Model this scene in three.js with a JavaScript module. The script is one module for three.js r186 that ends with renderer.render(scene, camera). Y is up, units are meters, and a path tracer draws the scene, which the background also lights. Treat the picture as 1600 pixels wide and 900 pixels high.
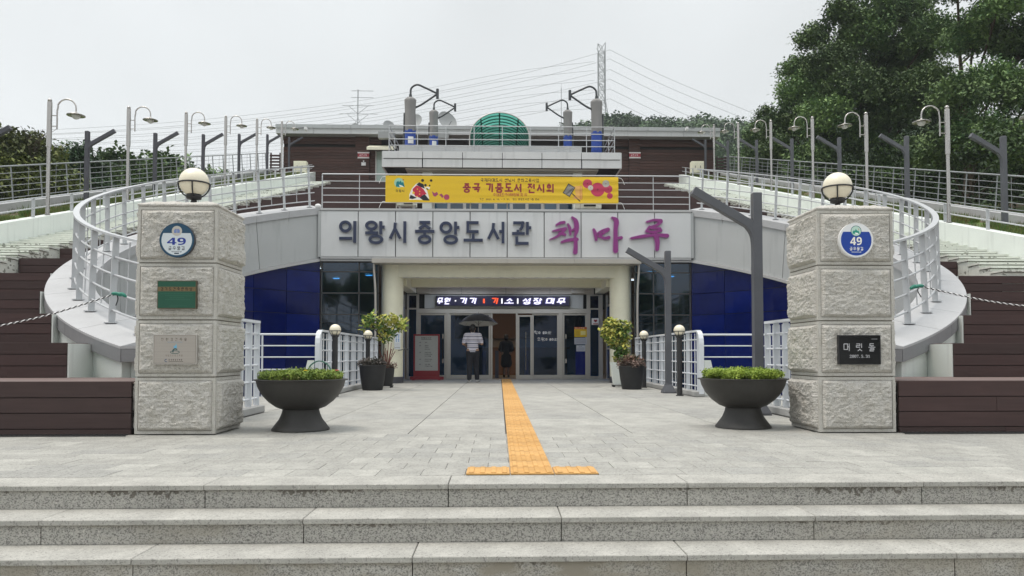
import * as THREE from 'three';
import { mergeGeometries } from 'three/addons/utils/BufferGeometryUtils.js';
import { MarchingCubes } from 'three/addons/objects/MarchingCubes.js';
import { RectAreaLightUniformsLib } from 'three/addons/lights/RectAreaLightUniformsLib.js';
RectAreaLightUniformsLib.init();

// ---------------------------------------------------------------- camera, sky, sun, exposure
const scene = new THREE.Scene();
const camera = new THREE.PerspectiveCamera(41.11, 16 / 9, 0.1, 3000);
const CX = -0.22, CY = 0.81, PITCH = 2 * Math.PI / 180, YAW = 1.67 * Math.PI / 180;
camera.position.set(CX, CY, 0);
camera.rotation.order = 'YXZ';
camera.rotation.set(PITCH, -YAW, 0);
camera.setViewOffset(1600, 900, -15, -62, 1600, 900);
const renderer = new THREE.WebGLRenderer({ antialias: true });
renderer.toneMapping = THREE.LinearToneMapping;
renderer.toneMappingExposure = 1.44;
renderer.shadowMap.enabled = true;

let seed = 7;
const rnd = () => { seed = (seed * 1664525 + 1013904223) >>> 0; return seed / 4294967296; };
const rr = (a, b) => a + (b - a) * rnd();
const hash = (x, y, s = 0) => { let h = (x * 374761393 + y * 668265263 + s * 1274126177) | 0; h = Math.imul(h ^ (h >>> 13), 1274126177); return ((h ^ (h >>> 16)) >>> 0) / 4294967296; };
const sm = t => t * t * (3 - 2 * t);
const mixn = (a, b, t) => a + (b - a) * t;
const clamp = (v, a = 0, b = 1) => Math.min(b, Math.max(a, v));
// value noise; p > 0 makes it repeat every p cells
function vn(x, y, s = 0, p = 0) {
  const xi = Math.floor(x), yi = Math.floor(y), u = sm(x - xi), v = sm(y - yi), w = n => p ? ((n % p) + p) % p : n;
  return mixn(mixn(hash(w(xi), w(yi), s), hash(w(xi + 1), w(yi), s), u), mixn(hash(w(xi), w(yi + 1), s), hash(w(xi + 1), w(yi + 1), s), u), v);
}
function fbm(x, y, s = 0, o = 4, p = 0) { let a = 0, k = 0.5, n = 0; for (let i = 0; i < o; i++) { a += k * vn(x, y, s + i, p); n += k; k /= 2; x *= 2; y *= 2; p *= 2; } return a / n; }

{ // overcast sky, air and cloud only
  const W = 512, H = 256, data = new Float32Array(W * H * 4);
  for (let j = 0; j < H; j++) for (let i = 0; i < W; i++) {
    const el = ((j + 0.5) / H - 0.5) * Math.PI, az = (i + 0.5) / W * 2 * Math.PI, se = Math.max(0, Math.sin(el));
    const cx = Math.cos(az) * Math.cos(el), cz = Math.sin(az) * Math.cos(el);
    const cl = fbm(cx * 2.2 + 9, cz * 2.2 + se * 3 + 4, 3, 5), cl2 = fbm(cx * 5 + 2, cz * 5 + se * 6, 8, 4);
    const up = sm(clamp((el - 0.42) / 1.15));
    let L = 0.645 * (1 + 1.6 * up) * (0.8 + 0.4 * cl + 0.14 * (cl2 - 0.5));
    if (el < -0.02) L *= 0.45;
    const o = (j * W + i) * 4;
    data[o] = L * 0.965; data[o + 1] = L * 1.0; data[o + 2] = L * 1.02; data[o + 3] = 1;
  }
  const t = new THREE.DataTexture(data, W, H, THREE.RGBAFormat, THREE.FloatType);
  t.mapping = THREE.EquirectangularReflectionMapping; t.minFilter = t.magFilter = THREE.LinearFilter; t.wrapS = THREE.RepeatWrapping; t.needsUpdate = true;
  scene.background = t; scene.environment = t;
}
const sun = new THREE.DirectionalLight(0xfff4e6, 1.3);
sun.position.set(-22, 70, -10); sun.target.position.set(0, 0, -16);
sun.castShadow = true; sun.shadow.radius = 45; sun.shadow.mapSize.set(2048, 2048);
Object.assign(sun.shadow.camera, { left: -45, right: 45, top: 45, bottom: -45, near: 1, far: 200 });
scene.add(sun, sun.target);
scene.fog = new THREE.FogExp2(0xd8e0e4, 0.0006);

// ---------------------------------------------------------------- helpers
const used = new Map();
function numbered(n) { const c = used.get(n) || 0; used.set(n, c + 1); return c ? n + '_' + String(c).padStart(3, '0') : n; }
function thing(name, label, category, [x, y, d] = [0, 0, 0], group, turn = 0) {
  const o = new THREE.Group(); o.name = numbered(name); scene.add(o); o.position.set(x, y, -d); o.rotation.y = turn;
  o.userData = { label, category }; if (group) o.userData.group = group; return o;
}
function struct(name, label, category) { const o = thing(name, label, category); o.userData.kind = 'structure'; return o; }
function obj(name, geo, mat, parent, ud) {
  const g = Array.isArray(geo) ? merge(geo) : geo, m = new THREE.Mesh(g, mat); m.name = parent ? name : numbered(name);
  m.castShadow = m.receiveShadow = true; (parent || scene).add(m); if (ud) m.userData = ud; return m;
}
function tag(m, label, category, group, kind) { m.userData.label = label; m.userData.category = category; if (group) m.userData.group = group; if (kind) m.userData.kind = kind; return m; }
function copy(o, label, pos, turn) {
  const c = o.clone(); c.name = numbered(o.name.replace(/_\d{3}$/, '')); c.userData = { ...o.userData, label }; scene.add(c);
  if (pos) c.position.set(pos[0], pos[1], -pos[2]); if (turn !== undefined) c.rotation.set(0, turn, 0); return c;
}
function flat(g) { const n = g.index ? g.toNonIndexed() : g; for (const k of Object.keys(n.attributes)) if (!['position', 'normal', 'uv'].includes(k)) n.deleteAttribute(k); if (!n.attributes.uv) n.setAttribute('uv', new THREE.BufferAttribute(new Float32Array(n.attributes.position.count * 2), 2)); n.clearGroups?.(); return n; }
function merge(list) { return list.length === 1 ? flat(list[0]) : mergeGeometries(list.map(flat)); }
// uv in metres from the face direction, shifted by (ou, ov)
function muv(g0, ou = 0, ov = 0) {
  const g = flat(g0), p = g.attributes.position, uv = g.attributes.uv, a = new THREE.Vector3(), b = new THREE.Vector3(), c = new THREE.Vector3(), n = new THREE.Vector3();
  for (let i = 0; i < p.count; i += 3) {
    a.fromBufferAttribute(p, i); b.fromBufferAttribute(p, i + 1); c.fromBufferAttribute(p, i + 2);
    n.subVectors(b, a).cross(c.clone().sub(a)); const X = Math.abs(n.x), Y = Math.abs(n.y), Z = Math.abs(n.z);
    [a, b, c].forEach((v, k) => { if (Y >= X && Y >= Z) uv.setXY(i + k, v.x + ou, v.z + ov); else if (X >= Z) uv.setXY(i + k, v.z + ou, v.y + ov); else uv.setXY(i + k, v.x + ou, v.y + ov); });
  }
  return g;
}
const B = (w, h, l, x = 0, y = 0, d = 0, ry = 0, rx = 0, rz = 0) => { const g = new THREE.BoxGeometry(w, h, l); if (rx) g.rotateX(rx); if (rz) g.rotateZ(rz); if (ry) g.rotateY(ry); return g.translate(x, y, -d); };
const cyl = (r0, r1, h, x = 0, y = 0, d = 0, s = 16) => new THREE.CylinderGeometry(r1, r0, h, s).translate(x, y + h / 2, -d);   // r0 at the bottom
const v3 = (x, y, d) => new THREE.Vector3(x, y, -d);
function bar(a, b, r, s = 6) { const v = b.clone().sub(a), g = new THREE.CylinderGeometry(r, r, v.length(), s); g.applyQuaternion(new THREE.Quaternion().setFromUnitVectors(new THREE.Vector3(0, 1, 0), v.clone().normalize())); const m = a.clone().add(b).multiplyScalar(0.5); return g.translate(m.x, m.y, m.z); }
function beam(a, b, w, h) { // a rectangular bar from a to b, width w level, height h
  const v = b.clone().sub(a), g = new THREE.BoxGeometry(w, h, v.length()), m = new THREE.Matrix4().lookAt(a, b, new THREE.Vector3(0, 1, 0)); g.applyMatrix4(m);
  const c = a.clone().add(b).multiplyScalar(0.5); return g.translate(c.x, c.y, c.z);
}
const tube = (pts, r, n = 40, s = 8, closed = false) => new THREE.TubeGeometry(new THREE.CatmullRomCurve3(pts, closed), n, r, s, closed);
// slab with chamfered edges: top at y = h, bottom at 0, centred in x and z
function slab(w, h, l, c = 0.006) {
  const s = new THREE.Shape(); s.moveTo(-w / 2 + c, -l / 2 + c); s.lineTo(w / 2 - c, -l / 2 + c); s.lineTo(w / 2 - c, l / 2 - c); s.lineTo(-w / 2 + c, l / 2 - c); s.closePath();
  return new THREE.ExtrudeGeometry(s, { depth: h - 2 * c, bevelEnabled: true, bevelThickness: c, bevelSize: c, bevelSegments: 1 }).rotateX(-Math.PI / 2).translate(0, c, 0);
}
function prism(pts, y0, h) { const s = new THREE.Shape(pts.map(([x, d]) => new THREE.Vector2(x, d))); return new THREE.ExtrudeGeometry(s, { depth: h, bevelEnabled: false }).rotateX(-Math.PI / 2).translate(0, y0, 0); }
// a world point on the ray through pixel (px, py) of the 1600 x 900 photograph at depth d: reads measurements off the photograph
const rot = new THREE.Matrix4().makeRotationFromEuler(camera.rotation);
function P(px, py, d) { const v = new THREE.Vector3((px - 815) / 1200, (512 - py) / 1200, -1).applyMatrix4(rot); const k = d / -v.z; return new THREE.Vector3(CX + v.x * k, CY + v.y * k, -d); }

// ---------------------------------------------------------------- textures
function dtex(S, fn, srgb = true) {
  const a = new Uint8Array(S * S * 4);
  for (let y = 0; y < S; y++) for (let x = 0; x < S; x++) { const c = fn(x / S, y / S, x, y), o = (y * S + x) * 4; for (let k = 0; k < 3; k++) a[o + k] = clamp(srgb ? Math.pow(Math.max(0, c[k]), 1 / 2.2) : c[k]) * 255; a[o + 3] = 255; }
  const t = new THREE.DataTexture(a, S, S); t.wrapS = t.wrapT = THREE.RepeatWrapping; t.magFilter = THREE.LinearFilter; t.minFilter = THREE.LinearMipmapLinearFilter; t.generateMipmaps = true; if (srgb) t.colorSpace = THREE.SRGBColorSpace; t.needsUpdate = true; return t;
}
const rep = (t, m) => { const c = t.clone(); c.repeat.set(1 / m, 1 / m); c.needsUpdate = true; return c; };
const grey = (v, w = 1, c = 1) => [v * w, v, v * c];
function granite(base, dark, pDark, pLight, warm, cool) {
  return dtex(512, (u, v, x, y) => {
    let L = base * (0.8 + 0.4 * fbm(u * 6, v * 6, 1, 5, 6));
    const g = vn(u * 150, v * 150, 5, 150) * 0.72 + vn(u * 70, v * 70, 6, 70) * 0.28;
    if (g < pDark) L *= mixn(dark, 1, sm(clamp(g / pDark)) * 0.4); else if (g > 1 - pLight) L *= 1.28;
    L *= 0.94 + 0.12 * hash(x, y, 9);
    return grey(L, warm, cool);
  });
}
const T = {};
T.paver = granite(0.5, 0.55, 0.33, 0.2, 1.0, 0.965);
T.riser = granite(0.4, 0.3, 0.42, 0.22, 1.02, 0.94);
T.rough = dtex(256, (u, v, x, y) => grey((0.8 + 0.4 * fbm(u * 8, v * 8, 2, 5, 8)) * (0.86 + 0.28 * hash(x, y, 3)) * (vn(u * 90, v * 90, 4, 90) < 0.25 ? 0.75 : 1), 1.02, 0.95));
T.wood = dtex(256, (u, v, x, y) => { const a = fbm(u * 3, v * 60, 3, 4, 0), b = fbm(u * 6, v * 6, 7, 4, 6); return [0.9 * (0.75 + 0.35 * a + 0.2 * b), 0.9 * (0.75 + 0.35 * a + 0.16 * b), 0.9 * (0.75 + 0.35 * a + 0.16 * b)]; });
T.patch = dtex(256, (u, v, x, y) => { const a = fbm(u * 4, v * 4, 11, 5, 4), b = fbm(u * 24, v * 24, 4, 3, 24); return grey(0.9 + 0.16 * (a - 0.5) + 0.08 * (b - 0.5) + 0.03 * (hash(x, y, 2) - 0.5)); });
T.streak = dtex(256, (u, v, x, y) => { const s = vn(u * 40, v * 3, 5, 0) * vn(u * 13, v * 2, 6, 0), p = fbm(u * 7, v * 7, 8, 4, 7); return grey(0.97 - 0.14 * clamp(s * 2 - 0.75) - 0.07 * (p - 0.4) + 0.02 * (hash(x, y, 4) - 0.5), 1, 0.99); });
T.soil = dtex(128, (u, v, x, y) => { const a = fbm(u * 12, v * 12, 3, 4, 12); return [0.07 * (0.5 + a), 0.055 * (0.5 + a), 0.04 * (0.5 + a)]; });
T.grass = dtex(256, (u, v, x, y) => { const a = fbm(u * 10, v * 10, 3, 5, 10), b = fbm(u * 4, v * 4, 8, 3, 4); return b > 0.47 ? [0.12 * (0.5 + a), 0.09 * (0.5 + a), 0.05 * (0.5 + a)] : [0.09 * (0.4 + a), 0.15 * (0.4 + a), 0.03 * (0.4 + a)]; });
T.peel = dtex(256, (u, v, x, y) => { const a = fbm(u * 3, v * 24, 3, 4, 0), b = fbm(u * 30, v * 30, 5, 3, 30); const worn = a * 0.65 + b * 0.35 > 0.63; return worn ? [0.28, 0.29, 0.25] : [0.8, 0.83, 0.76].map(c => c * (0.88 + 0.2 * b)); });
T.grime = dtex(256, (u, v, x, y) => { const a = fbm(u * 5, v * 5, 14, 5, 5), b = fbm(u * 20, v * 20, 6, 4, 20), s = vn(u * 64, v * 64, 3, 64) > 0.86 && a > 0.5 ? 0.75 : 1; return grey((0.78 + 0.5 * (a - 0.3) + 0.2 * (b - 0.5)) * s * (0.97 + 0.06 * hash(x, y, 5)), 1, 0.985); });
T.noise = dtex(256, (u, v, x, y) => grey(0.35 + 0.4 * fbm(u * 8, v * 8, 21, 5, 8) + 0.25 * hash(x, y, 7)), false);
T.rock = dtex(256, (u, v, x, y) => grey(Math.abs(fbm(u * 10, v * 10, 31, 5, 10) - 0.5) * 1.3 + 0.3 * fbm(u * 40, v * 40, 3, 3, 40)), false);

// riser face 9.2 m long: granite grain with dark drip stains and brown smears where the photograph shows them (metres from the axis)
function stained(marks, smears, sd) {
  const W = 2048, H = 36, a = new Uint8Array(W * H * 4);
  for (let y = 0; y < H; y++) for (let x = 0; x < W; x++) {
    const X = x / W * 9.2 - 4.6, v = y / H, g = vn(x * 0.95, y * 0.7, sd) * 0.85 + vn(x * 0.4, y * 0.3, sd + 1) * 0.15, n = fbm(X * 1.4, v * 0.5 + sd, sd + 3, 3);
    let L = 0.43 * (0.84 + 0.32 * n), w = 1.03, c = 0.92; if (g < 0.4) L *= mixn(0.25, 1, sm(g / 0.4) * 0.4); else if (g > 0.78) L *= 1.25;
    let dirt = 0; for (const [m, r, k] of marks) { const e = 1 - Math.abs(X - m) / r; if (e > 0) dirt = Math.max(dirt, sm(clamp(e * 2)) * k); }
    const drip = dirt > 0 && v > 1 - dirt * (0.15 + 1.0 * Math.pow(vn(X * 55, 1, sd + 7), 1.6)) && vn(x * 0.35, y * 0.2, sd + 9) < 0.35 + 0.5 * dirt ? 1 : 0; if (drip) { L = mixn(L, 0.07, 0.75); w = 1.1; c = 0.85; }
    let s2 = 0; for (const [m, r, k] of smears) { const e = 1 - Math.abs(X - m) / r; if (e > 0) s2 = Math.max(s2, k * sm(clamp(e * 3)) * clamp(fbm(X * 5, v * 1.6, sd + 12, 4) * 2.6 - 0.75)); } if (s2 > 0) { L = mixn(L, 0.27, s2); w = mixn(w, 1.1, s2); c = mixn(c, 0.8, s2); }
    const o = (y * W + x) * 4; [L * w, L, L * c].forEach((q, k) => { a[o + k] = clamp(Math.pow(Math.max(0, q), 1 / 2.2)) * 255; }); a[o + 3] = 255;
  }
  const t = new THREE.DataTexture(a, W, H); t.magFilter = THREE.LinearFilter; t.minFilter = THREE.LinearMipmapLinearFilter; t.generateMipmaps = true; t.colorSpace = THREE.SRGBColorSpace; t.wrapS = THREE.RepeatWrapping; t.needsUpdate = true; return t;
}

const std = (c, r = 0.8, o = {}) => new THREE.MeshStandardMaterial({ color: new THREE.Color().setRGB(...c), roughness: r, ...o });
const phy = (c, r = 0.5, o = {}) => new THREE.MeshPhysicalMaterial({ color: new THREE.Color().setRGB(...c), roughness: r, ...o });
const M = {
  paver: std([0.68, 0.67, 0.64], 0.75, { map: rep(T.paver, 1.1), bumpMap: rep(T.noise, 0.5), bumpScale: 0.0012 }),
  paver2: std([0.755, 0.745, 0.71], 0.75, { map: rep(T.paver, 0.97), bumpMap: rep(T.noise, 0.5), bumpScale: 0.0012 }),
  paver3: std([0.635, 0.63, 0.61], 0.75, { map: rep(T.paver, 1.23), bumpMap: rep(T.noise, 0.5), bumpScale: 0.0012 }),
  tread: std([0.76, 0.745, 0.71], 0.75, { map: rep(T.paver, 0.9), bumpMap: rep(T.noise, 0.4), bumpScale: 0.0015 }),
  riser: std([1.0, 1.0, 1.0], 0.6, { map: rep(T.riser, 0.95), bumpMap: rep(T.noise, 0.4), bumpScale: 0.001 }),
  riser2: std([0.9, 0.88, 0.85], 0.6, { map: rep(T.riser, 1.05), bumpMap: rep(T.noise, 0.4), bumpScale: 0.001 }),
  joint: std([0.09, 0.085, 0.08], 0.95),
  stone: std([0.56, 0.545, 0.52], 0.9, { map: rep(T.rough, 0.6), bumpMap: rep(T.rock, 0.26), bumpScale: 0.02 }),
  stoneFlat: std([0.51, 0.5, 0.475], 0.85, { map: rep(T.rough, 0.5), bumpMap: rep(T.noise, 0.25), bumpScale: 0.002 }),
  mortar: std([0.24, 0.22, 0.19], 0.95),
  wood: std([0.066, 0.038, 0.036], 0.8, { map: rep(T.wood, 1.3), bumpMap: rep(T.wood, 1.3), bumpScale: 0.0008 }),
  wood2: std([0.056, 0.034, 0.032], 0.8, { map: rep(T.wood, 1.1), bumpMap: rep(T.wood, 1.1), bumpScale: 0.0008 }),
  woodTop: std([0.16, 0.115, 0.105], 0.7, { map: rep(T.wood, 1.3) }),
  under: std([0.03, 0.026, 0.025], 0.95),
  white: std([0.74, 0.78, 0.75], 0.75, { map: rep(T.streak, 2.3) }),
  peel: std([0.86, 0.86, 0.86], 0.8, { map: rep(T.peel, 1.6) }),
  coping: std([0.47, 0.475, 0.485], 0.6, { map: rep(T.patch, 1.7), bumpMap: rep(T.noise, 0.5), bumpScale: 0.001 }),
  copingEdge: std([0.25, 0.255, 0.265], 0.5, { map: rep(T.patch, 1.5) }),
  panel: std([0.66, 0.67, 0.68], 0.42, { map: rep(T.streak, 2.9) }),
  panelGrey: std([0.46, 0.475, 0.48], 0.45, { map: rep(T.streak, 2.3) }),
  trim: std([0.5, 0.5, 0.5], 0.4, { metalness: 0.3 }),
  gap: std([0.02, 0.022, 0.025], 0.9),
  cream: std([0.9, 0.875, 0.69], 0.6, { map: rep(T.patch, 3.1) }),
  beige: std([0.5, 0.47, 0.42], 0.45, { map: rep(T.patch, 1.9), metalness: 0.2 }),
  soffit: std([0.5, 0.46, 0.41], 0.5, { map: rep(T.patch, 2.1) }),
  steel: std([0.46, 0.44, 0.42], 0.25, { metalness: 0.95 }),
  frame: std([0.5, 0.48, 0.45], 0.4, { metalness: 0.55 }),
  rail: std([0.5, 0.515, 0.53], 0.4, { metalness: 0.2 }),
  fence: std([0.26, 0.275, 0.285], 0.45, { metalness: 0.2 }),
  lattice: std([0.66, 0.69, 0.73], 0.5),
  lampGrey: std([0.105, 0.11, 0.125], 0.5, { map: rep(T.patch, 0.9) }),
  lampDark: std([0.07, 0.07, 0.085], 0.5, { map: rep(T.patch, 0.9) }),
  black: std([0.022, 0.022, 0.024], 0.5),
  bowl: std([0.036, 0.034, 0.032], 0.5, { map: rep(T.grime, 0.45), bumpMap: rep(T.noise, 0.3), bumpScale: 0.002 }),
  pot: std([0.016, 0.016, 0.018], 0.55, { map: rep(T.grime, 0.5) }),
  globe: phy([0.82, 0.76, 0.6], 0.35, { clearcoat: 0.3 }),
  tactile: std([0.6, 0.33, 0.1], 0.75, { map: rep(T.grime, 0.9) }),
  tactile2: std([0.65, 0.37, 0.125], 0.75, { map: rep(T.grime, 0.75) }),
  spandrel: phy([0.001, 0.0075, 0.098], 0.07, { map: rep(T.grime, 2.1), bumpMap: rep(T.patch, 1.3), bumpScale: 0.004, specularIntensity: 0.7 }),
  spandrel2: phy([0.001, 0.0105, 0.132], 0.09, { map: rep(T.grime, 1.7), bumpMap: rep(T.patch, 1.6), bumpScale: 0.004, specularIntensity: 0.7 }),
  glass: phy([0.2, 0.48, 0.72], 0.03, { transmission: 1, thickness: 0, ior: 1.65, specularIntensity: 0.9, specularColor: new THREE.Color(0.4, 0.65, 1) }),
  doorGlass: phy([0.22, 0.46, 0.82], 0.02, { transmission: 1, thickness: 0, ior: 1.42, specularIntensity: 0.6, specularColor: new THREE.Color(0.4, 0.6, 1) }),
  mull: std([0.05, 0.055, 0.06], 0.4),
  redPaint: std([0.3, 0.022, 0.035], 0.45),
  brick: std([0.1, 0.052, 0.042], 0.85, { map: rep(T.wood, 1.7), bumpMap: rep(T.noise, 0.6), bumpScale: 0.004 }),
  brick2: std([0.082, 0.045, 0.037], 0.85, { map: rep(T.wood, 1.4), bumpMap: rep(T.noise, 0.6), bumpScale: 0.004 }),
  roofMetal: std([0.46, 0.48, 0.49], 0.45, { map: rep(T.streak, 3.3) }),
  green: phy([0.22, 0.78, 0.62], 0.3, { transmission: 0.8, thickness: 0, side: THREE.DoubleSide }),
  greenRib: std([0.012, 0.05, 0.04], 0.5),
  tarp: std([0.28, 0.275, 0.27], 0.85, { map: rep(T.patch, 0.8) }),
  blueTarp: std([0.012, 0.06, 0.36], 0.45, { map: rep(T.patch, 0.6) }),
  whitePaper: std([0.8, 0.8, 0.8], 0.8),
  bark: std([0.1, 0.075, 0.055], 0.95, { map: rep(T.rough, 0.7), bumpMap: rep(T.rock, 0.4), bumpScale: 0.02 }),
  soil: std([1, 1, 1], 1, { map: rep(T.soil, 0.6) }),
  grass: std([1, 1, 1], 1, { map: rep(T.grass, 2.4) }),
  asphalt: std([0.28, 0.28, 0.27], 0.95, { map: rep(T.rough, 2.2) }),
  concrete: std([0.42, 0.42, 0.41], 0.85, { map: rep(T.patch, 1.3) }),
  dish: std([0.32, 0.33, 0.33], 0.6),
  leafWhite: new THREE.MeshPhysicalMaterial({ color: 0xffffff, roughness: 0.75, side: THREE.DoubleSide }),
  pylon: std([0.3, 0.31, 0.32], 0.6, { metalness: 0.3 }),
  interior: std([0.4, 0.33, 0.26], 0.8), interiorFloor: std([0.25, 0.23, 0.2], 0.35), counter: std([0.2, 0.095, 0.045], 0.5),
};

// ---------------------------------------------------------------- Korean lettering: every syllable as strokes in a unit square (y down)
const LI = 'ㄱㄲㄴㄷㄸㄹㅁㅂㅃㅅㅆㅇㅈㅉㅊㅋㅌㅍㅎ', VI = 'ㅏㅐㅑㅒㅓㅔㅕㅖㅗㅘㅙㅚㅛㅜㅝㅞㅟㅠㅡㅢㅣ', TI = ' ㄱㄲㄳㄴㄵㄶㄷㄹㄺㄻㄼㄽㄾㄿㅀㅁㅂㅄㅅㅆㅇㅈㅊㅋㅌㅍㅎ';
const CJ = {
  'ㄱ': [[0, 0, 1, 0, 0.92, 0.55, 0.75, 1]], 'ㄴ': [[0, 0, 0, 1, 1, 1]], 'ㄷ': [[1, 0, 0, 0, 0, 1, 1, 1]], 'ㄹ': [[0, 0, 1, 0, 1, 0.5, 0, 0.5, 0, 1, 1, 1]],
  'ㅁ': [[0, 0, 1, 0, 1, 1, 0, 1, 0, 0]], 'ㅂ': [[0, 0, 0, 1, 1, 1, 1, 0], [0, 0.45, 1, 0.45]], 'ㅅ': [[0.5, 0, 0.45, 0.4, 0, 1], [0.47, 0.35, 1, 1]], 'ㅇ': 'o',
  'ㅈ': [[0, 0, 1, 0], [0.5, 0, 0.42, 0.45, 0, 1], [0.47, 0.4, 1, 1]], 'ㅊ': [[0.3, -0.12, 0.7, -0.12], [0, 0.16, 1, 0.16], [0.5, 0.16, 0, 1], [0.5, 0.5, 1, 1]],
  'ㅋ': [[0, 0, 1, 0, 0.8, 1], [0, 0.5, 0.9, 0.5]], 'ㅌ': [[1, 0, 0, 0, 0, 1, 1, 1], [0, 0.5, 1, 0.5]], 'ㅍ': [[0, 0, 1, 0], [0.28, 0, 0.28, 1], [0.72, 0, 0.72, 1], [0, 1, 1, 1]], 'ㅎ': 'h',
};
const dbl = { 'ㄲ': 'ㄱ', 'ㅆ': 'ㅅ', 'ㄸ': 'ㄷ', 'ㅉ': 'ㅈ', 'ㅃ': 'ㅂ' };
const VH = { 'ㅗ': 'o', 'ㅛ': 'oo', 'ㅜ': 'u', 'ㅠ': 'uu', 'ㅡ': '_', 'ㅘ': 'o', 'ㅙ': 'o', 'ㅚ': 'o', 'ㅝ': 'u', 'ㅞ': 'u', 'ㅟ': 'u', 'ㅢ': '_' };
const VV = { 'ㅏ': 'a', 'ㅐ': 'aI', 'ㅑ': 'aa', 'ㅒ': 'aaI', 'ㅓ': 'e', 'ㅔ': 'eI', 'ㅕ': 'ee', 'ㅖ': 'eeI', 'ㅣ': '', 'ㅘ': 'a', 'ㅙ': 'aI', 'ㅚ': '', 'ㅝ': 'e', 'ㅞ': 'eI', 'ㅟ': '', 'ㅢ': '' };
function jamo(j, x0, y0, x1, y1, out) {
  if (dbl[j]) { const m = (x0 + x1) / 2; jamo(dbl[j], x0, y0, m - 0.03, y1, out); jamo(dbl[j], m + 0.03, y0, x1, y1, out); return; }
  const c = CJ[j];
  if (c === 'o') { out.push({ c: [(x0 + x1) / 2, (y0 + y1) / 2, (x1 - x0) / 2, (y1 - y0) / 2] }); return; }
  if (c === 'h') { const h = y1 - y0, m = (x0 + x1) / 2, w = x1 - x0; out.push({ p: [[m - w * 0.2, y0], [m + w * 0.2, y0]] }, { p: [[x0, y0 + h * 0.26], [x1, y0 + h * 0.26]] }, { c: [m, y0 + h * 0.7, w * 0.36, h * 0.3] }); return; }
  for (const s of c || []) { const p = []; for (let i = 0; i < s.length; i += 2) p.push([x0 + s[i] * (x1 - x0), y0 + s[i + 1] * (y1 - y0)]); out.push({ p }); }
}
function syllable(ch) {
  const n = ch.charCodeAt(0) - 0xac00, out = []; if (n < 0 || n > 11171) return out;
  const l = LI[Math.floor(n / 588)], v = VI[Math.floor(n % 588 / 28)], t = TI[n % 28], fin = t !== ' ', hz = VH[v], vt = VV[v] !== undefined;
  const bot = fin ? 0.52 : 1; // the part above the final
  if (hz && !vt) {
    const cy = fin ? 0.3 : 0.46, vy = fin ? 0.5 : 0.86; jamo(l, 0.22, 0.04, 0.78, hz[0] === 'u' || hz === '_' ? (fin ? 0.34 : 0.5) : cy, out);
    const by = hz[0] === 'u' ? (fin ? 0.46 : 0.66) : vy; out.push({ p: [[0, by], [1, by]] });
    const up = hz[0] === 'o' ? -1 : 1, tl = hz[0] === 'o' ? (fin ? 0.14 : 0.3) : (fin ? 0.14 : 0.34);
    if (hz !== '_') for (const x of hz.length > 1 ? [0.34, 0.66] : [0.5]) out.push({ p: [[x, by], [x, by + up * tl]] });
    if (fin) jamo(t, 0.22, 0.68, 0.78, 1, out);
  } else {
    const code = VV[v], double = code.endsWith('I'), vx = double ? 0.7 : 0.8, vb = fin ? 0.6 : 1;
    if (hz) {
      jamo(l, 0.06, 0.04, 0.56, fin ? 0.36 : 0.46, out); const by = fin ? 0.54 : 0.8; out.push({ p: [[0, by], [0.66, by]] });
      if (hz !== '_') out.push({ p: [[0.31, by], [0.31, by + (hz[0] === 'o' ? -0.17 : 0.2)]] });
    } else jamo(l, 0.04, 0.06, 0.56, fin ? 0.5 : 0.8, out);
    out.push({ p: [[vx, 0], [vx, vb]] }); if (double) out.push({ p: [[0.95, 0], [0.95, vb]] });
    const ticks = code.replace('I', ''), ys = ticks.length > 1 ? [0.34, 0.6] : [0.45];
    if (ticks) for (const y of ys) out.push({ p: ticks[0] === 'a' ? [[vx, y * vb], [double ? 0.95 : 1, y * vb]] : [[vx - 0.2, y * vb], [vx, y * vb]] });
    if (fin) jamo(t, 0.24, 0.68, 0.86, 1, out);
  }
  return out;
}
// draws text with syllables s pixels high, its left edge at x and its middle line at y; returns the width
function hangul(g, text, x, y, s, w = 0.1, space = 1.12, font = 'bold') {
  let cx = x; g.lineWidth = s * w; g.lineCap = 'butt'; g.lineJoin = 'miter';
  for (const ch of text) {
    const st = syllable(ch);
    if (st.length) {
      for (const q of st) { g.beginPath(); if (q.c) g.ellipse(cx + q.c[0] * s * 0.94, y + (q.c[1] - 0.5) * s, q.c[2] * s * 0.94, q.c[3] * s, 0, 0, 7); else q.p.forEach(([a, b], i) => g[i ? 'lineTo' : 'moveTo'](cx + a * s * 0.94, y + (b - 0.5) * s)); g.stroke(); }
      cx += s * space;
    } else if (ch === ' ') cx += s * 0.45;
    else { g.font = font + ' ' + Math.round(s * 1.1) + 'px sans-serif'; g.textBaseline = 'middle'; g.textAlign = 'left'; g.fillText(ch, cx, y); cx += g.measureText(ch).width * 1.03; }
  }
  return cx - x;
}
const hwidth = (text, s, space = 1.12) => [...text].reduce((a, c) => a + (syllable(c).length ? s * space : c === ' ' ? s * 0.45 : s * 0.6), 0);
function canvasTex(w, h, draw) { const c = document.createElement('canvas'); c.width = w; c.height = h; const g = c.getContext('2d'); draw(g, w, h); const t = new THREE.CanvasTexture(c); t.colorSpace = THREE.SRGBColorSpace; return t; }
const print = (w, h, draw, o = {}) => new THREE.MeshStandardMaterial({ map: canvasTex(w, h, draw), roughness: 0.6, ...o });
function ink(g, c) { g.fillStyle = g.strokeStyle = c; }

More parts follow.
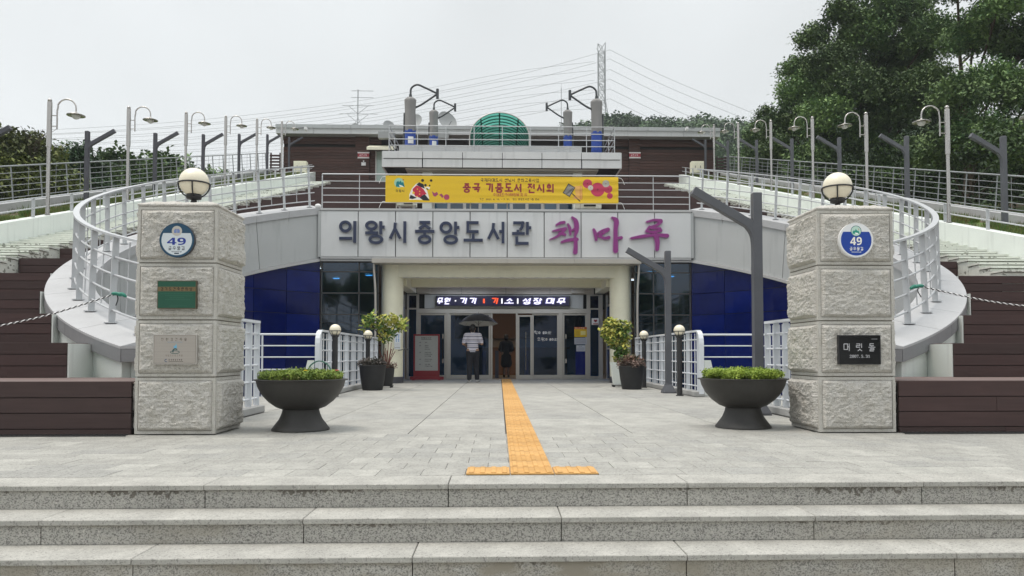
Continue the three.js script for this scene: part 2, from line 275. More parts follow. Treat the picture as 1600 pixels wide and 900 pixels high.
// ---------------------------------------------------------------- lofts and the tilted ring round the sunken court
function loft(secs, closedEnds = true) { // sections of equally many points, joined into a closed skin
  const n = secs[0].length, pos = [], q = (a, b, c, d) => pos.push(a, b, c, a, c, d);
  for (let i = 0; i + 1 < secs.length; i++) for (let k = 0; k < n; k++) q(secs[i][k], secs[i][(k + 1) % n], secs[i + 1][(k + 1) % n], secs[i + 1][k]);
  if (closedEnds) for (const [s, r] of [[secs[0], 1], [secs[secs.length - 1], 0]]) for (let k = 1; k + 1 < n; k++) r ? pos.push(s[0], s[k + 1], s[k]) : pos.push(s[0], s[k], s[k + 1]);
  let vol = 0; for (let i = 0; i < pos.length; i += 3) vol += pos[i].dot(pos[i + 1].clone().cross(pos[i + 2]));
  if (vol < 0) for (let i = 0; i < pos.length; i += 3) [pos[i + 1], pos[i + 2]] = [pos[i + 2], pos[i + 1]];
  const g = new THREE.BufferGeometry().setFromPoints(pos); g.computeVertexNormals(); g.setAttribute('uv', new THREE.BufferAttribute(new Float32Array(pos.length * 2), 2)); return g;
}
const RC = 16, RO = 8.25, RI = 7.6, F0 = 0.606, F1 = 2.39;
const Yt = d => 0.91 + 0.326 * (d - 9.23);              // top of the coping
const ring = (R, f, s) => [s * R * Math.sin(f), RC - R * Math.cos(f)];
const circ = d => Math.abs(d - RC) < RO ? Math.sqrt(RO * RO - (d - RC) ** 2) : 0;
function arcLoft(fa, fb, n, s, sec) { const S = []; for (let i = 0; i <= n; i++) { const f = mixn(fa, fb, i / n); S.push(sec(f).map(([R, y, df = 0]) => { const [x, d] = ring(R, f + df, s); return v3(x, y(d), d); })); } return loft(S); }
const along = (R, f, s, off) => { const [x, d] = ring(R, f, s); return v3(x, Yt(d) + off, d); };

// ---------------------------------------------------------------- ground
const ground = (() => {
  const s = new THREE.Shape([[-900, -300], [900, -300], [900, 900], [-900, 900]].map(p => new THREE.Vector2(...p))), h = new THREE.Path(); h.absarc(0, RC, 8.1, 0, Math.PI * 2, true); s.holes.push(h);
  const m = obj('ground', muv(new THREE.ShapeGeometry(s, 48).rotateX(-Math.PI / 2).translate(0, -0.605, 0)), M.asphalt); m.userData = { kind: 'structure', label: 'grey ground below and around the granite steps' }; return m;
})();
{
  const pit = struct('courtyard', 'sunken court floor below the entrance bridge', 'courtyard');
  obj('floor', muv(new THREE.CylinderGeometry(8.2, 8.2, 0.1, 48).translate(0, -3.05, -RC)), M.concrete, pit);
}
// steps: tread stones 1.5 m long over risers
const E0 = 4.87, TR = 0.302, RH = 0.147, STEP0 = E0;
{
  const st = struct('entrance_steps', 'wide speckled granite steps across the foreground', 'steps');
    const face = [stained([[-2.5, 0.45, 0.4], [-1.35, 0.35, 0.4], [-3.4, 0.3, 0.2], [2.05, 0.45, 0.55], [3.2, 0.4, 0.35], [0.9, 0.2, 0.2]], [[-4.2, 0.8, 0.35]], 41), stained([[-1.0, 0.3, 0.25], [1.8, 0.5, 0.25]], [[-2.2, 0.5, 0.4], [2.6, 1.2, 0.3]], 61), stained([[0.1, 0.4, 0.4]], [[-2.6, 0.8, 0.7], [-1.3, 0.8, 0.8], [0.2, 0.9, 1], [1.4, 0.5, 0.5], [2.9, 1.2, 0.5]], 81)].map(t => std([1, 1, 1], 0.65, { map: t }));
  const offs = [0.985, 0.16, 0.83, 0.35];           // where a joint falls, metres right of the axis, per step
  for (let k = 0; k < 4; k++) {
    const d0 = E0 - TR * k, y = -RH * k, L = 1.512;
    for (let i = -7; i < 7; i++) {
      const x = offs[k] - 0.012 + (i + 0.5) * L, inView = Math.abs(x) < 5, o = rr(0, 9);
      if (!inView) continue;
      const a = slab(L - 0.005, 0.034, k ? TR + 0.03 : 0.33, 0.004); a.translate(x, y - 0.034, -(d0 + (k ? TR + 0.03 : 0.33) / 2 - 0.018));
      obj('tread_stone', muv(a, o, o * 2), M.tread, st);
      const r = slab(L - 0.006, RH - 0.036, 0.05, 0.003); r.translate(x, y - RH, -(d0 + 0.03));
      if (k < 3) { const g = flat(r), p = g.attributes.position; for (let j = 0; j < p.count; j++) g.attributes.uv.setXY(j, (p.getX(j) + 4.6) / 9.2, clamp((p.getY(j) + RH * (k + 1)) / (RH - 0.036), 0.02, 0.98)); obj('riser_stone', g, face[k], st); }
      else obj('riser_stone', muv(r, o, o * 3), rnd() < 0.5 ? M.riser : M.riser2, st);
    }
    for (const s of [-1, 1]) obj('outer_stones', [muv(B(7.2, 0.03, TR + 0.02, s * 8.3, y - 0.018, d0 + TR / 2 + 0.01)), muv(B(7.2, RH - 0.042, 0.04, s * 8.3, y - RH / 2 - 0.018, d0 + 0.033))], M.tread, st, { kind: 'stuff' });
    obj('step_core', B(24, RH - 0.01, 1.4, 0, y - 0.04 - RH / 2, d0 + 0.76), M.joint, st);
  }
}
// plaza paving
{
  const pl = struct('plaza', 'light granite plaza and entrance bridge paving', 'paving');
  obj('joint_bed', prism([[-12, E0 + 0.06], [12, E0 + 0.06], [12, 9.4], [3.72, 9.4], [3.72, 25.1], [-3.72, 25.1], [-3.72, 9.4], [-12, 9.4]], -0.5, 0.488), M.joint, pl);
  const pav = [0, 1, 2].map(i => muv(slab(0.2972, 0.03, 0.2972, 0.002).translate(0, -0.03, 0), i * 0.37, i * 0.61)), mats = [M.paver, M.paver, M.paver2, M.paver3, M.paver];
  const rest = []; let count = 0;
  for (let r = 0; r < 9; r++) for (let i = -20; i <= 20; i++) {
    const x = i * 0.3 + (r % 2 ? 0.15 : 0), d = E0 + 0.318 + 0.3 * r + 0.15, px = Math.abs(x - CX) / d;
    if (px < 0.66 && count < 290) { const m = obj('paver', pav[Math.floor(rnd() * 3)], mats[Math.floor(rnd() * 5)], pl); m.position.set(x, rr(-0.0012, 0.0012), -d); m.rotation.y = Math.floor(rnd() * 4) * Math.PI / 2; count++; }
    else { const g = pav[0].clone(); g.translate(x, 0, -d); rest.push(g); }
  }
  for (const s of [-1, 1]) rest.push(muv(B(5.6, 0.03, 2.7, s * 9.1, -0.015, E0 + 1.67)));
  obj('outer_pavers', rest, M.paver, pl, { kind: 'stuff' });
  // large slabs on the bridge
  const strips = [[0.153, 1.15], [1.155, 2.3], [2.305, 3.5]];
  for (const s of [-1, 1]) for (const [a, b] of strips) { let d = 7.895 + (b > 2 ? 0 : 0.0); let k = 0; while (d < 25) { const l = Math.min(0.9, 25.06 - d), w = b - a - 0.004; const g = muv(slab(w, 0.03, l - 0.004, 0.002), rr(0, 5), rr(0, 5)); g.translate(s * (a + b) / 2, -0.03, -(d + l / 2)); obj('paving_slab', g, mats[(k++ + Math.floor(rnd() * 2)) % 5], pl); d += l; } }
  for (const s of [-1, 1]) obj('landing', muv(B(2.6, 0.25, 4.1, s * 4.83, -0.13, 13.05)), M.paver, pl);
  for (const s of [-1, 1]) { // kerbs under the railings
    obj('kerb', muv(slab(0.2, 0.1, 2.4, 0.01).translate(s * 3.62, 0, -9.75)), M.concrete, pl);
    obj('kerb', muv(slab(0.2, 0.1, 6.9, 0.01).translate(s * 3.62, 0, -18.1)), M.concrete, pl);
  }
  const bridge = struct('bridge_deck', 'concrete deck carrying the entrance bridge', 'bridge');
  obj('deck', B(7.5, 0.45, 16, 0, -0.73, 17), M.concrete, bridge);
}
// yellow tactile paving, one tile after another
{
  const t = struct('tactile_paving', 'orange-yellow tactile guide strip leading to the doors', 'tactile paving');
  const bars = o => { const g = [slab(0.294, 0.012, 0.294, 0.003)]; for (let i = 0; i < 4; i++) { const b = slab(0.034, 0.006, 0.27, 0.0025).translate(-0.1125 + i * 0.075, 0.0118, 0); g.push(b); } return muv(merge(g), o, o * 2); };
  const v = [bars(0), bars(1.3)], mats = [M.tactile, M.tactile2];
  for (let d = E0 + 0.318 + 0.3 + 0.15, k = 0; d < 25; d += 0.3, k++) { const m = obj('tile', v[k % 2], mats[Math.floor(rnd() * 2)], t); m.position.set(0.005, 0.001, -d); }
  for (const i of [-1, 0, 1]) { const m = obj('tile', v[0], mats[i & 1], t); m.position.set(0.005 + i * 0.3, 0.001, -(E0 + 0.318 + 0.15)); m.rotation.y = 0; }
}
// ---------------------------------------------------------------- timber seating terraces
const D0 = 7.88, RUN = 1.3, Y0 = 0.54, RISE = 0.41;
const rowD = k => k === 0 ? D0 : D0 + 1.29 + RUN * (k - 1), rowY = k => k === 0 ? 0 : Y0 + RISE * Math.min(k - 1, 5) + 0.362 * Math.max(0, k - 6);   // front and foot of riser k
const wallX = s => 10 - 0.27 * s, stairX = (d, s) => d < 14.2 ? wallX(s) - 0.05 : wallX(s) - 1.2;
const NR = 27;
{
  const te = struct('seating_terrace', 'dark brown timber-clad seating terraces rising round the court', 'terrace');
  const far = []; let nb = 0;
  for (const s of [-1, 1]) for (let k = 0; k < NR; k++) {
    const d0 = rowD(k), d1 = rowD(k + 1), y0 = rowY(k), h = rowY(k + 1) - y0, xl = stairX(d0, s);
    const inner = d => d < 21.75 ? Math.max(circ(d), d < 9.3 ? 3.9 : 0) : d < 26 ? 2.62 : d < 40 ? 3.0 : 0;
    const xr = d0 < RC ? (k ? Math.max(circ(d0 + (k === 1 ? 0.5 : 0.12)), 3.9) : 3.93) : inner(d0);
    if (xl - xr < 0.05) continue;
    // solid body and tread
    const pts = [[s * xr, d0 + 0.03]]; const nS = 8;
    for (let i = 1; i <= nS; i++) { const d = mixn(d0 + 0.03, d1 + 0.06, i / nS); pts.push([s * (d0 < RC ? Math.max(xr, circ(d)) : inner(d)), d]); }
    pts.push([s * (k < 5 ? wallX(s) : stairX(d1, s) + 0.02), d1 + 0.06], [s * (k < 5 ? wallX(s) : stairX(d0, s) + 0.02), d0 + 0.03]);
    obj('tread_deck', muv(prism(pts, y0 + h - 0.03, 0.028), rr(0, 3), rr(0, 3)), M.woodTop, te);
    obj('terrace_core', prism(pts, y0 - 0.3, h + 0.26), M.under, te);
    if (k > 0 && k < 6) obj('end_wall', muv(B(0.02, h + 0.1, k === 1 ? 0.62 : 0.3, s * (xr - 0.012), y0 + h / 2 - 0.06, d0 + (k === 1 ? 0.32 : 0.16))), M.white, te);
    // riser boards
    const nbd = k === 0 ? 4 : 3, bh = h / nbd;
    for (let b = 0; b < nbd; b++) {
      let x = xr; const cuts = []; let p = rr(0.9, 2.6) + (k % 2) * 0.5;
      while (x < xl - 0.01) { const e = Math.min(xl, x + p); cuts.push([x, e]); x = e; p = 2.6; }
      for (const [a, e] of cuts) {
        if (e - a < 0.02) continue;
        const hb = k === 0 ? [0.06, 0.16, 0.155, 0.165][b] : bh, yb = k === 0 ? [0, 0.06, 0.22, 0.375][b] : b * bh;
        const g = muv(B(e - a - 0.004, hb - 0.009, 0.028, s * (a + e) / 2, y0 + yb + hb / 2, d0 + 0.014), rr(0, 5), rr(0, 5));
        const vis = Math.abs((a + e) / 2 * s - CX) / d0 < 0.72;
        if (vis && nb < 298) { obj('board', g, rnd() < 0.5 ? M.wood : M.wood2, te); nb++; } else far.push(g);
      }
    }
  }
  if (far.length) obj('far_boards', far, M.wood, te, { kind: 'stuff' });
  // steel grate along the foot of the first riser
  for (const s of [-1, 1]) { const g = []; for (let x = 3.95; x < 7.2; x += 0.05) g.push(B(0.012, 0.012, 0.14, s * x, 0.008, D0 - 0.09)); g.push(B(3.3, 0.012, 0.012, s * 5.55, 0.009, D0 - 0.165)); obj('drain_grate', g, M.black, te, { kind: 'stuff' }); }
}
// white painted side stairs, one board step after another
{
  const st = struct('side_stairs', 'white peeling timber side stairs climbing along the side walls', 'stairs');
  for (const s of [-1, 1]) for (let k = 4; k < NR - 2; k++) for (let j = 0; j < 4; j++) {
    const d = rowD(k) + 0.325 * j, rs = rowY(k + 2) - rowY(k + 1), y = rowY(k + 1) + rs * (j + 1) / 4, xa = wallX(s) - 1.2 + rr(-0.02, 0.02), xb = wallX(s) + 0.02;
    const w = xb - xa, o = rr(0, 9), g = [B(w, 0.034, 0.355, s * (xa + xb) / 2, y - 0.017, d + 0.155)];
    obj('stair_step', muv(merge(g), o, o * 1.7), M.peel, st);
    obj('step_block', muv(B(w - 0.02, 0.62, 0.34, s * ((xa + xb) / 2 + 0.01), y - 0.356, d + 0.19), o, o), M.peel, st);
  }
}
// side walls, planting strips and outer parapets
const wTop = d => -0.936 + 0.279 * d, pTop = d => 4.41 + 0.28 * (d - 18.8), outX = s => wallX(s) + 2.2;
for (const s of [-1, 1]) {
  const nm = s < 0 ? 'left' : 'right';
  const w = struct('side_wall', `white rendered wall sloping up along the ${nm} stairs`, 'wall');
  obj('wall_body', muv(loft([7.4, 42].map(d => [v3(s * wallX(s), -0.6, d), v3(s * (wallX(s) + 0.28), -0.6, d), v3(s * (wallX(s) + 0.28), wTop(d), d), v3(s * wallX(s), wTop(d), d)]))), M.white, w);
  const gr = obj('grass_bank', muv(loft([6, 15, 24, 36, 42.4].map(d => [v3(s * (wallX(s) + 0.28), -0.6, d), v3(s * (outX(s) + 0.3), -0.6, d), v3(s * (outX(s) + 0.3), pTop(d) - 0.27, d), v3(s * (wallX(s) + 0.28), wTop(d) - 0.1, d)]))), M.grass);
  gr.userData = { kind: 'structure', label: `thin grass and bare soil bank beyond the ${nm} white wall`, category: 'bank' };
  const par = struct('parapet', `grey concrete parapet carrying the outer ${nm} fence`, 'parapet');
  for (let i = 0; i < 16; i++) { const a = 8 + i * 2.1, b = a + 2.09; obj('parapet_block', muv(loft([a, b].map(d => [v3(s * outX(s), pTop(d) - 0.9, d), v3(s * (outX(s) + 0.5), pTop(d) - 0.9, d), v3(s * (outX(s) + 0.5), pTop(d), d), v3(s * outX(s), pTop(d), d)])), rr(0, 4), 0), M.coping, par); }
  // tufts of grass
  const tg = new THREE.BufferGeometry(); { const p = []; for (let i = 0; i < 9; i++) { const a = i * 0.7, r = 0.03, h = 0.08 + 0.06 * hash(i, 3); const x = Math.cos(a) * r, z = Math.sin(a) * r; p.push(x - 0.008, 0, z, x + 0.008, 0, z, x * 2.6, h, z * 2.6); } tg.setAttribute('position', new THREE.BufferAttribute(new Float32Array(p), 3)); tg.computeVertexNormals(); }
  const N = 5200, im = new THREE.InstancedMesh(tg, new THREE.MeshStandardMaterial({ color: 0xffffff, roughness: 0.9, side: THREE.DoubleSide }), N), mt = new THREE.Matrix4(), q = new THREE.Quaternion(), c = new THREE.Color();
  let n = 0; while (n < N) { const d = rr(9, 42), t = rnd(), x = mixn(wallX(s) + 0.3, outX(s), t); if (fbm(x * 0.8 + 50, d * 0.8, 4, 3) < 0.53 && rnd() < 0.93) continue; const y = mixn(wTop(d) - 0.1, pTop(d) - 0.27, t); q.setFromAxisAngle(new THREE.Vector3(0, 1, 0), rr(0, 6)); const k = rr(0.6, 1.7); mt.compose(new THREE.Vector3(s * x, y - 0.01, -d), q, new THREE.Vector3(k, k, k)); im.setMatrixAt(n, mt); c.setRGB(rr(0.07, 0.16), rr(0.11, 0.19), rr(0.02, 0.05)); im.setColorAt(n, c); n++; }
  im.name = numbered('grass'); im.castShadow = im.receiveShadow = true; im.userData = { kind: 'stuff', label: `short green grass tufts on the ${nm} bank` }; scene.add(im);
}
// ---------------------------------------------------------------- curved parapet round the court
for (const s of [-1, 1]) {
  const nm = s < 0 ? 'left' : 'right';
  const rp = struct('curved_parapet', `curved grey coping and white wall round the ${nm} side of the sunken court`, 'parapet');
  const N = 13;
  for (let i = 0; i < N; i++) { const fa = mixn(F0, F1, i / N), fb = mixn(F0, F1, (i + 1) / N) - 0.0012; obj('coping_stone', muv(arcLoft(fa, fb, 5, s, () => [[RO, d => Yt(d) - 0.03], [RO, d => Yt(d)], [RI - 0.02, d => Yt(d)], [RI - 0.02, d => Yt(d) - 0.18]]), rr(0, 3), rr(0, 3)), M.coping, rp); }
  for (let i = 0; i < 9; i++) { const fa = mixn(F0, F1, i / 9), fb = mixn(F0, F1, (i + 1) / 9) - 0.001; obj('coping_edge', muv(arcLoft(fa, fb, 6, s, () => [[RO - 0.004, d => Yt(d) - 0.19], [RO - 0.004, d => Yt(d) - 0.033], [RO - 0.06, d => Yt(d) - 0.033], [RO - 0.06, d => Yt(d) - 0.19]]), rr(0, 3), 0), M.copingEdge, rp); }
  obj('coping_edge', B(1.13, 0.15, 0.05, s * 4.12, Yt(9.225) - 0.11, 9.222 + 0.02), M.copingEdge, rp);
  obj('coping_stone', muv(prism([[s * 4.695, 9.225], [s * 3.55, 9.225], [s * 3.55, 9.88], [s * 4.31, 9.75]], Yt(9.225) - 0.03, 0.03)), M.coping, rp);
  obj('outer_wall', muv(arcLoft(F0 + 0.004, F1, 36, s, () => [[RO - 0.04, d => -0.6], [RO - 0.04, d => Yt(d) - 0.185], [RO - 0.26, d => Yt(d) - 0.185], [RO - 0.26, d => -0.6]])), M.white, rp);
  obj('outer_wall', muv(B(1.06, 1.3, 0.14, s * 4.1, 0.075, 9.42)), M.white, rp);
  // grey panels on the inner face
  const NP = 13;
  for (let i = 0; i < NP; i++) { const fa = mixn(F0 + 0.02, F1, i / NP) + 0.0012, fb = mixn(F0 + 0.02, F1, (i + 1) / NP) - 0.0012; obj('fascia_panel', muv(arcLoft(fa, fb, 4, s, () => [[RI + 0.02, d => Yt(d) - 0.19], [RI + 0.09, d => Yt(d) - 0.19], [RI + 0.09, d => Yt(d) - 1.42, i === NP - 1 ? 0 : 0.016], [RI + 0.02, d => Yt(d) - 1.42, i === NP - 1 ? 0 : 0.016]]), rr(0, 3), rr(0, 3)), M.panelGrey, rp); }
  obj('lower_trim', arcLoft(F0 + 0.02, F1, 40, s, () => [[RI - 0.03, d => Yt(d) - 1.425], [RI + 0.1, d => Yt(d) - 1.425], [RI + 0.1, d => Yt(d) - 1.5], [RI - 0.03, d => Yt(d) - 1.5]]), M.trim, rp);
  obj('panel_core', arcLoft(F0 + 0.02, F1, 30, s, () => [[RI + 0.1, d => Yt(d) - 0.2], [RI + 0.13, d => Yt(d) - 0.2], [RI + 0.13, d => Yt(d) - 1.49], [RI + 0.1, d => Yt(d) - 1.49]]), M.gap, rp);
  // blue spandrel glass below
  const rows = [3.73, 3.13, 2.53, 1.93, 1.33, 0.73, 0.13, -0.47, -1.8, -3.0], NG = 9, G0 = 1.15;
  for (let i = 0; i < NG; i++) for (let r = 0; r + 1 < rows.length; r++) {
    const fa = mixn(G0, F1, i / NG) + 0.0011, fb = mixn(G0, F1, (i + 1) / NG) - 0.0011, cut = f => Yt(ring(RI, f, s)[1]) - 1.5;
    if (cut(fb) <= rows[r + 1] + 0.02) continue;
    const top = f => Math.max(rows[r + 1] + 0.004, Math.min(rows[r] - 0.018, cut(f)));
    const S = []; for (let k = 0; k <= 4; k++) { const f = mixn(fa, fb, k / 4); S.push([[RI + 0.06, top(f)], [RI + 0.08, top(f)], [RI + 0.08, rows[r + 1]], [RI + 0.06, rows[r + 1]]].map(([R, y]) => { const [x, d] = ring(R, f, s); return v3(x, y, d); })); }
    obj('glass_panel', muv(loft(S), rr(0, 5), rr(0, 5)), rnd() < 0.6 ? M.spandrel : M.spandrel2, rp);
  }
  obj('glass_backing', arcLoft(F0 + 0.05, F1, 40, s, () => [[RI + 0.09, d => Yt(d) - 1.45], [RI + 0.12, d => Yt(d) - 1.45], [RI + 0.12, d => -3.05], [RI + 0.09, d => -3.05]]), M.gap, rp);
  // railing standing on the coping
  const rl = thing('curved_railing', `grey steel railing with five bars on the ${nm} curved coping`, 'railing');
  const RR = 7.86, f0 = F0 + 0.03, f1 = F1 - 0.03, lean = f => mixn(-0.05, 0.1, (f - f0) / (f1 - f0));
  const top = (f, h) => along(RR + lean(f) * h / 1.15, f, s, h);
  const NPo = 17;
  for (let i = 0; i <= NPo; i++) { const f = mixn(f0, f1, i / NPo), a = along(RR, f, s, 0), b = top(f, 1.13), t = new THREE.Vector3(Math.cos(f) * s, 0, -Math.sin(f) * -1); const g = beam(a, b, 0.075, 0.02);
    // flat bar: broad side along the radius
    const S = [a, b].map(p => { const rx = Math.sin(f) * s, rz = Math.cos(f), tx = Math.cos(f) * s, tz = -Math.sin(f); return [[1, 1], [1, -1], [-1, -1], [-1, 1]].map(([u, w]) => new THREE.Vector3(p.x + rx * 0.04 * u + tx * 0.011 * w, p.y, p.z + rz * 0.04 * u + tz * 0.011 * w)); });
    const po = obj('post', loft(S), M.rail, rl); obj('foot_plate', B(0.15, 0.012, 0.11, a.x, a.y + 0.004, -a.z), M.rail, po);
    if (i < NPo) { const fm = mixn(f0, f1, (i + 0.5) / NPo); obj('baluster', bar(top(fm, 0.17), top(fm, 1.1), 0.008, 6), M.rail, rl); } }
  for (const h of [0.17, 0.4, 0.63, 0.86]) { const pts = []; for (let i = 0; i <= 40; i++) pts.push(top(mixn(f0 - 0.02, f1 + 0.02, i / 40), h)); obj('rail_bar', tube(pts, 0.016, 120, 6), M.rail, rl); }
  { const S = []; for (let i = 0; i <= 70; i++) { const f = mixn(f0 - 0.02, f1 + 0.02, i / 70), c = top(f, 1.14), rx = Math.sin(f) * s, rz = Math.cos(f); S.push([[1, 1], [1, -1], [-1, -1], [-1, 1]].map(([u, w]) => new THREE.Vector3(c.x + rx * 0.044 * u, c.y + 0.015 * w, c.z + rz * 0.044 * u))); } obj('handrail', loft(S), M.rail, rl); }
}

// ---------------------------------------------------------------- library entrance building
const FD = 21.4, HW = 5.19, GD = 21.62, DD = 25.2;
const lib = struct('library_building', 'library entrance building with grey panel fascia, cream portal and glass doors', 'building');
{
  const P10 = HW * 2 / 10;
  for (let i = 0; i < 10; i++) obj('fascia_panel', muv(slab(P10 - 0.022, 0.05, 1.27, 0.006).rotateX(Math.PI / 2).translate(-HW + (i + 0.5) * P10, 4.165, -(FD + 0.055)), rr(0, 5), rr(0, 5)), M.panel, lib);
  obj('fascia_core', B(HW * 2 + 0.1, 1.36, 0.2, 0, 4.17, FD + 0.17), M.gap, lib);
  obj('top_cap', [B(HW * 2 + 0.02, 0.055, 0.36, 0, 4.855, FD + 0.17), B(HW * 2, 0.02, 0.3, 0, 4.82, FD + 0.17)], M.trim, lib);
  obj('lower_trim', [B(HW * 2, 0.05, 0.14, 0, 3.5, FD + 0.09), B(HW * 2, 0.05, 0.1, 0, 3.44, FD + 0.13)], M.trim, lib);
  for (const s of [-1, 1]) obj('corner_trim', B(0.09, 1.29, 0.16, s * (HW + 0.03), 4.17, FD + 0.11), M.panelGrey, lib);
  // portal: slab edge, beams, columns
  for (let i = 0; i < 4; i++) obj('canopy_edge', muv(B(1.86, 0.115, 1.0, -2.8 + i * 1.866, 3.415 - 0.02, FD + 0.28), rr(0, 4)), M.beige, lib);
  for (const s of [-1, 1]) {
    const c = obj('column', muv(merge([cyl(0.31, 0.31, 2.95, s * 3.27, 0.18, 22.0, 40), cyl(0.318, 0.318, 0.02, s * 3.27, 3.13, 22.0, 40), cyl(0.31, 0.31, 0.22, s * 3.27, 3.15, 22.0, 40)])), M.cream, lib);
    obj('column_base', cyl(0.325, 0.325, 0.18, s * 3.27, 0, 22.0, 40), M.lampDark, c);
    obj('side_beam', muv(B(0.3, 0.42, 2.6, s * 3.05, 3.0, 23.6)), M.cream, lib);
    obj('side_glass', [B(0.02, 2.3, 1.3, s * 3.3, 1.2, 24.3)], M.doorGlass, lib);
    obj('side_frame', [B(0.06, 2.75, 0.06, s * 3.3, 1.375, 23.62), B(0.06, 2.75, 0.08, s * 3.3, 1.375, 24.98), B(0.05, 0.05, 1.3, s * 3.3, 2.38, 24.3), B(0.05, 0.05, 1.3, s * 3.3, 1.0, 24.3)], M.frame, lib);
    obj('down_pipe', tube([v3(s * 3.72, 3.42, 21.56), v3(s * 3.72, 3.2, 21.52), v3(s * 3.68, 2.6, 21.5), v3(s * 3.68, 0.1, 21.5)], 0.035, 24, 8), M.frame, lib);
  }
  obj('front_beam', muv(B(6.3, 0.34, 0.5, 0, 3.165, 22.0)), M.cream, lib);
  { const g = []; for (let i = 0; i < 18; i++) g.push(B(0.09, 0.012, 0.04, -2.85 + i * 0.335, 2.99, 21.72)); g.push(bar(v3(-2.95, 2.985, 21.72), v3(2.95, 2.985, 21.72), 0.008)); obj('light_string', g, M.frame, lib); }
  obj('inner_beam', muv(B(6.0, 0.44, 0.3, 0, 3.09, 23.6)), M.cream, lib);
  obj('porch_ceiling', muv(B(6.4, 0.05, 3.2, 0, 3.33, 23.9)), M.cream, lib);
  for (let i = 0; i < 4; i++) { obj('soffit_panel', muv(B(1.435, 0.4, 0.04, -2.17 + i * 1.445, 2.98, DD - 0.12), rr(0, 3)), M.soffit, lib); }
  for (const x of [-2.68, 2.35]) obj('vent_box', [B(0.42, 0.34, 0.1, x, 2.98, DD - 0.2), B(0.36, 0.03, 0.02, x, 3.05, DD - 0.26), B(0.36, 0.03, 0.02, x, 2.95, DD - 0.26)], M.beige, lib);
  obj('header', muv(B(5.2, 0.45, 0.1, -0.06, 2.545, DD)), M.panelGrey, lib);
  obj('header_core', B(6.6, 1.1, 0.06, 0, 2.85, DD + 0.1), M.gap, lib);
}
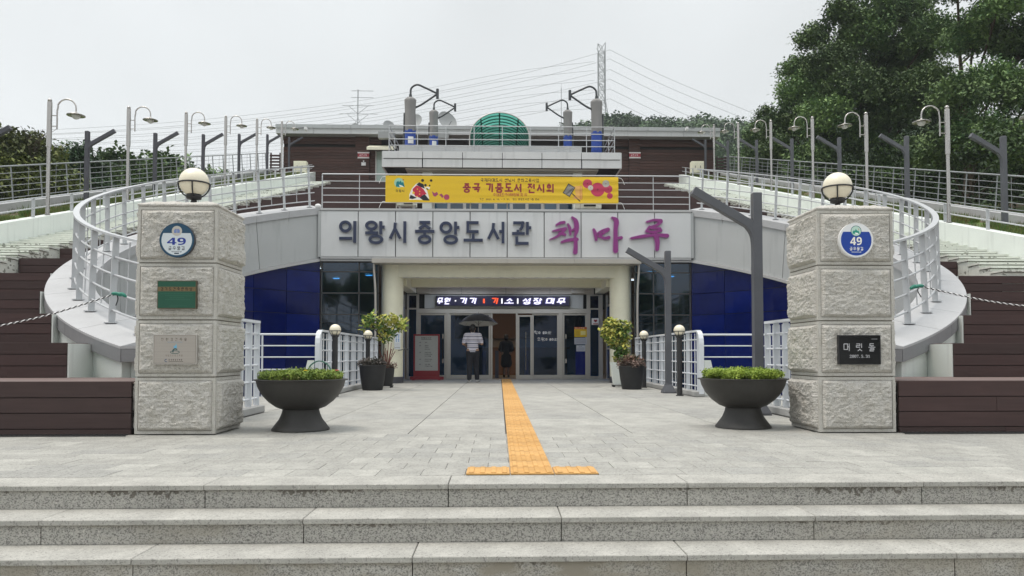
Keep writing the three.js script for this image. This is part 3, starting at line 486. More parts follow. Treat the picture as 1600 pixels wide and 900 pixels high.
// doors: frames and leaves across the door wall
{
  const yb = 0.0, yt = 2.3, S = 1200 / DD, xp = px => (px - 780) / S - 0.22;
  const fr = [];
  const post = (a, b, y0 = 0, y1 = yt) => fr.push(B(xp(b) - xp(a), y1 - y0, 0.1, (xp(a) + xp(b)) / 2, (y0 + y1) / 2, DD));
  post(636, 639.5, 0, 2.78); post(651, 655, 0, 2.78); post(697.5, 702, 0); post(766.5, 769.5); post(806, 809); post(873, 879); post(917, 922.5, 0, 2.78); post(935.5, 942, 0, 2.78);
  fr.push(B(xp(923) - xp(651), 0.15, 0.11, (xp(923) + xp(651)) / 2, 2.235, DD));
  for (const [a, b] of [[639.5, 651], [922.5, 935.5]]) { fr.push(B(xp(b) - xp(a), 0.05, 0.08, (xp(a) + xp(b)) / 2, 2.31, DD), B(xp(b) - xp(a), 0.1, 0.08, (xp(a) + xp(b)) / 2, 0.05, DD), B(xp(b) - xp(a), 0.05, 0.08, (xp(a) + xp(b)) / 2, 2.76, DD)); }
  obj('door_frame', fr, M.frame, lib);
  const leaf = (name, a, b, dd, y1 = 2.15, glass = M.doorGlass, rim = 0.05) => {
    const x0 = xp(a), x1 = xp(b), w = x1 - x0, m = (x0 + x1) / 2, g = [B(w, 0.13, 0.05, m, 0.075, dd), B(w, rim, 0.05, m, y1 - rim / 2, dd), B(rim, y1 - 0.18 - rim + 0.04, 0.05, x0 + rim / 2, (y1 + 0.1) / 2, dd), B(rim, y1 - 0.18 - rim + 0.04, 0.05, x1 - rim / 2, (y1 + 0.1) / 2, dd)];
    const l = obj(name, g, M.frame, lib); obj('pane', B(w - 2 * rim + 0.01, y1 - 0.14 - rim + 0.02, 0.012, m, (y1 + 0.14 - rim) / 2, dd), glass, l); return [l, m, w, x0, x1];
  };
  const handle = (l, x) => { obj('handle', [bar(v3(x, 0.55, DD - 0.1), v3(x, 1.45, DD - 0.1), 0.016, 8)], M.black, l); obj('handle_end', [0.6, 1.4].map(y => B(0.045, 0.14, 0.05, x, y, DD - 0.09)), M.steel, l); };
  const a = leaf('door', 655.5, 697, DD, 2.15); handle(a[0], a[4] - 0.09);
  leaf('fixed_pane', 702, 766, DD + 0.02, 2.15);
  const sl = leaf('sliding_door', 809, 831, DD - 0.04, 2.1); obj('handle', bar(v3(xp(821.5), 0.3, DD - 0.1), v3(xp(821.5), 1.55, DD - 0.1), 0.014, 8), M.steel, sl[0]);
  const fp = leaf('fixed_pane', 831.5, 873, DD + 0.02, 2.15);
  const b = leaf('door', 879.5, 917, DD, 2.15); handle(b[0], b[3] + 0.09);
  for (const [c, d] of [[639.5, 651], [922.5, 935.5]]) { obj('side_pane', B(xp(d) - xp(c), 2.2, 0.012, (xp(c) + xp(d)) / 2, 1.2, DD), M.doorGlass, lib); obj('side_pane', B(xp(d) - xp(c), 0.4, 0.012, (xp(c) + xp(d)) / 2, 2.54, DD), M.doorGlass, lib); }
  // white lettering on the fixed pane: flat cut letters on the glass
  const letters = (text, x, y, s) => { const g = []; let cx = x; for (const ch of text) { const st = syllable(ch); if (!st.length) { if (ch === '!') g.push(B(0.012, s * 0.7, 0.004, cx + 0.01, y + 0.02, DD - 0.02), B(0.012, 0.014, 0.004, cx + 0.01, y - s * 0.48, DD - 0.02)); cx += s * 0.4; continue; } for (const q of st) { if (q.c) { const r = new THREE.RingGeometry(q.c[2] * s - 0.008, q.c[2] * s + 0.008, 16); r.scale(1, q.c[3] / q.c[2], 1); r.translate(cx + q.c[0] * s, y + (0.5 - q.c[1]) * s, -(DD - 0.02)); g.push(r); } else for (let i = 0; i + 1 < q.p.length; i++) g.push(beam(v3(cx + q.p[i][0] * s, y + (0.5 - q.p[i][1]) * s, DD - 0.02), v3(cx + q.p[i + 1][0] * s, y + (0.5 - q.p[i + 1][1]) * s, DD - 0.02), 0.002, 0.016)); } cx += s * 1.05; } return g; };
  obj('glass_lettering', [...letters('책', xp(834.5), 1.53, 0.115), ...letters('이 좋아요!', xp(841.5), 1.52, 0.085), ...letters('의왕', xp(840), 1.31, 0.115), ...letters('이 좋아요!', xp(852.5), 1.3, 0.08)], M.whitePaper, fp[0]);
}
// flanking windows and the room behind
{
  const rows = [3.4, 3.13, 2.53, 1.93, 1.33, 0.73, 0.13, -0.47], cols = [3.62, 4.15, 5.19];
  const wn = obj('window_frame', (() => { const g = []; for (const s of [-1, 1]) { for (const r of rows) g.push(B(1.6, 0.035, 0.07, s * 4.4, r, GD)); for (const c of cols) g.push(B(0.035, 3.9, 0.07, s * c, 1.45, GD)); } return g; })(), M.mull, lib);
  for (const s of [-1, 1]) for (let r = 0; r + 1 < rows.length; r++) for (let c = 0; c < 2; c++) obj('pane', B(cols[c + 1] - cols[c] - 0.03, rows[r] - rows[r + 1] - 0.03, 0.012, s * (cols[c] + cols[c + 1]) / 2, (rows[r] + rows[r + 1]) / 2, GD), M.glass, wn);
  obj('court_wall', [B(1.9, 2.6, 0.1, -4.5, -1.8, GD), B(1.9, 2.6, 0.1, 4.5, -1.8, GD)], M.gap, lib);
  obj('inner_floor', [B(16, 0.1, 8.3, 0, -0.06, 29.4), B(4.2, 0.1, 3.4, -5.6, -0.06, 23.5), B(4.2, 0.1, 3.4, 5.6, -0.06, 23.5)], M.interiorFloor, lib);
  obj('inner_ceiling', [B(16, 0.1, 8.3, 0, 3.5, 29.4), B(4.4, 0.1, 3.6, -5.6, 3.5, 23.5), B(4.4, 0.1, 3.6, 5.6, 3.5, 23.5)], M.interior, lib);
  obj('inner_wall', [B(16, 3.6, 0.1, 0, 1.75, 33.5), B(0.1, 3.6, 12, -7.7, 1.75, 27.6), B(0.1, 3.6, 12, 7.7, 1.75, 27.6), B(0.1, 3.6, 1.35, -3.42, 1.75, 22.9), B(0.1, 3.6, 1.35, 3.42, 1.75, 22.9)], M.interior, lib);
  obj('reception_counter', [B(3.6, 1.05, 0.5, 0.7, 0.52, 31), B(3.8, 0.05, 0.62, 0.7, 1.07, 31)], M.counter, lib);
  obj('wall_cladding', [B(5.5, 1.2, 0.06, 0.6, 2.1, 33.3)], M.counter, lib);
  obj('bookcase', (() => { const g = []; for (const x of [-5.6, 5.6]) for (let k = 0; k < 5; k++) g.push(B(2.6, 0.04, 0.3, x, 0.3 + k * 0.42, 28.5)); for (const x of [-6.9, -4.3, 4.3, 6.9]) g.push(B(0.04, 2.2, 0.3, x, 1.1, 28.5)); return g; })(), M.counter, lib);
  obj('partition', B(0.52, 0.95, 0.04, 2.62, 0.5, 25.9), std([0.01, 0.09, 0.4], 0.5), lib);
  obj('turnstile', [B(0.12, 0.95, 0.9, -0.75, 0.47, 27.4), B(0.12, 0.95, 0.9, -0.3, 0.47, 27.4), B(0.12, 0.95, 0.9, 0.75, 0.47, 27.4)], M.lampGrey, lib);
}
// ceiling lamps inside: glowing panels with a light of the same size
{
  const glow = std([0.9, 0.92, 0.95], 0.5, { emissive: new THREE.Color(0.75, 0.88, 1), emissiveIntensity: 1.6 });
  let li = 0; const lampLabel = ['square ceiling light nearest the glass behind the left windows', 'square ceiling light in the middle behind the left windows', 'square ceiling light farthest back behind the left windows', 'square ceiling light nearest the glass behind the right windows', 'square ceiling light in the middle behind the right windows', 'square ceiling light farthest back behind the right windows', 'warm ceiling light left of the open door, inside the hall', 'warm ceiling light right of the open door, inside the hall', 'warm ceiling light over the reception counter'];
  for (const [x, d] of [[-5.7, 23.2], [-4.5, 25.3], [-5.8, 26.4], [4.6, 24.2], [5.5, 25.4], [4.4, 26.6], [-1.6, 27.6], [1.4, 27.6], [0, 30]]) {
    const l = thing('ceiling_lamp', '', 'ceiling light', [x, 3.42, d]); l.userData.label = lampLabel[li++]; l.userData.group = 'ceiling lights in the library hall';
    obj('housing', [B(0.26, 0.02, 0.02, 0, 0.0, 0.12), B(0.26, 0.02, 0.02, 0, 0, -0.12), B(0.02, 0.02, 0.22, -0.12, 0, 0), B(0.02, 0.02, 0.22, 0.12, 0, 0)], M.frame, l); obj('diffuser', B(0.2, 0.015, 0.2, 0, -0.008, 0), glow, l);
    const r = new THREE.RectAreaLight(d > 27 ? new THREE.Color(1, 0.8, 0.58) : new THREE.Color(0.85, 0.92, 1), d > 27 ? 90 : 30, 0.2, 0.2); r.position.set(x, 3.4, -d); r.lookAt(x, 0, -d); scene.add(r);
  }
}
// lit tubes under the porch ceiling, half behind the inner beam
for (const [x, l] of [[-1.35, 'lit fluorescent tube under the porch ceiling, left of the middle'], [1.35, 'lit fluorescent tube under the porch ceiling, right of the middle']]) {
  const t = thing('porch_light', l, 'ceiling light', [x, 2.955, 24.4]); obj('housing', B(1.9, 0.05, 0.22, 0, 0.04, 0), M.whitePaper, t); for (const q of [-0.8, 0.8]) obj('hanger', B(0.02, 0.34, 0.02, q, 0.23, 0), M.steel, t); obj('diffuser', B(1.8, 0.03, 0.16, 0, 0, 0), std([0.85, 0.88, 0.95], 0.4, { emissive: new THREE.Color(0.6, 0.72, 1), emissiveIntensity: 1.8 }), t);
  const r = new THREE.RectAreaLight(new THREE.Color(0.85, 0.92, 1), 9, 1.8, 0.16); r.position.set(x, 2.93, -24.4); r.lookAt(x, 0, -24.4); scene.add(r);
}
// LED board
{
  const t = thing('led_sign', 'long LED message board with glowing white and red Korean text over the doors', 'LED sign', [-0.09, 2.555, DD - 0.12]);
  obj('case', [B(4.4, 0.33, 0.1, 0, 0, 0)], M.black, t);
  const tx = canvasTex(1400, 104, (g, w, h) => {
    g.fillStyle = '#0a0820'; g.fillRect(0, 0, w, h); const y = 52, s = 66;
    const put = (str, x, c, gl) => { ink(g, gl); g.globalAlpha = 0.45; hangul(g, str, x, y, s, 0.34); g.globalAlpha = 1; ink(g, c); hangul(g, str, x, y, s, 0.17); };
    const wide = (str, x, c, gl, k = 1.5) => { g.save(); g.translate(x, 0); g.transform(k, 0, -0.22, 1, 12, 0); put(str, 0, c, gl); g.restore(); };
    wide('무원', -6, '#fff', '#5d4be8', 1.1); wide('기기', 236, '#fff', '#5d4be8', 1.35); wide('기', 570, '#ff5a22', '#b01808', 1.3); wide('소', 716, '#fff', '#5d4be8', 1.6); wide('성장', 905, '#fff', '#5d4be8', 1.5); wide('머무', 1160, '#fff', '#5d4be8', 1.5);
    ink(g, '#fff'); g.fillRect(186, 44, 15, 15); ink(g, '#ff5a22'); g.fillRect(486, 26, 18, 52); ink(g, '#fff'); g.fillRect(678, 22, 16, 60); g.fillRect(846, 22, 16, 60);
    g.fillStyle = '#0a0820'; for (let x = 0; x < w; x += 7) g.fillRect(x, 0, 1.4, h); for (let v = 0; v < h; v += 7) g.fillRect(0, v, w, 1.4);
  });
  const m = new THREE.MeshStandardMaterial({ color: 0x050508, emissive: 0xffffff, emissiveMap: tx, emissiveIntensity: 1.7, roughness: 0.4 });
  obj('screen', new THREE.PlaneGeometry(4.3, 0.3).translate(0, 0, 0.052), m, t);
  const r = new THREE.RectAreaLight(0xa090ff, 0.5, 4.3, 0.3); r.position.set(-0.09, 2.555, -(DD - 0.2)); r.lookAt(-0.09, 2.555, 0); scene.add(r);
}
// navy block letters and purple brush letters on the fascia
function ringGeo(rx, ry, w, dep) { const s = new THREE.Shape(); s.absellipse(0, 0, rx + w / 2, ry + w / 2, 0, Math.PI * 2); const h = new THREE.Path(); h.absellipse(0, 0, rx - w / 2, ry - w / 2, 0, Math.PI * 2, true); s.holes.push(h); return new THREE.ExtrudeGeometry(s, { depth: dep, bevelEnabled: false, curveSegments: 24 }); }
function strokeGeo(st, sx, sy, w, dep, ext = 0) { // syllable strokes as raised bars, each a hair above the last
  const g = []; let k = 0;
  for (const q of st) {
    if (q.c) { g.push(ringGeo(q.c[2] * sx, q.c[3] * sy, w, dep + k++ * 0.0015).translate((q.c[0] - 0.5) * sx, (0.5 - q.c[1]) * sy, 0)); continue; }
    for (let i = 0; i + 1 < q.p.length; i++) {
      const [a, b] = [q.p[i], q.p[i + 1]].map(p => new THREE.Vector2((p[0] - 0.5) * sx, (0.5 - p[1]) * sy)), v = b.clone().sub(a), L = v.length(), e0 = i ? w / 2 : ext, e1 = i + 2 < q.p.length ? w / 2 : ext;
      const dz = dep + k++ * 0.0015; g.push(new THREE.BoxGeometry(L + e0 + e1, w, dz).translate((e1 - e0) / 2, 0, dz / 2).rotateZ(Math.atan2(v.y, v.x)).translate((a.x + b.x) / 2, (a.y + b.y) / 2, 0));
    }
  }
  return merge(g);
}
{
  const navy = std([0.022, 0.032, 0.075], 0.45), edge = std([0.55, 0.56, 0.58], 0.4);
  const t = thing('library_name_sign', 'raised navy Korean block letters spelling the library name on the grey fascia', 'sign', [0, 4.18, FD - 0.0]);
  const px = [546, 586.5, 624, 664, 703, 739.5, 777, 815]; [...'의왕시중앙도서관'].forEach((ch, i) => {
    const x = P(px[i], 364, FD).x, st = syllable(ch), g = obj('letter', strokeGeo(st, 0.53, 0.6, 0.078, 0.085).translate(x, 0.03, 0), navy, t); obj('letter_edge', strokeGeo(st, 0.53, 0.6, 0.112, 0.04, 0.017).translate(x, 0.03, -0.003), edge, g);
  });
  // brush strokes: [x, y, width] in photograph detail units of 1/5.714 pixel
  const brush = {
    '책': [[[512, 182, 14], [545, 166, 22], [578, 160, 22]], [[478, 238, 10], [530, 228, 20], [590, 216, 24]], [[588, 218, 22], [552, 258, 22], [505, 292, 16], [452, 312, 5]], [[535, 255, 18], [560, 262, 22], [585, 270, 20]], [[612, 176, 12], [627, 212, 24], [634, 265, 16]], [[634, 240, 10], [666, 222, 16]], [[650, 116, 14], [680, 148, 34], [688, 225, 36], [674, 288, 14]], [[557, 336, 16], [610, 320, 24], [692, 312, 26]], [[677, 306, 30], [681, 370, 30], [677, 426, 36]]],
    '마': [[[842, 224, 18], [856, 262, 28], [864, 314, 20]], [[868, 262, 8], [912, 238, 18], [968, 224, 30]], [[905, 240, 14], [886, 286, 18]], [[968, 228, 26], [928, 254, 20], [906, 278, 14]], [[890, 286, 14], [938, 302, 20], [976, 296, 26]], [[1006, 118, 14], [1040, 142, 38], [1036, 230, 32], [1036, 412, 40]], [[1040, 304, 18], [1086, 297, 24]]],
    '루': [[[1318, 156, 16], [1378, 140, 18], [1438, 148, 32]], [[1440, 152, 28], [1405, 184, 22], [1332, 208, 18]], [[1338, 198, 16], [1312, 238, 18]], [[1312, 238, 20], [1372, 248, 22], [1438, 232, 24]], [[1350, 214, 16], [1432, 216, 20]], [[1176, 302, 16], [1262, 288, 26], [1380, 274, 24], [1494, 280, 32]], [[1396, 280, 44], [1408, 340, 36], [1405, 398, 30]]],
  };
  const stroke = (pts, grow, dep) => {
    const c = new THREE.CatmullRomCurve3(pts.map(([x, y, w]) => { const p = P(780 + x / 5.714, 320 + y / 5.714, FD); return new THREE.Vector3(p.x, p.y - 4.18, w / 5.714 / 1200 * FD / 2 * 1.08 + grow); })), n = 14, A = [], Z = [];
    for (let i = 0; i <= n; i++) { const p = c.getPoint(i / n), t = c.getTangent(i / n), l = Math.hypot(t.x, t.y) || 1; A.push([p.x - t.y / l * p.z, p.y + t.x / l * p.z]); Z.unshift([p.x + t.y / l * p.z, p.y - t.x / l * p.z]); }
    const cap = (i, sgn) => { const p = c.getPoint(i), t = c.getTangent(i), a0 = Math.atan2(t.y, t.x) + (sgn > 0 ? Math.PI / 2 : -Math.PI / 2), o = []; for (let k = 1; k < 6; k++) { const a = a0 - Math.PI * k / 6; o.push([p.x + Math.cos(a) * p.z, p.y + Math.sin(a) * p.z]); } return o; };
    const pts2 = [...A, ...cap(1, 1), ...Z, ...cap(0, -1)];
    return new THREE.ExtrudeGeometry(new THREE.Shape(pts2.map(p => new THREE.Vector2(...p))), { depth: dep, bevelEnabled: false });
  };
  const purple = std([0.25, 0.028, 0.2], 0.4), lilac = std([0.5, 0.4, 0.52], 0.45);
  const u = thing('brush_letter_sign', 'raised purple brush-written Korean letters at the right end of the grey fascia', 'sign', [0, 4.18, FD]);
  for (const k of Object.keys(brush)) { const m = obj('letter', brush[k].map((s, i) => stroke(s, 0, 0.085 + i * 0.0015)), purple, u); obj('letter_edge', brush[k].map((s, i) => stroke(s, 0.018, 0.04 + i * 0.0012).translate(0, 0, -0.003)), lilac, m); }
}
// ---------------------------------------------------------------- railing over the fascia and the banner
{
  const t = thing('fascia_railing', 'thin grey railing on top of the grey fascia', 'railing', [0, 4.88, FD + 0.17]);
  for (const [h, r] of [[1.0, 0.02], [0.8, 0.012], [0.6, 0.012], [0.4, 0.012], [0.2, 0.012]]) obj('rail_bar', bar(v3(-HW, h, 0), v3(HW, h, 0), r, 6), M.rail, t);
  for (let i = 0; i <= 10; i++) obj('post', bar(v3(-HW + i * HW / 5, 0, 0), v3(-HW + i * HW / 5, 1, 0), i % 2 ? 0.012 : 0.018, 6), M.rail, t);
  const b = thing('exhibition_banner', 'yellow cloth banner with Korean book exhibition text and a panda, tied to the railing', 'banner', [0, 0, 0]);
  const W = 6.52, H = 0.75, cx = P(785, 296, FD).x, cy = P(785, 296.5, FD).y;
  const tex = canvasTex(2048, 236, (g, w, h) => {
    const k = w / 364, X = v => (v - 603) * k, Y = v => (v - 275.5) * k * 0.985;
    g.fillStyle = '#e6bf2b'; g.fillRect(0, 0, w, h);
    const disc = (x, y, r, c) => { g.fillStyle = c; g.beginPath(); g.arc(X(x), Y(y), r * k, 0, 7); g.fill(); };
    const poly = (c, ...p) => { g.fillStyle = c; g.beginPath(); for (let i = 0; i < p.length; i += 2) g[i ? 'lineTo' : 'moveTo'](X(p[i]), Y(p[i + 1])); g.closePath(); g.fill(); };
    // city emblem: green hills in a pale disc
    disc(624, 287, 7.6, '#9fd0b4'); poly('#0d7a80', 619, 293.5, 620, 286, 623, 284, 624, 286.5, 626, 283.5, 628.5, 287, 630.5, 285.5, 633, 293.5); poly('#f2efe0', 624, 290, 629, 291.5, 632, 294, 625, 293); disc(630.5, 282.3, 1.1, '#c4533a');
    ink(g, '#3b3a20'); hangul(g, '의왕시', X(619), Y(300), 24, 0.13);
    // panda with red patch
    poly('#f6f1e8', 640, 314, 640, 306, 644, 296, 650, 289, 655, 286, 662, 290, 668, 300, 671, 312, 660, 314); poly('#23262e', 651, 290, 655, 286, 662, 289, 664, 296, 656, 293); poly('#23262e', 640, 312, 642, 306, 652, 311, 664, 305, 672, 315, 662, 315, 655, 310, 645, 313);
    poly('#c53048', 645, 297, 651, 291, 657, 293, 662, 297, 667, 305, 661, 306, 657, 310, 650, 309, 646, 303); for (const [x, y] of [[652.5, 297], [656, 300.5], [656, 305], [652, 308.5]]) disc(x, y, 1, '#f0c53a'); disc(646.5, 303, 2, '#f0c53a');
    for (const [x, y, r] of [[660.5, 283, 2.3], [673.8, 283, 2], [665, 290.5, 2], [671.5, 291, 1.3], [668.5, 296, 1.8]]) disc(x, y, r, '#221f22'); poly('#f7f3e6', 664, 294.5, 668, 292.6, 672.5, 294, 671, 297.5, 667, 295);
    poly('#a5486a', 675, 300, 679, 303, 683, 301, 685, 305, 680, 309, 677, 307); poly('#a5486a', 686, 306, 690, 303.5, 693.5, 308, 691, 311, 689, 308); disc(698, 309.3, 4.4, '#b04468');
    // lettering
    const line = (str, cxp, y, s, wt, c, sp) => { ink(g, c); const ww = hwidth(str, s, sp); hangul(g, str, X(cxp) - ww / 2, Y(y), s, wt, sp); };
    line('국제자매도시 셴닝시 문화교류사업', 797, 281.8, 31, 0.13, '#4a3420', 1.06);
    line('중국 기증도서 전시회', 796, 294.2, 76, 0.19, '#8f2b3a', 1.1);
    // eight Chinese characters in strokes
    ink(g, '#9c3a3a'); g.lineWidth = 3; const hz = [[[1, 3, 9, 3, 9, 7, 1, 7, 1, 3], [5, 0, 5, 10]], [[0, 0, 10, 0, 10, 10, 0, 10, 0, 0], [2, 3, 8, 3], [2, 5, 8, 5], [2, 8, 8, 8], [5, 3, 5, 8]], [[0, 0, 10, 0, 10, 10, 0, 10, 0, 0], [3, 2, 7, 2, 3, 6], [3, 4, 8, 6], [4, 8, 6, 9]], [[1, 2, 8, 2, 8, 5], [0, 5, 10, 5, 9, 9], [5, 0, 5, 10], [8, 0, 9, 1]], [[0, 3, 3, 3], [1.5, 0, 1.5, 10], [0, 7, 3, 5], [5, 0, 9, 0, 9, 3, 5, 3, 5, 0], [4, 5, 10, 5, 10, 10], [4, 5, 4, 10], [4, 7, 10, 7], [7, 4, 7, 10]], [[0, 1, 3, 1, 3, 7, 0, 7, 0, 1], [1.5, 3, 1.5, 6], [0, 10, 3, 7], [5, 2, 10, 2, 10, 5, 5, 5, 5, 2], [7.5, 2, 7.5, 5], [5, 7, 10, 7, 10, 10, 5, 10, 5, 7], [6, 0, 7, 2]], [[1, 0, 9, 0, 9, 3, 1, 3], [1, 0, 1, 6, 0, 10], [2, 5, 9, 5], [4, 3, 4, 7], [7, 3, 7, 7], [1, 7, 10, 7], [4, 7, 4, 10, 6, 9], [5, 7, 9, 10]], [[1, 0, 1, 3], [3, 0, 3, 3], [5, 0, 4, 3], [5, 1, 9, 1], [2, 4, 8, 4, 8, 8], [2, 4, 2, 8], [5, 5, 4, 8, 1, 10], [6, 7, 6, 10, 9, 10]]];
    hz.push([[5, 0, 0, 4], [5, 0, 10, 4], [3, 4, 7, 4], [1, 6, 9, 6], [4, 6, 2, 9, 8, 9], [7, 7, 9, 10]]);
    hz.forEach((c, i) => { const x0 = X(770 + i * 6.1), y0 = Y(302.2), s = 2.9; for (const l of c) { g.beginPath(); for (let j = 0; j < l.length; j += 2) g[j ? 'lineTo' : 'moveTo'](x0 + l[j] * s, y0 + l[j + 1] * s); g.stroke(); } });
    ink(g, '#4a3420'); hangul(g, '기간', X(749), Y(312.2), 19, 0.12, 1.05); hangul(g, '2021. 6. 15. ~ 7. 31.', X(759), Y(312.6), 20, 0.1); hangul(g, '장소 중앙도서관 1층 로비', X(801), Y(312.2), 19, 0.12, 1.05);
    // book and flowers
    g.save(); g.translate(X(889.5), Y(297)); g.rotate(0.55); g.fillStyle = '#3a3634'; g.fillRect(-36, -50, 72, 100); g.fillStyle = '#8f8c88'; g.fillRect(-29, -43, 58, 86); g.fillStyle = '#3a3634'; for (let i = 0; i < 9; i++) g.fillRect(-24 + (i * 37 % 40), -38 + i * 9, 14, 5); g.restore();
    g.strokeStyle = '#3b2320'; g.lineWidth = 9; g.beginPath(); g.moveTo(X(894), Y(302)); g.lineTo(X(907), Y(315)); g.stroke();
    g.globalAlpha = 0.55; poly('#e9a68a', 898, 290, 910, 290, 910, 311, 895, 311, 900, 304); g.globalAlpha = 1; g.strokeStyle = '#c06a4a'; g.lineWidth = 4; g.strokeRect(X(907), Y(290), 3 * k, 21 * k);
    for (const [x, y, r, c] of [[918.5, 286.5, 7.3, '#c0405e'], [934.5, 296, 11, '#c23c5c'], [951, 295, 6.6, '#c0405e'], [953.5, 306, 4.6, '#c0405e'], [947.5, 286.5, 5.6, '#b7b3a8'], [923.3, 293, 4.2, '#c9c2b4']]) { disc(x, y, r, c); disc(x, y, r * 0.12, '#8d2c44'); }
  });
  const pg = new THREE.PlaneGeometry(W, H, 80, 12), pp = pg.attributes.position;
  for (let i = 0; i < pp.count; i++) { const x = pp.getX(i), y = pp.getY(i); pp.setZ(i, 0.012 * Math.sin(y * 32 + 0.4 * Math.sin(x * 1.3)) * (0.6 + 0.5 * Math.sin(x * 0.7)) + 0.012 * Math.sin(x * 2.1 + 1)); }
  pg.computeVertexNormals();
  const cl = obj('cloth', pg.translate(cx, cy, -(FD - 0.02)), new THREE.MeshStandardMaterial({ map: tex, roughness: 0.75, side: THREE.DoubleSide }), b);
  for (const s of [-1, 1]) for (const y of [-1, 1]) obj('tie_cord', tube([v3(cx + s * W / 2, cy + y * H / 2 * 0.95, FD - 0.01), v3(cx + s * (W / 2 + 0.12), cy + y * H / 2 * 0.93, FD + 0.1), v3(cx + s * (W / 2 + 0.2), cy + y * H / 2 * 0.93 - 0.16, FD + 0.12)], 0.008, 12, 5), M.whitePaper, b);
}
// ---------------------------------------------------------------- storey above the entrance with roof terrace
const SD = 24.0;
{
  const t = struct('roof_terrace', 'upper storey with long window band under a pale roof terrace slab', 'building');
  const xl = P(598, 240, SD).x, xr = P(970, 240, SD).x, W = xr - xl, cx = (xl + xr) / 2, yT = P(785, 237.5, SD).y, yM = P(785, 249, SD).y, yB = P(785, 262, SD).y;
  const np = 6, pw = W / np;
  for (let i = 0; i < np; i++) { obj('edge_panel', muv(B(pw - 0.02, yT - yM - 0.012, 0.06, xl + (i + 0.5) * pw, (yT + yM) / 2 + 0.006, SD), rr(0, 4)), M.panel, t); obj('edge_panel', muv(B(pw - 0.02 - (i === 0 || i === np - 1 ? 0.03 : 0), yM - yB - 0.012, 0.06, xl + (i + 0.5) * pw, (yM + yB) / 2 - 0.006, SD + 0.02), rr(0, 4)), M.panel, t); }
  obj('slab', [B(W - 0.04, yT - yB - 0.02, 17.5, cx, (yT + yB) / 2, SD + 8.8)], M.gap, t);
  for (const s of [-1, 1]) obj('side_panel', muv(B(0.05, yT - yB, 8, cx + s * W / 2, (yT + yB) / 2, SD + 4)), M.panel, t);
  const uT = P(768, 229.5, SD + 0.25).y;
  obj('kerb', muv(B(P(910, 232, SD).x - P(622, 232, SD).x, uT - yT + 0.02, 0.3, (P(910, 232, SD).x + P(622, 232, SD).x) / 2, (uT + yT) / 2 - 0.01, SD + 0.35)), M.panel, t);
  for (const [a, b] of [[650, 712], [750, 812], [856, 910]]) obj('drain_slot', B(P(b, 237, SD).x - P(a, 237, SD).x, 0.035, 0.02, (P(a, 237, SD).x + P(b, 237, SD).x) / 2, yT + 0.022, SD + 0.19), M.gap, t);
  // ceiling slats
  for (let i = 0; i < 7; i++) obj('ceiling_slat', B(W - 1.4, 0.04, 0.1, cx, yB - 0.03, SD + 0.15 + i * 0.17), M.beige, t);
  for (const [px] of [[668], [902]]) obj('corner_column', muv(B(0.3, 2.2, 0.3, P(px, 300, SD + 0.6).x, yB - 1.1, SD + 0.6)), M.white, t);
  const WD = 25.4, x0 = P(677, 324, WD).x, x1 = P(896, 324, WD).x, n = 9, w = (x1 - x0) / n, wf = [];
  for (let i = 0; i <= n; i++) wf.push(B(0.1, 2.0, 0.08, x0 + i * w, 5.55, WD)); wf.push(B(x1 - x0, 0.1, 0.08, (x0 + x1) / 2, 6.5, WD), B(x1 - x0, 0.12, 0.1, (x0 + x1) / 2, 4.6, WD));
  const fr = obj('window_band', wf, M.whitePaper, t); const wg = phy([0.02, 0.06, 0.11], 0.05, { clearcoat: 1 }), wg2 = phy([0.03, 0.11, 0.2], 0.06, { clearcoat: 1 });
  for (let i = 0; i < n; i++) obj('pane', B(w - 0.1, 1.85, 0.02, x0 + (i + 0.5) * w, 5.55, WD + 0.01), [1, 0, 0, 1, 1, 0, 0, 1, 0][i] ? wg2 : wg, fr);
  obj('room_back', [B(x1 - x0 + 0.6, 3, 0.1, (x0 + x1) / 2, 5.3, WD + 0.5), B(0.4, 3, 9, x0 - 0.3, 5.2, WD + 4.3), B(0.4, 3, 9, x1 + 0.3, 5.2, WD + 4.3)], M.under, t);
  obj('roof_floor', B(6, 0.2, 2.6, 0, 4.4, 22.9), M.concrete, t);
  // roof railing
  const rl = thing('roof_railing', 'thin grey railing round the roof terrace edge', 'railing');
  const rx0 = xl + 0.18, rx1 = xr - 0.18, z0 = SD + 0.12, zb = SD + 8;
  for (const h of [0.85, 0.62, 0.42, 0.22]) { obj('rail_bar', bar(v3(rx0, yT + h, z0), v3(rx1, yT + h, z0), 0.015, 6), M.rail, rl); for (const x of [rx0, rx1]) obj('rail_bar', bar(v3(x, yT + h, z0), v3(x, yT + h, zb), 0.015, 6), M.rail, rl); }
  for (let i = 0; i <= 8; i++) obj('post', bar(v3(mixn(rx0, rx1, i / 8), yT, z0), v3(mixn(rx0, rx1, i / 8), yT + 0.85, z0), 0.016, 6), M.rail, rl);
  for (const x of [rx0, rx1]) for (let i = 1; i <= 6; i++) obj('post', bar(v3(x, yT, mixn(z0, zb, i / 6)), v3(x, yT + 0.85, mixn(z0, zb, i / 6)), 0.016, 6), M.rail, rl);
  // green vaulted canopy
  const dm = thing('green_canopy', 'green translucent barrel vault canopy over the roof stairs', 'canopy');
  const cxx = P(780.5, 210, 31.2).x, hw = 47 / 1200 * 31.2, yTop = P(781, 176, 31.2).y, yS = P(781, 216, 31.2).y, sec = (a, k = 1) => { const r = 1; return [cxx + hw * k * Math.cos(a), yS + (yTop - yS) * k * Math.sin(a)]; };
  const Sg = [], LD0 = 31.2, LD1 = 37.5; const prof = []; for (let i = 0; i <= 24; i++) prof.push(sec(Math.PI * i / 24)); prof.unshift([cxx + hw * 0.96, yS - 2.2]); prof.push([cxx - hw * 0.96, yS - 2.2]);
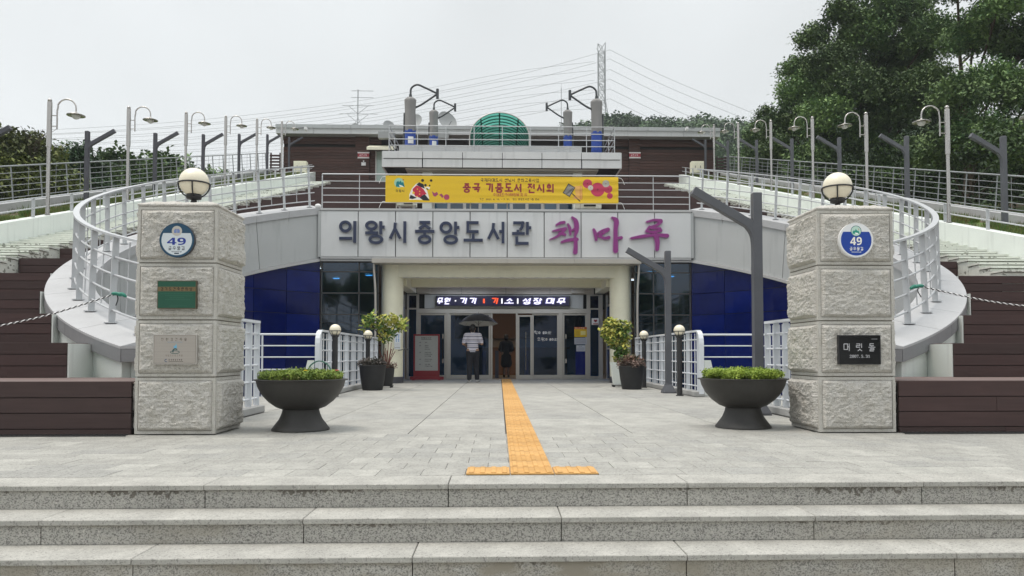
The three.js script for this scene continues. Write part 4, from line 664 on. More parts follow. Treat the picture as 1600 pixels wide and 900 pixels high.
  const pos = []; for (let i = 0; i + 1 < prof.length; i++) { const a = v3(...prof[i], LD0), b = v3(...prof[i + 1], LD0), c = v3(...prof[i + 1], LD1), d = v3(...prof[i], LD1); pos.push(a, b, c, a, c, d); }
  const sk = new THREE.BufferGeometry().setFromPoints(pos); sk.computeVertexNormals(); obj('sheet', sk, M.green, dm);
  for (let k = 0; k <= 15; k++) { const d = mixn(LD0, LD1, k / 15); obj('hoop', tube(prof.map(p => v3(p[0], p[1], d)), 0.028, 60, 5), k ? M.greenRib : M.frame, dm); }
  for (const a of [0.28, 0.5, 0.72]) { const [x, y] = sec(Math.PI * a, 0.985); obj('purlin', bar(v3(x, y, LD0), v3(x, y, LD1), 0.03, 6), M.greenRib, dm); }
  obj('stair_wall', [B(hw * 1.9, 2.6, 0.1, cxx, yS - 1.3, LD1 + 0.1)], M.under, dm);
  // folded parasols
  const ps = thing('folded_parasol', 'folded parasol in grey cover and blue sleeve at the front left of the roof terrace', 'parasol', [0, 0, 0], 'folded parasols on the roof terrace');
  { const H = 2.75; const cov = new THREE.LatheGeometry([[0.17, 1.5], [0.185, 1.56], [0.19, 1.8], [0.185, 2.3], [0.2, 2.6], [0.21, 2.66], [0.12, 2.74], [0, 2.76]].map(p => new THREE.Vector2(...p)), 20); const a = cov.attributes.position; for (let i = 0; i < a.count; i++) { const x = a.getX(i), y = a.getY(i), z = a.getZ(i), an = Math.atan2(z, x), f = y < 2.6 ? 1 + 0.07 * Math.sin(an * 5 + y * 2.3) : 1; a.setX(i, x * f); a.setZ(i, z * f); } cov.computeVertexNormals(); obj('cover', muv(cov), M.tarp, ps);
    obj('sleeve', muv(merge([cyl(0.185, 0.19, 1.55, 0, 0.04, 0, 18), cyl(0.198, 0.198, 0.04, 0, 1.5, 0, 18), cyl(0.198, 0.198, 0.03, 0, 0.9, 0, 18)])), M.blueTarp, ps); obj('label_patch', new THREE.CylinderGeometry(0.196, 0.196, 0.24, 12, 1, true, -0.3, 1.0).translate(0, 1.22, 0), M.whitePaper, ps);
    obj('mast', [bar(v3(-0.24, 0, 0.05), v3(-0.2, 2.2, 0), 0.04, 8), cyl(0.06, 0.05, 0.12, 0, 2.74, 0, 10)], M.mull, ps);
    obj('arm', [tube([v3(0, 2.86, 0), v3(0.03, 3.08, 0), v3(0.22, 3.2, 0), v3(0.5, 3.1, 0), v3(0.92, 2.9, 0)], 0.035, 30, 8), tube([v3(0.92, 2.88, 0), v3(0.4, 2.52, 0), v3(-0.05, 2.25, 0), v3(-0.2, 1.9, 0), v3(-0.2, 1.5, 0)], 0.035, 30, 8), bar(v3(0.93, 2.72, 0), v3(0.93, 3.06, 0), 0.05, 8)], M.mull, ps);
    obj('foot', cyl(0.3, 0.3, 0.05, 0, 0, 0, 20), M.mull, ps); }
  const yR = yT; const place = (px, d) => [P(px, 235, d).x, 0, d];
  const pA = place(641, 26.4); ps.position.set(pA[0], P(641, 152, 26.4).y - 2.76, -26.4);
  const pB = copy(ps, 'folded parasol with blue sleeve at the rear left of the roof terrace, beside the dish'); { const d = 33.5, q = P(678, 172, d); pB.position.set(q.x, q.y - 2.76, -d); }
  const pC = copy(ps, 'folded parasol in grey cover and blue sleeve at the front right of the roof terrace'); { const d = 26.4, q = P(932, 153, d); pC.position.set(q.x, q.y - 2.76, -d); pC.rotation.y = Math.PI; }
  const pD = copy(ps, 'folded parasol with blue sleeve at the rear right of the roof terrace'); { const d = 33.5, q = P(887, 172, d); pD.position.set(q.x, q.y - 2.76, -d); pD.rotation.y = Math.PI; }
  for (const [p, y] of [[ps, 0], [pC, 0]]) p.position.y = P(641, 152, 26.4).y - 2.76;
}
// outdoor units and a floodlight behind the fascia railing
for (const [px, py, w, h, l] of [[636, 317.5, 0.56, 0.2, 'white air conditioner unit under the left part of the banner'], [918, 320.5, 0.78, 0.26, 'white air conditioner unit under the right end of the banner']]) {
  const q = P(px, py, 22.3), t = thing('air_conditioner', l, 'air conditioner', [q.x, q.y - h / 2, 22.3]); obj('case', slab(w, h, 0.3, 0.015), M.white, t); obj('vent', B(w * 0.45, 0.05, 0.01, 0.05, h * 0.35, -0.155), M.gap, t); obj('stand', [B(0.05, 0.5, 0.25, -w * 0.35, -0.25, 0), B(0.05, 0.5, 0.25, w * 0.35, -0.25, 0)], M.rail, t);
}
{ const q = P(497, 323, 21.5), t = thing('flood_light', 'small white floodlight at the left end of the fascia top', 'floodlight', [q.x, q.y - 0.03, 21.5]); obj('head', new THREE.SphereGeometry(0.07, 14, 10).scale(1.3, 0.9, 1).translate(0, 0.05, 0), M.whitePaper, t); obj('bracket', [B(0.05, 0.1, 0.05, 0, -0.02, 0), B(0.12, 0.015, 0.1, 0, -0.07, 0)], M.rail, t); }
// ---------------------------------------------------------------- brown upper building
const UD = 43;
{
  const t = struct('upper_building', 'long low brown brick building with pale metal roof edge at the top of the terraces', 'building');
  const xl = P(443, 230, UD).x, xr = P(1116, 230, UD).x, yT = P(780, 210, UD).y, y0 = 9.7, W = xr - xl;
  obj('wall', [B(W, yT - y0, 12, (xl + xr) / 2, (yT + y0) / 2, UD + 6.1)], M.under, t);
  // brick courses as long strips of brickwork with recessed joints, split at pilasters
  const H = yT - y0, nC = 22; for (let i = 0; i < nC; i++) for (const [a, b, dz] of [[xl, P(556, 230, UD).x, 0], [P(556, 230, UD).x, P(578, 230, UD).x, -0.12], [P(578, 230, UD).x, P(596, 230, UD).x, 0], [P(970, 230, UD).x - 0.8, P(982, 230, UD).x, 0], [P(982, 230, UD).x, P(999, 230, UD).x, -0.12], [P(999, 230, UD).x, xr, 0]]) {
    if (i === 17 && dz === 0) continue; obj('brick_course', muv(B(b - a - 0.01, H / nC - 0.018, 0.08, (a + b) / 2, y0 + (i + 0.5) * H / nC, UD + dz), rr(0, 3), rr(0, 3)), rnd() < 0.5 ? M.brick : M.brick2, t);
  }
  const f0 = P(431, 204, UD - 0.7).x, f1 = P(1125, 206, UD - 0.7).x, n = 12, w = (f1 - f0) / n, y1 = P(780, 197.5, UD - 0.7).y, y2 = P(780, 203, UD - 0.7).y, y3 = P(780, 211, UD - 0.7).y;
  for (let i = 0; i < n; i++) { obj('roof_edge', muv(B(w - 0.012, y1 - y2, 0.1, f0 + (i + 0.5) * w, (y1 + y2) / 2, UD - 0.75), rr(0, 4)), M.roofMetal, t); obj('roof_edge', muv(B(w - 0.012, y2 - y3 - 0.03, 0.08, f0 + (i + 0.5) * w, (y2 + y3) / 2 - 0.015, UD - 0.66), rr(0, 4)), M.panel, t); }
  obj('roof', B(f1 - f0, y1 - y3 - 0.02, 13, (f0 + f1) / 2, (y1 + y3) / 2, UD + 5.9), M.roofMetal, t);
  // awning and side door
  const dx = P(594, 250, UD - 0.3).x, aw = P(594, 234, UD - 1.2).y, dy = aw - 0.75; obj('awning', loft([-0.6, 0.9].map(x => [v3(dx + x, aw + 0.55, UD - 0.1), v3(dx + x, aw + 0.16, UD - 1.2), v3(dx + x, aw, UD - 1.2), v3(dx + x, aw + 0.43, UD - 0.1)])), M.cream, t);
  const dr = obj('side_door', [B(0.06, 1.9, 0.1, dx - 0.26, dy, UD - 0.1), B(0.06, 1.9, 0.1, dx + 0.5, dy, UD - 0.1)], M.frame, t); obj('pane', B(0.72, 1.9, 0.03, dx + 0.12, dy, UD - 0.08), phy([0.35, 0.45, 0.4], 0.1, { clearcoat: 1 }), dr);
  for (const px of [604, 688]) obj('vent_unit', [B(0.9, 0.36, 0.35, P(px, 212, UD - 1).x, P(px, 211, UD - 1).y, UD - 0.9)], M.dish, t);
  // signs on the wall
  const sm1 = print(160, 72, (g, w, h) => { g.fillStyle = '#d8d0cc'; g.fillRect(0, 0, w, h); g.fillStyle = '#a03440'; g.fillRect(0, 14, w, 44); ink(g, '#e8dcdc'); hangul(g, '금연구역', 22, 36, 24, 0.13); });
  for (const [px, l] of [[569, 'red and white no-smoking sign on the left pilaster of the brown building'], [991, 'red and white no-smoking sign on the right pilaster of the brown building']]) { const s = thing('wall_sign', l, 'sign', [P(px, 244, UD).x, P(px, 244, UD).y, UD - 0.2]); obj('plate', B(0.64, 0.31, 0.03), sm1, s); obj('border', [B(0.67, 0.024, 0.04, 0, 0.16), B(0.67, 0.024, 0.04, 0, -0.16)], M.whitePaper, s); }
  const pl = thing('small_plate', 'small white plate with a lamp under the left no-smoking sign', 'plate', [P(569, 257.5, UD).x, P(569, 257.5, UD).y, UD - 0.19]); obj('plate', B(0.24, 0.18, 0.03), M.whitePaper, pl); obj('call_button', B(0.06, 0.07, 0.04, 0, 0.16), M.whitePaper, pl);
  // electrical boxes at the head of each side wall
  for (const [px, l] of [[470, 'cream steel cabinet at the head of the left side wall'], [1089, 'cream steel cabinet at the head of the right side wall']]) { const d = 41.0, q = P(px, 270, d), c = thing('electric_cabinet', l, 'cabinet', [q.x, q.y - 0.05, d]); obj('body', slab(0.68, 0.64, 0.36, 0.01), M.cream, c); obj('door', [B(0.31, 0.54, 0.02, -0.16, 0.31, -0.19), B(0.31, 0.54, 0.02, 0.16, 0.31, -0.19)], M.cream, c); obj('handle', [B(0.025, 0.11, 0.03, -0.14, 0.33, -0.21), B(0.025, 0.11, 0.03, 0.14, 0.33, -0.21)], M.lampDark, c); }
  for (const s of [-1, 1]) { const sc = thing('slatted_screen', `dark slatted timber screen at the ${s < 0 ? 'left' : 'right'} end of the brown building`, 'screen'); const a = s < 0 ? P(424, 255, UD).x : P(1117, 258, UD).x, b = s < 0 ? P(441, 255, UD).x : P(1133, 258, UD).x; const sy = P(433, 276, UD - 0.3).y - 0.4; for (let i = 0; i < 10; i++) obj('slat', B(b - a, 0.1, 0.04, (a + b) / 2, sy + i * 0.175, UD - 0.3), M.wood, sc); obj('post', [B(0.08, 2.1, 0.06, a + 0.05, sy + 0.7, UD - 0.24), B(0.08, 2.1, 0.06, b - 0.05, sy + 0.7, UD - 0.24)], M.wood2, sc); }
  // roof antenna
  const A = thing('roof_antenna', 'television antenna with four crossbars on the brown building roof', 'antenna'); const ad = 46, ap = P(559, 200, ad), py = y => P(559, y, ad).y, K = ad / 1200;
  obj('mast', bar(v3(ap.x, py(205), ad), v3(ap.x, py(140), ad), 0.03, 6), M.pylon, A);
  for (const [y, l, r, m] of [[142, -10, 24, 14], [152.5, -10, 24, 14], [165, -24, 24, 10], [178, -28, 31, 9]]) { const g = [bar(v3(ap.x + l * K, py(y), ad), v3(ap.x + r * K, py(y), ad), 0.016, 5)]; for (let i = 0; i <= m; i++) { const x = ap.x + mixn(l, r, i / m) * K; g.push(bar(v3(x, py(y) - 0.07, ad - 0.25), v3(x, py(y) + 0.07, ad + 0.25), 0.007, 4)); } obj('crossbar', g, M.pylon, A); }
  obj('brace', [bar(v3(ap.x, py(178), ad), v3(ap.x - 14 * K, py(166), ad), 0.014, 5), bar(v3(ap.x, py(178), ad), v3(ap.x + 15 * K, py(166), ad), 0.014, 5), bar(v3(ap.x, py(192), ad), v3(ap.x - 16 * K, py(179), ad), 0.014, 5), bar(v3(ap.x, py(192), ad), v3(ap.x + 16 * K, py(179), ad), 0.014, 5), bar(v3(ap.x - 0.4, py(205), ad), v3(ap.x, py(184), ad), 0.012, 5), bar(v3(ap.x + 0.4, py(205), ad), v3(ap.x, py(184), ad), 0.012, 5)], M.pylon, A);
  // satellite dishes
  for (let [px, pyy, r, yaw, l] of [[607, 198, 0.3, 0.5, 'small grey satellite dish at the left end of the roof behind the railing'], [649, 192, 0.42, -0.4, 'grey satellite dish behind the front left folded parasol'], [697, 191, 0.52, 0.6, 'largest grey satellite dish, left of the green canopy'], [555, 199, 0.2, 0, 'smallest dish at the foot of the roof antenna']]) {
    const d = 45.5, q = P(px, pyy, d), s = thing('satellite_dish', l, 'satellite dish', [q.x, q.y, d]); r *= 1.2; const lat = new THREE.LatheGeometry([0, 0.25, 0.5, 0.75, 0.95, 1, 1, 0.95].map((t, i) => new THREE.Vector2(t * r, i < 6 ? t * t * r * 0.28 : r * (i === 6 ? 0.31 : 0.27))), 32).rotateX(Math.PI / 2).rotateX(-0.35).rotateY(yaw); obj('reflector', lat, M.dish, s); obj('feed_arm', bar(new THREE.Vector3(0, -r * 0.8, 0.1), new THREE.Vector3(Math.sin(yaw) * r, -0.1, Math.cos(yaw) * r), 0.015, 5), M.mull, s); obj('mount', bar(new THREE.Vector3(0, -r - 0.5, -0.1), new THREE.Vector3(0, 0, -0.05), 0.035, 6), M.mull, s);
  }
  const wp = thing('whip_mast', 'thin lightning mast on the roof behind the rear right parasol', 'mast'); { const d = 46, a = P(877, 200, d), b = P(877, 137, d); obj('pole', bar(a, b, 0.02, 6), M.pylon, wp); obj('tip', bar(b, b.clone().setY(b.y + 0.3), 0.007, 5), M.pylon, wp); }
  for (const [px, l, s] of [[478, 'white security camera on the left end of the roof edge', 1], [1073, 'white security camera on the right end of the roof edge', -1]]) { const q = P(px, 201, UD - 1.2), c = thing('security_camera', l, 'camera', [q.x, q.y, UD - 1.2]); obj('arm', bar(new THREE.Vector3(-s * 0.5, 0.12, -0.3), new THREE.Vector3(0, 0.05, 0), 0.02, 6), M.mull, c); obj('housing', [B(0.12, 0.14, 0.28, 0, 0, 0), new THREE.SphereGeometry(0.08, 12, 8).translate(0, -0.08, 0.03)], M.whitePaper, c); }
}

// ---------------------------------------------------------------- stone gate pillars
const MAR = 0.03;
function rockFace(w0, h0, sd, amp) { // rock-faced panel inside the chiselled margin, facing +z, centred
  const w = w0 - 2 * MAR, h = h0 - 2 * MAR, nx = Math.round(w / 0.0095), ny = Math.round(h / 0.0095), g = new THREE.PlaneGeometry(w, h, nx, ny), p = g.attributes.position;
  for (let i = 0; i < p.count; i++) {
    const x = p.getX(i), y = p.getY(i), e = Math.min(w / 2 - Math.abs(x), h / 2 - Math.abs(y));
    if (e <= 0.001) { p.setZ(i, -0.012); continue; }
    const k = Math.min(1, (e - 0.006) / (0.008 + 0.03 * vn(x * 7 + sd, y * 7, 3))), a = fbm(x * 3.5 + sd * 7.3, y * 4.5 + sd * 3.1, 5, 3), wx = x + 0.03 * fbm(x * 8, y * 8 + sd, 12, 3), wy = y + 0.03 * fbm(x * 8 + 4, y * 8, 13, 3);
    if (k <= 0) { p.setZ(i, -0.011); continue; }
    const r1 = 1 - Math.abs(2 * vn(wx * 13 + sd, wy * 22 + sd * 2, 9) - 1), r2 = 1 - Math.abs(2 * vn(wx * 30 + sd, wy * 42, 19) - 1), c = vn(x * 70, y * 70 + sd, 2), chip = Math.floor(fbm(wx * 6 + sd, wy * 9, 23, 2) * 7) / 7;
    p.setZ(i, k * (0.006 + amp * (0.25 + 0.5 * a + 0.5 * chip) + 0.011 * (r1 - 0.5) + 0.0075 * (r2 - 0.5) + 0.006 * (c - 0.5)));
  }
  g.computeVertexNormals(); return g;
}
const margin = (w, h) => [B(w, MAR, 0.03, 0, h / 2 - MAR / 2, 0.015), B(w, MAR, 0.03, 0, -h / 2 + MAR / 2, 0.015), B(MAR, h - 2 * MAR, 0.03, -w / 2 + MAR / 2, 0, 0.015), B(MAR, h - 2 * MAR, 0.03, w / 2 - MAR / 2, 0, 0.015)];
function pillar(s, label) {
  const W = 0.8, L = 0.8, x = s * 3.485, d = 7.86 + L / 2, bh = 0.578, t = thing('gate_pillar', label, 'pillar', [x, 0, d]);
  for (let k = 0; k < 4; k++) {
    const h = bh - 0.012, y = k * bh + bh / 2 + 0.004, sd = k * 5 + (s > 0 ? 31 : 2), g = [rockFace(W, h, sd, 0.03).translate(0, y, L / 2)];
    for (const q of [-1, 1]) g.push(rockFace(L, h, sd + 2 + q, 0.04).rotateY(q * Math.PI / 2).translate(q * W / 2, y, 0));
    g.push(B(W - 0.03, 0.01, L - 0.03, 0, y + h / 2 - 0.006, 0), B(W - 0.03, 0.01, L - 0.03, 0, y - h / 2 + 0.006, 0));
    const bl = obj('stone_block', muv(merge(g), sd * 0.3, sd * 0.7), M.stone, t), mg = margin(W, h).map(q => q.translate(0, y, L / 2));
    for (const q of [-1, 1]) mg.push(...margin(L - 0.062, h).map(c => c.rotateY(q * Math.PI / 2).translate(q * (W / 2 - 0.0015), y, 0)));
    obj('chiselled_margin', muv(merge(mg), sd * 0.2, sd * 0.4), M.stoneFlat, bl);
  }
  obj('mortar_core', B(W - 0.03, 4 * bh - 0.02, L - 0.03, 0, 2 * bh, 0), M.mortar, t);
  const cap = slab(W + 0.01, 0.035, L + 0.01, 0.012), cp = new THREE.PlaneGeometry(W - 0.02, L - 0.02, 30, 30).rotateX(-Math.PI / 2), p = cp.attributes.position;
  for (let i = 0; i < p.count; i++) { const e = Math.min(W / 2 - 0.01 - Math.abs(p.getX(i)), L / 2 - 0.01 - Math.abs(p.getZ(i))); p.setY(i, 0.034 + Math.min(1, e / 0.08) * (0.02 + 0.03 * fbm(p.getX(i) * 12, p.getZ(i) * 12, s + 5, 4))); } cp.computeVertexNormals();
  obj('cap_stone', muv(merge([cap, cp]).translate(0, 4 * bh, 0)), M.stone, t);
  const g = thing('globe_lamp', `cream globe lamp in a black cage on top of the ${s < 0 ? 'left' : 'right'} stone pillar`, 'lamp', [x + 0.0, 4 * bh + 0.05, d - 0.0], 'globe lamps on the stone pillars');
  obj('stem', new THREE.LatheGeometry([[0, 0], [0.065, 0], [0.06, 0.02], [0.04, 0.05], [0.035, 0.08], [0.028, 0.085], [0.03, 0.1], [0.075, 0.11], [0.08, 0.14], [0.075, 0.16], [0, 0.16]].map(q => new THREE.Vector2(...q)), 24), M.black, g);
  obj('globe', new THREE.SphereGeometry(0.152, 40, 28).translate(0, 0.29, 0), M.globe, g);
  obj('cage_ring', new THREE.TorusGeometry(0.158, 0.0085, 8, 48).rotateX(Math.PI / 2).translate(0, 0.275, 0), M.black, g);
  for (let i = 0; i < 4; i++) { const pts = []; for (let j = 0; j <= 8; j++) { const a = -j / 8 * 1.15; pts.push(new THREE.Vector3(Math.cos(a) * 0.16, 0.278 + Math.sin(a) * 0.16 * 1.0, 0).applyAxisAngle(new THREE.Vector3(0, 1, 0), i * Math.PI / 2 + 0.25 + (s > 0 ? 0.9 : 0))); } obj('cage_rib', tube(pts, 0.008, 20, 6), M.black, g); }
  return [x, d];
}
const [plx] = pillar(-1, 'left four-block rock-faced granite gate pillar'); const [prx] = pillar(1, 'right four-block rock-faced granite gate pillar');
// plaques on the pillars
{
  const FZ = 7.86 - 0.058, plaque = (name, label, cat, px, py, w, h, geo, mat, extra) => { const q = P(px, py, FZ), t = thing(name, label, cat, [q.x, q.y, FZ]); obj('face', geo, mat, t); if (extra) extra(t); return t; };
  const disc = (r, m) => { const g = new THREE.CircleGeometry(r, 48).translate(0, 0, 0.012); return g; };
  const backing = (r, mat) => t => obj('rim', new THREE.CylinderGeometry(r, r, 0.07, 48).rotateX(Math.PI / 2).translate(0, 0, -0.025), mat, t);
  const m1 = print(512, 512, (g, w) => {
    g.fillStyle = '#15435e'; g.fillRect(0, 0, w, w); g.fillStyle = '#c9d1d6'; g.beginPath(); g.arc(256, 256, 226, 0, 7); g.fill(); g.save(); g.beginPath(); g.arc(256, 256, 240, 0, 7); g.clip(); g.fillStyle = '#15435e'; g.fillRect(0, 0, w, 150); g.restore();
    g.fillStyle = '#b9b5ae'; g.beginPath(); g.arc(256, 118, 76, 0, 7); g.fill(); g.fillStyle = '#4f6aa8'; g.fillRect(214, 100, 38, 46); g.fillRect(260, 100, 38, 46); g.fillStyle = '#8fa3cc'; for (const x of [220, 236, 266, 282]) { g.fillRect(x, 108, 10, 12); g.fillRect(x, 126, 10, 12); } g.fillStyle = '#4f6aa8'; g.fillRect(224, 88, 64, 8);
    ink(g, '#16308c'); g.font = 'bold 150px sans-serif'; g.textAlign = 'center'; g.textBaseline = 'middle'; g.save(); g.translate(256, 275); g.scale(1.75, 1); g.fillText('49', 0, 0); g.restore(); ink(g, '#222a3a'); hangul(g, '골우물길', 130, 376, 56, 0.11, 1.16); g.font = 'bold 24px sans-serif'; g.textAlign = 'center'; g.fillText('Goraumul-gil', 256, 428); g.fillRect(222, 446, 68, 18);
  });
  plaque('address_plate', 'round blue and white address plate reading 49 on the left pillar, dark rim', 'address plate', 277, 375.5, 0, 0, disc(0.172), m1, backing(0.174, M.lampDark));
  const m2 = print(512, 512, (g, w) => {
    g.fillStyle = '#e4e6e8'; g.fillRect(0, 0, w, w); g.fillStyle = '#123f9c'; g.save(); g.beginPath(); g.arc(256, 256, 236, 0, 7); g.clip(); g.fillRect(0, 128, w, 400); g.restore();
    g.fillStyle = '#0f5f66'; g.beginPath(); g.arc(256, 116, 82, 0, 7); g.fill(); g.fillStyle = '#bcd9cc'; g.beginPath(); g.arc(256, 116, 74, 0, 7); g.fill(); g.fillStyle = '#1f9484'; g.beginPath(); [[200, 158], [206, 120], [226, 104], [236, 118], [252, 84], [276, 116], [292, 108], [312, 158]].forEach((p, i) => g[i ? 'lineTo' : 'moveTo'](...p)); g.fill(); g.fillStyle = '#f4f6f2'; g.beginPath(); [[240, 138], [280, 146], [296, 166], [246, 160]].forEach((p, i) => g[i ? 'lineTo' : 'moveTo'](...p)); g.fill(); g.fillStyle = '#c4513f'; g.beginPath(); g.arc(296, 88, 7, 0, 7); g.fill();
    ink(g, '#f2efe2'); g.font = 'bold 168px sans-serif'; g.textAlign = 'center'; g.textBaseline = 'middle'; g.fillText('49', 256, 272); hangul(g, '골우물길', 152, 386, 50, 0.12, 1.1); g.font = 'bold 24px sans-serif'; g.textAlign = 'center'; g.fillText('Goraumul-gil', 256, 436);
  });
  plaque('address_plate', 'round blue address plate with white 49 and green emblem on the right pillar, pale rim', 'address plate', 1337, 375.5, 0, 0, disc(0.174), m2, backing(0.18, M.whitePaper));
  const rect = (w, h) => new THREE.PlaneGeometry(w, h).translate(0, 0, 0.0125), back = (w, h, mat) => t => obj('backing', B(w + 0.014, h + 0.014, 0.07, 0, 0, 0.023), mat, t);
  const gold = std([0.12, 0.1, 0.06], 0.4, { metalness: 0.6 });
  plaque('green_plaque', 'green bronze-edged award plaque on the left pillar', 'plaque', 277, 460.5, 0, 0, rect(0.372, 0.268), print(512, 368, (g, w, h) => { g.fillStyle = '#154f3c'; g.fillRect(0, 0, w, h); g.fillStyle = '#6d5c3c'; g.fillRect(0, 76, w, 62); ink(g, '#1d1a12'); hangul(g, '경기도건축문화상', 34, 107, 44, 0.13, 1.27); g.fillStyle = '#2b6650'; for (const [x, y, l] of [[36, 168, 440], [100, 196, 380], [160, 224, 190], [100, 250, 330], [160, 336, 230]]) for (let q = x; q < x + l; q += 20) g.fillRect(q, y, 14, 7); }), back(0.372, 0.268, gold));
  plaque('steel_plaque', 'brushed steel certificate plaque with small blue emblem, lowest on the left pillar', 'plaque', 274, 546, 0, 0, rect(0.42, 0.285), print(620, 420, (g, w, h) => { g.fillStyle = '#a9a39b'; g.fillRect(0, 0, w, h); for (let y = 0; y < h; y++) { g.fillStyle = `rgba(${hash(y, 1) < 0.5 ? '255,255,255' : '60,50,40'},0.05)`; g.fillRect(0, y, w, 1); } g.strokeStyle = '#6b655d'; g.lineWidth = 4; g.strokeRect(8, 8, w - 16, h - 16); ink(g, '#5b564f'); hangul(g, '친환경건축물', 108, 62, 42, 0.1, 1.6); ink(g, '#6a93ae'); g.fillRect(200, 100, 220, 5); g.fillStyle = '#69b4d8'; g.beginPath(); g.moveTo(296, 190); g.lineTo(292, 150); g.lineTo(312, 168); g.lineTo(330, 118); g.lineTo(340, 190); g.fill(); g.strokeStyle = '#1f4d50'; g.lineWidth = 18; g.beginPath(); g.arc(316, 236, 34, 2.6, 5.6); g.stroke(); g.lineWidth = 8; g.beginPath(); g.ellipse(312, 250, 64, 22, 0, 0, 7); g.stroke(); ink(g, '#7d756b'); hangul(g, '제팔호인증건축물', 174, 300, 26, 0.1, 1.25); ink(g, '#2a4a70'); g.lineWidth = 9; g.beginPath(); g.arc(186, 374, 19, 0.8, 5.2); g.stroke(); ink(g, '#3a342e'); hangul(g, '한국환경건축원', 222, 364, 22, 0.14, 1.35); for (let i = 0; i < 12; i++) g.fillRect(222 + i * 18, 384, 13, 8); }, { roughness: 0.4, metalness: 0.25 }), back(0.42, 0.285, M.frame));
  plaque('cornerstone_plaque', 'black polished cornerstone plaque with engraved Korean title and 2007 date on the right pillar', 'plaque', 1342.5, 546.5, 0, 0, rect(0.425, 0.288), print(620, 420, (g, w, h) => { g.fillStyle = '#0b0b0e'; g.fillRect(0, 0, w, h); ink(g, '#b9b9bd'); hangul(g, '머', 66, 172, 112, 0.1); hangul(g, '릿', 254, 172, 112, 0.1); hangul(g, '돌', 442, 172, 112, 0.1); g.font = 'bold 62px serif'; g.textAlign = 'center'; g.textBaseline = 'middle'; g.fillText('2007. 5. 31', 310, 308); g.fillRect(490, 46, 88, 5); }, { roughness: 0.15 }), back(0.425, 0.288, M.black));
}
// ---------------------------------------------------------------- railings of the bridge
{
  const plate = (x, d, h = 1.18) => B(0.075, h, 0.014, x, h / 2 + 0.08, d);
  function lattice(s, d0, d1, step, label, curved) {
    const t = thing('bridge_railing', label, 'railing'), x = s * 3.62;
    const n = Math.round((d1 - d0) / step);
    for (let i = 0; i <= n; i++) { const d = mixn(d0, d1, i / n); obj('post', plate(x, d), M.lattice, t); }
    for (let i = 0; i < n * 3; i++) if (i % 3) { const d = mixn(d0, d1, i / (n * 3)); obj('baluster', bar(v3(x, 0.12, d), v3(x, 1.22, d), 0.011, 6), M.lattice, t); }
    for (const h of [0.2, 0.43, 0.66, 0.89, 1.1]) obj('rail_bar', bar(v3(x, h, d0), v3(x, h, d1), 0.014, 6), M.lattice, t);
    obj('handrail', B(0.09, 0.035, d1 - d0, x, 1.265, (d0 + d1) / 2), M.lattice, t);
    if (curved) obj('curved_end', loft([0, 0.25, 0.5, 0.75, 1, 1.2].map((k, i) => { const a = Math.min(1, k) * Math.PI / 2, y = 1.02 + Math.sin(Math.PI / 2 - a) * 0.25, d = d0 - Math.sin(a) * 0.22, yy = k > 1 ? 0.06 : y; return [v3(x - 0.045, yy, d), v3(x + 0.045, yy, d), v3(x + 0.045, yy - (k > 1 ? 0 : 0.03 * Math.cos(a)), d + 0.03 * Math.sin(a)), v3(x - 0.045, yy - (k > 1 ? 0 : 0.03 * Math.cos(a)), d + 0.03 * Math.sin(a))]; })), M.lattice, t);
    return t;
  }
  lattice(-1, 8.75, 10.9, 0.36, 'white steel lattice railing just behind the left stone pillar');
  lattice(1, 8.75, 10.9, 0.36, 'white steel lattice railing just behind the right stone pillar');
  lattice(-1, 14.7, 21.4, 0.84, 'white steel lattice railing running to the left portal column', true);
  lattice(1, 14.7, 21.4, 0.84, 'white steel lattice railing running to the right portal column', true);
  for (const s of [-1, 1]) {
    const t = thing('landing_railing', `thin white four-bar railing across the ${s < 0 ? 'left' : 'right'} landing`, 'railing'), d = 15;
    for (const h of [1.2, 0.98, 0.76, 0.52, 0.28]) obj('rail_bar', bar(v3(s * 3.72, h, d), v3(s * 6.1, h, d), h > 1 ? 0.022 : 0.014, 6), M.lattice, t);
    for (const x of [3.72, 4.8, 6.05]) obj('post', bar(v3(s * x, -0.1, d), v3(s * x, 1.2, d), 0.018, 6), M.lattice, t);
    obj('gusset', loft([d - 0.28, d - 0.25].map(q => [v3(s * 3.74, 0.02, q), v3(s * 4.02, 0.02, q), v3(s * 3.86, 0.7, q), v3(s * 3.74, 0.7, q)])), M.white, t);
  }
  const h = thing('garden_hose', 'loop of green garden hose hanging on the left bridge railing end', 'hose'); { const pts = []; for (let i = 0; i < 30; i++) { const a = i / 30 * Math.PI * 4; pts.push(v3(-3.56 + Math.cos(a) * (0.2 + 0.02 * Math.sin(a * 3)), 0.45 + Math.sin(a) * 0.24, 14.38 + i * 0.002)); } obj('hose_loop', tube(pts, 0.011, 120, 6), std([0.02, 0.12, 0.08], 0.4), h); }
}
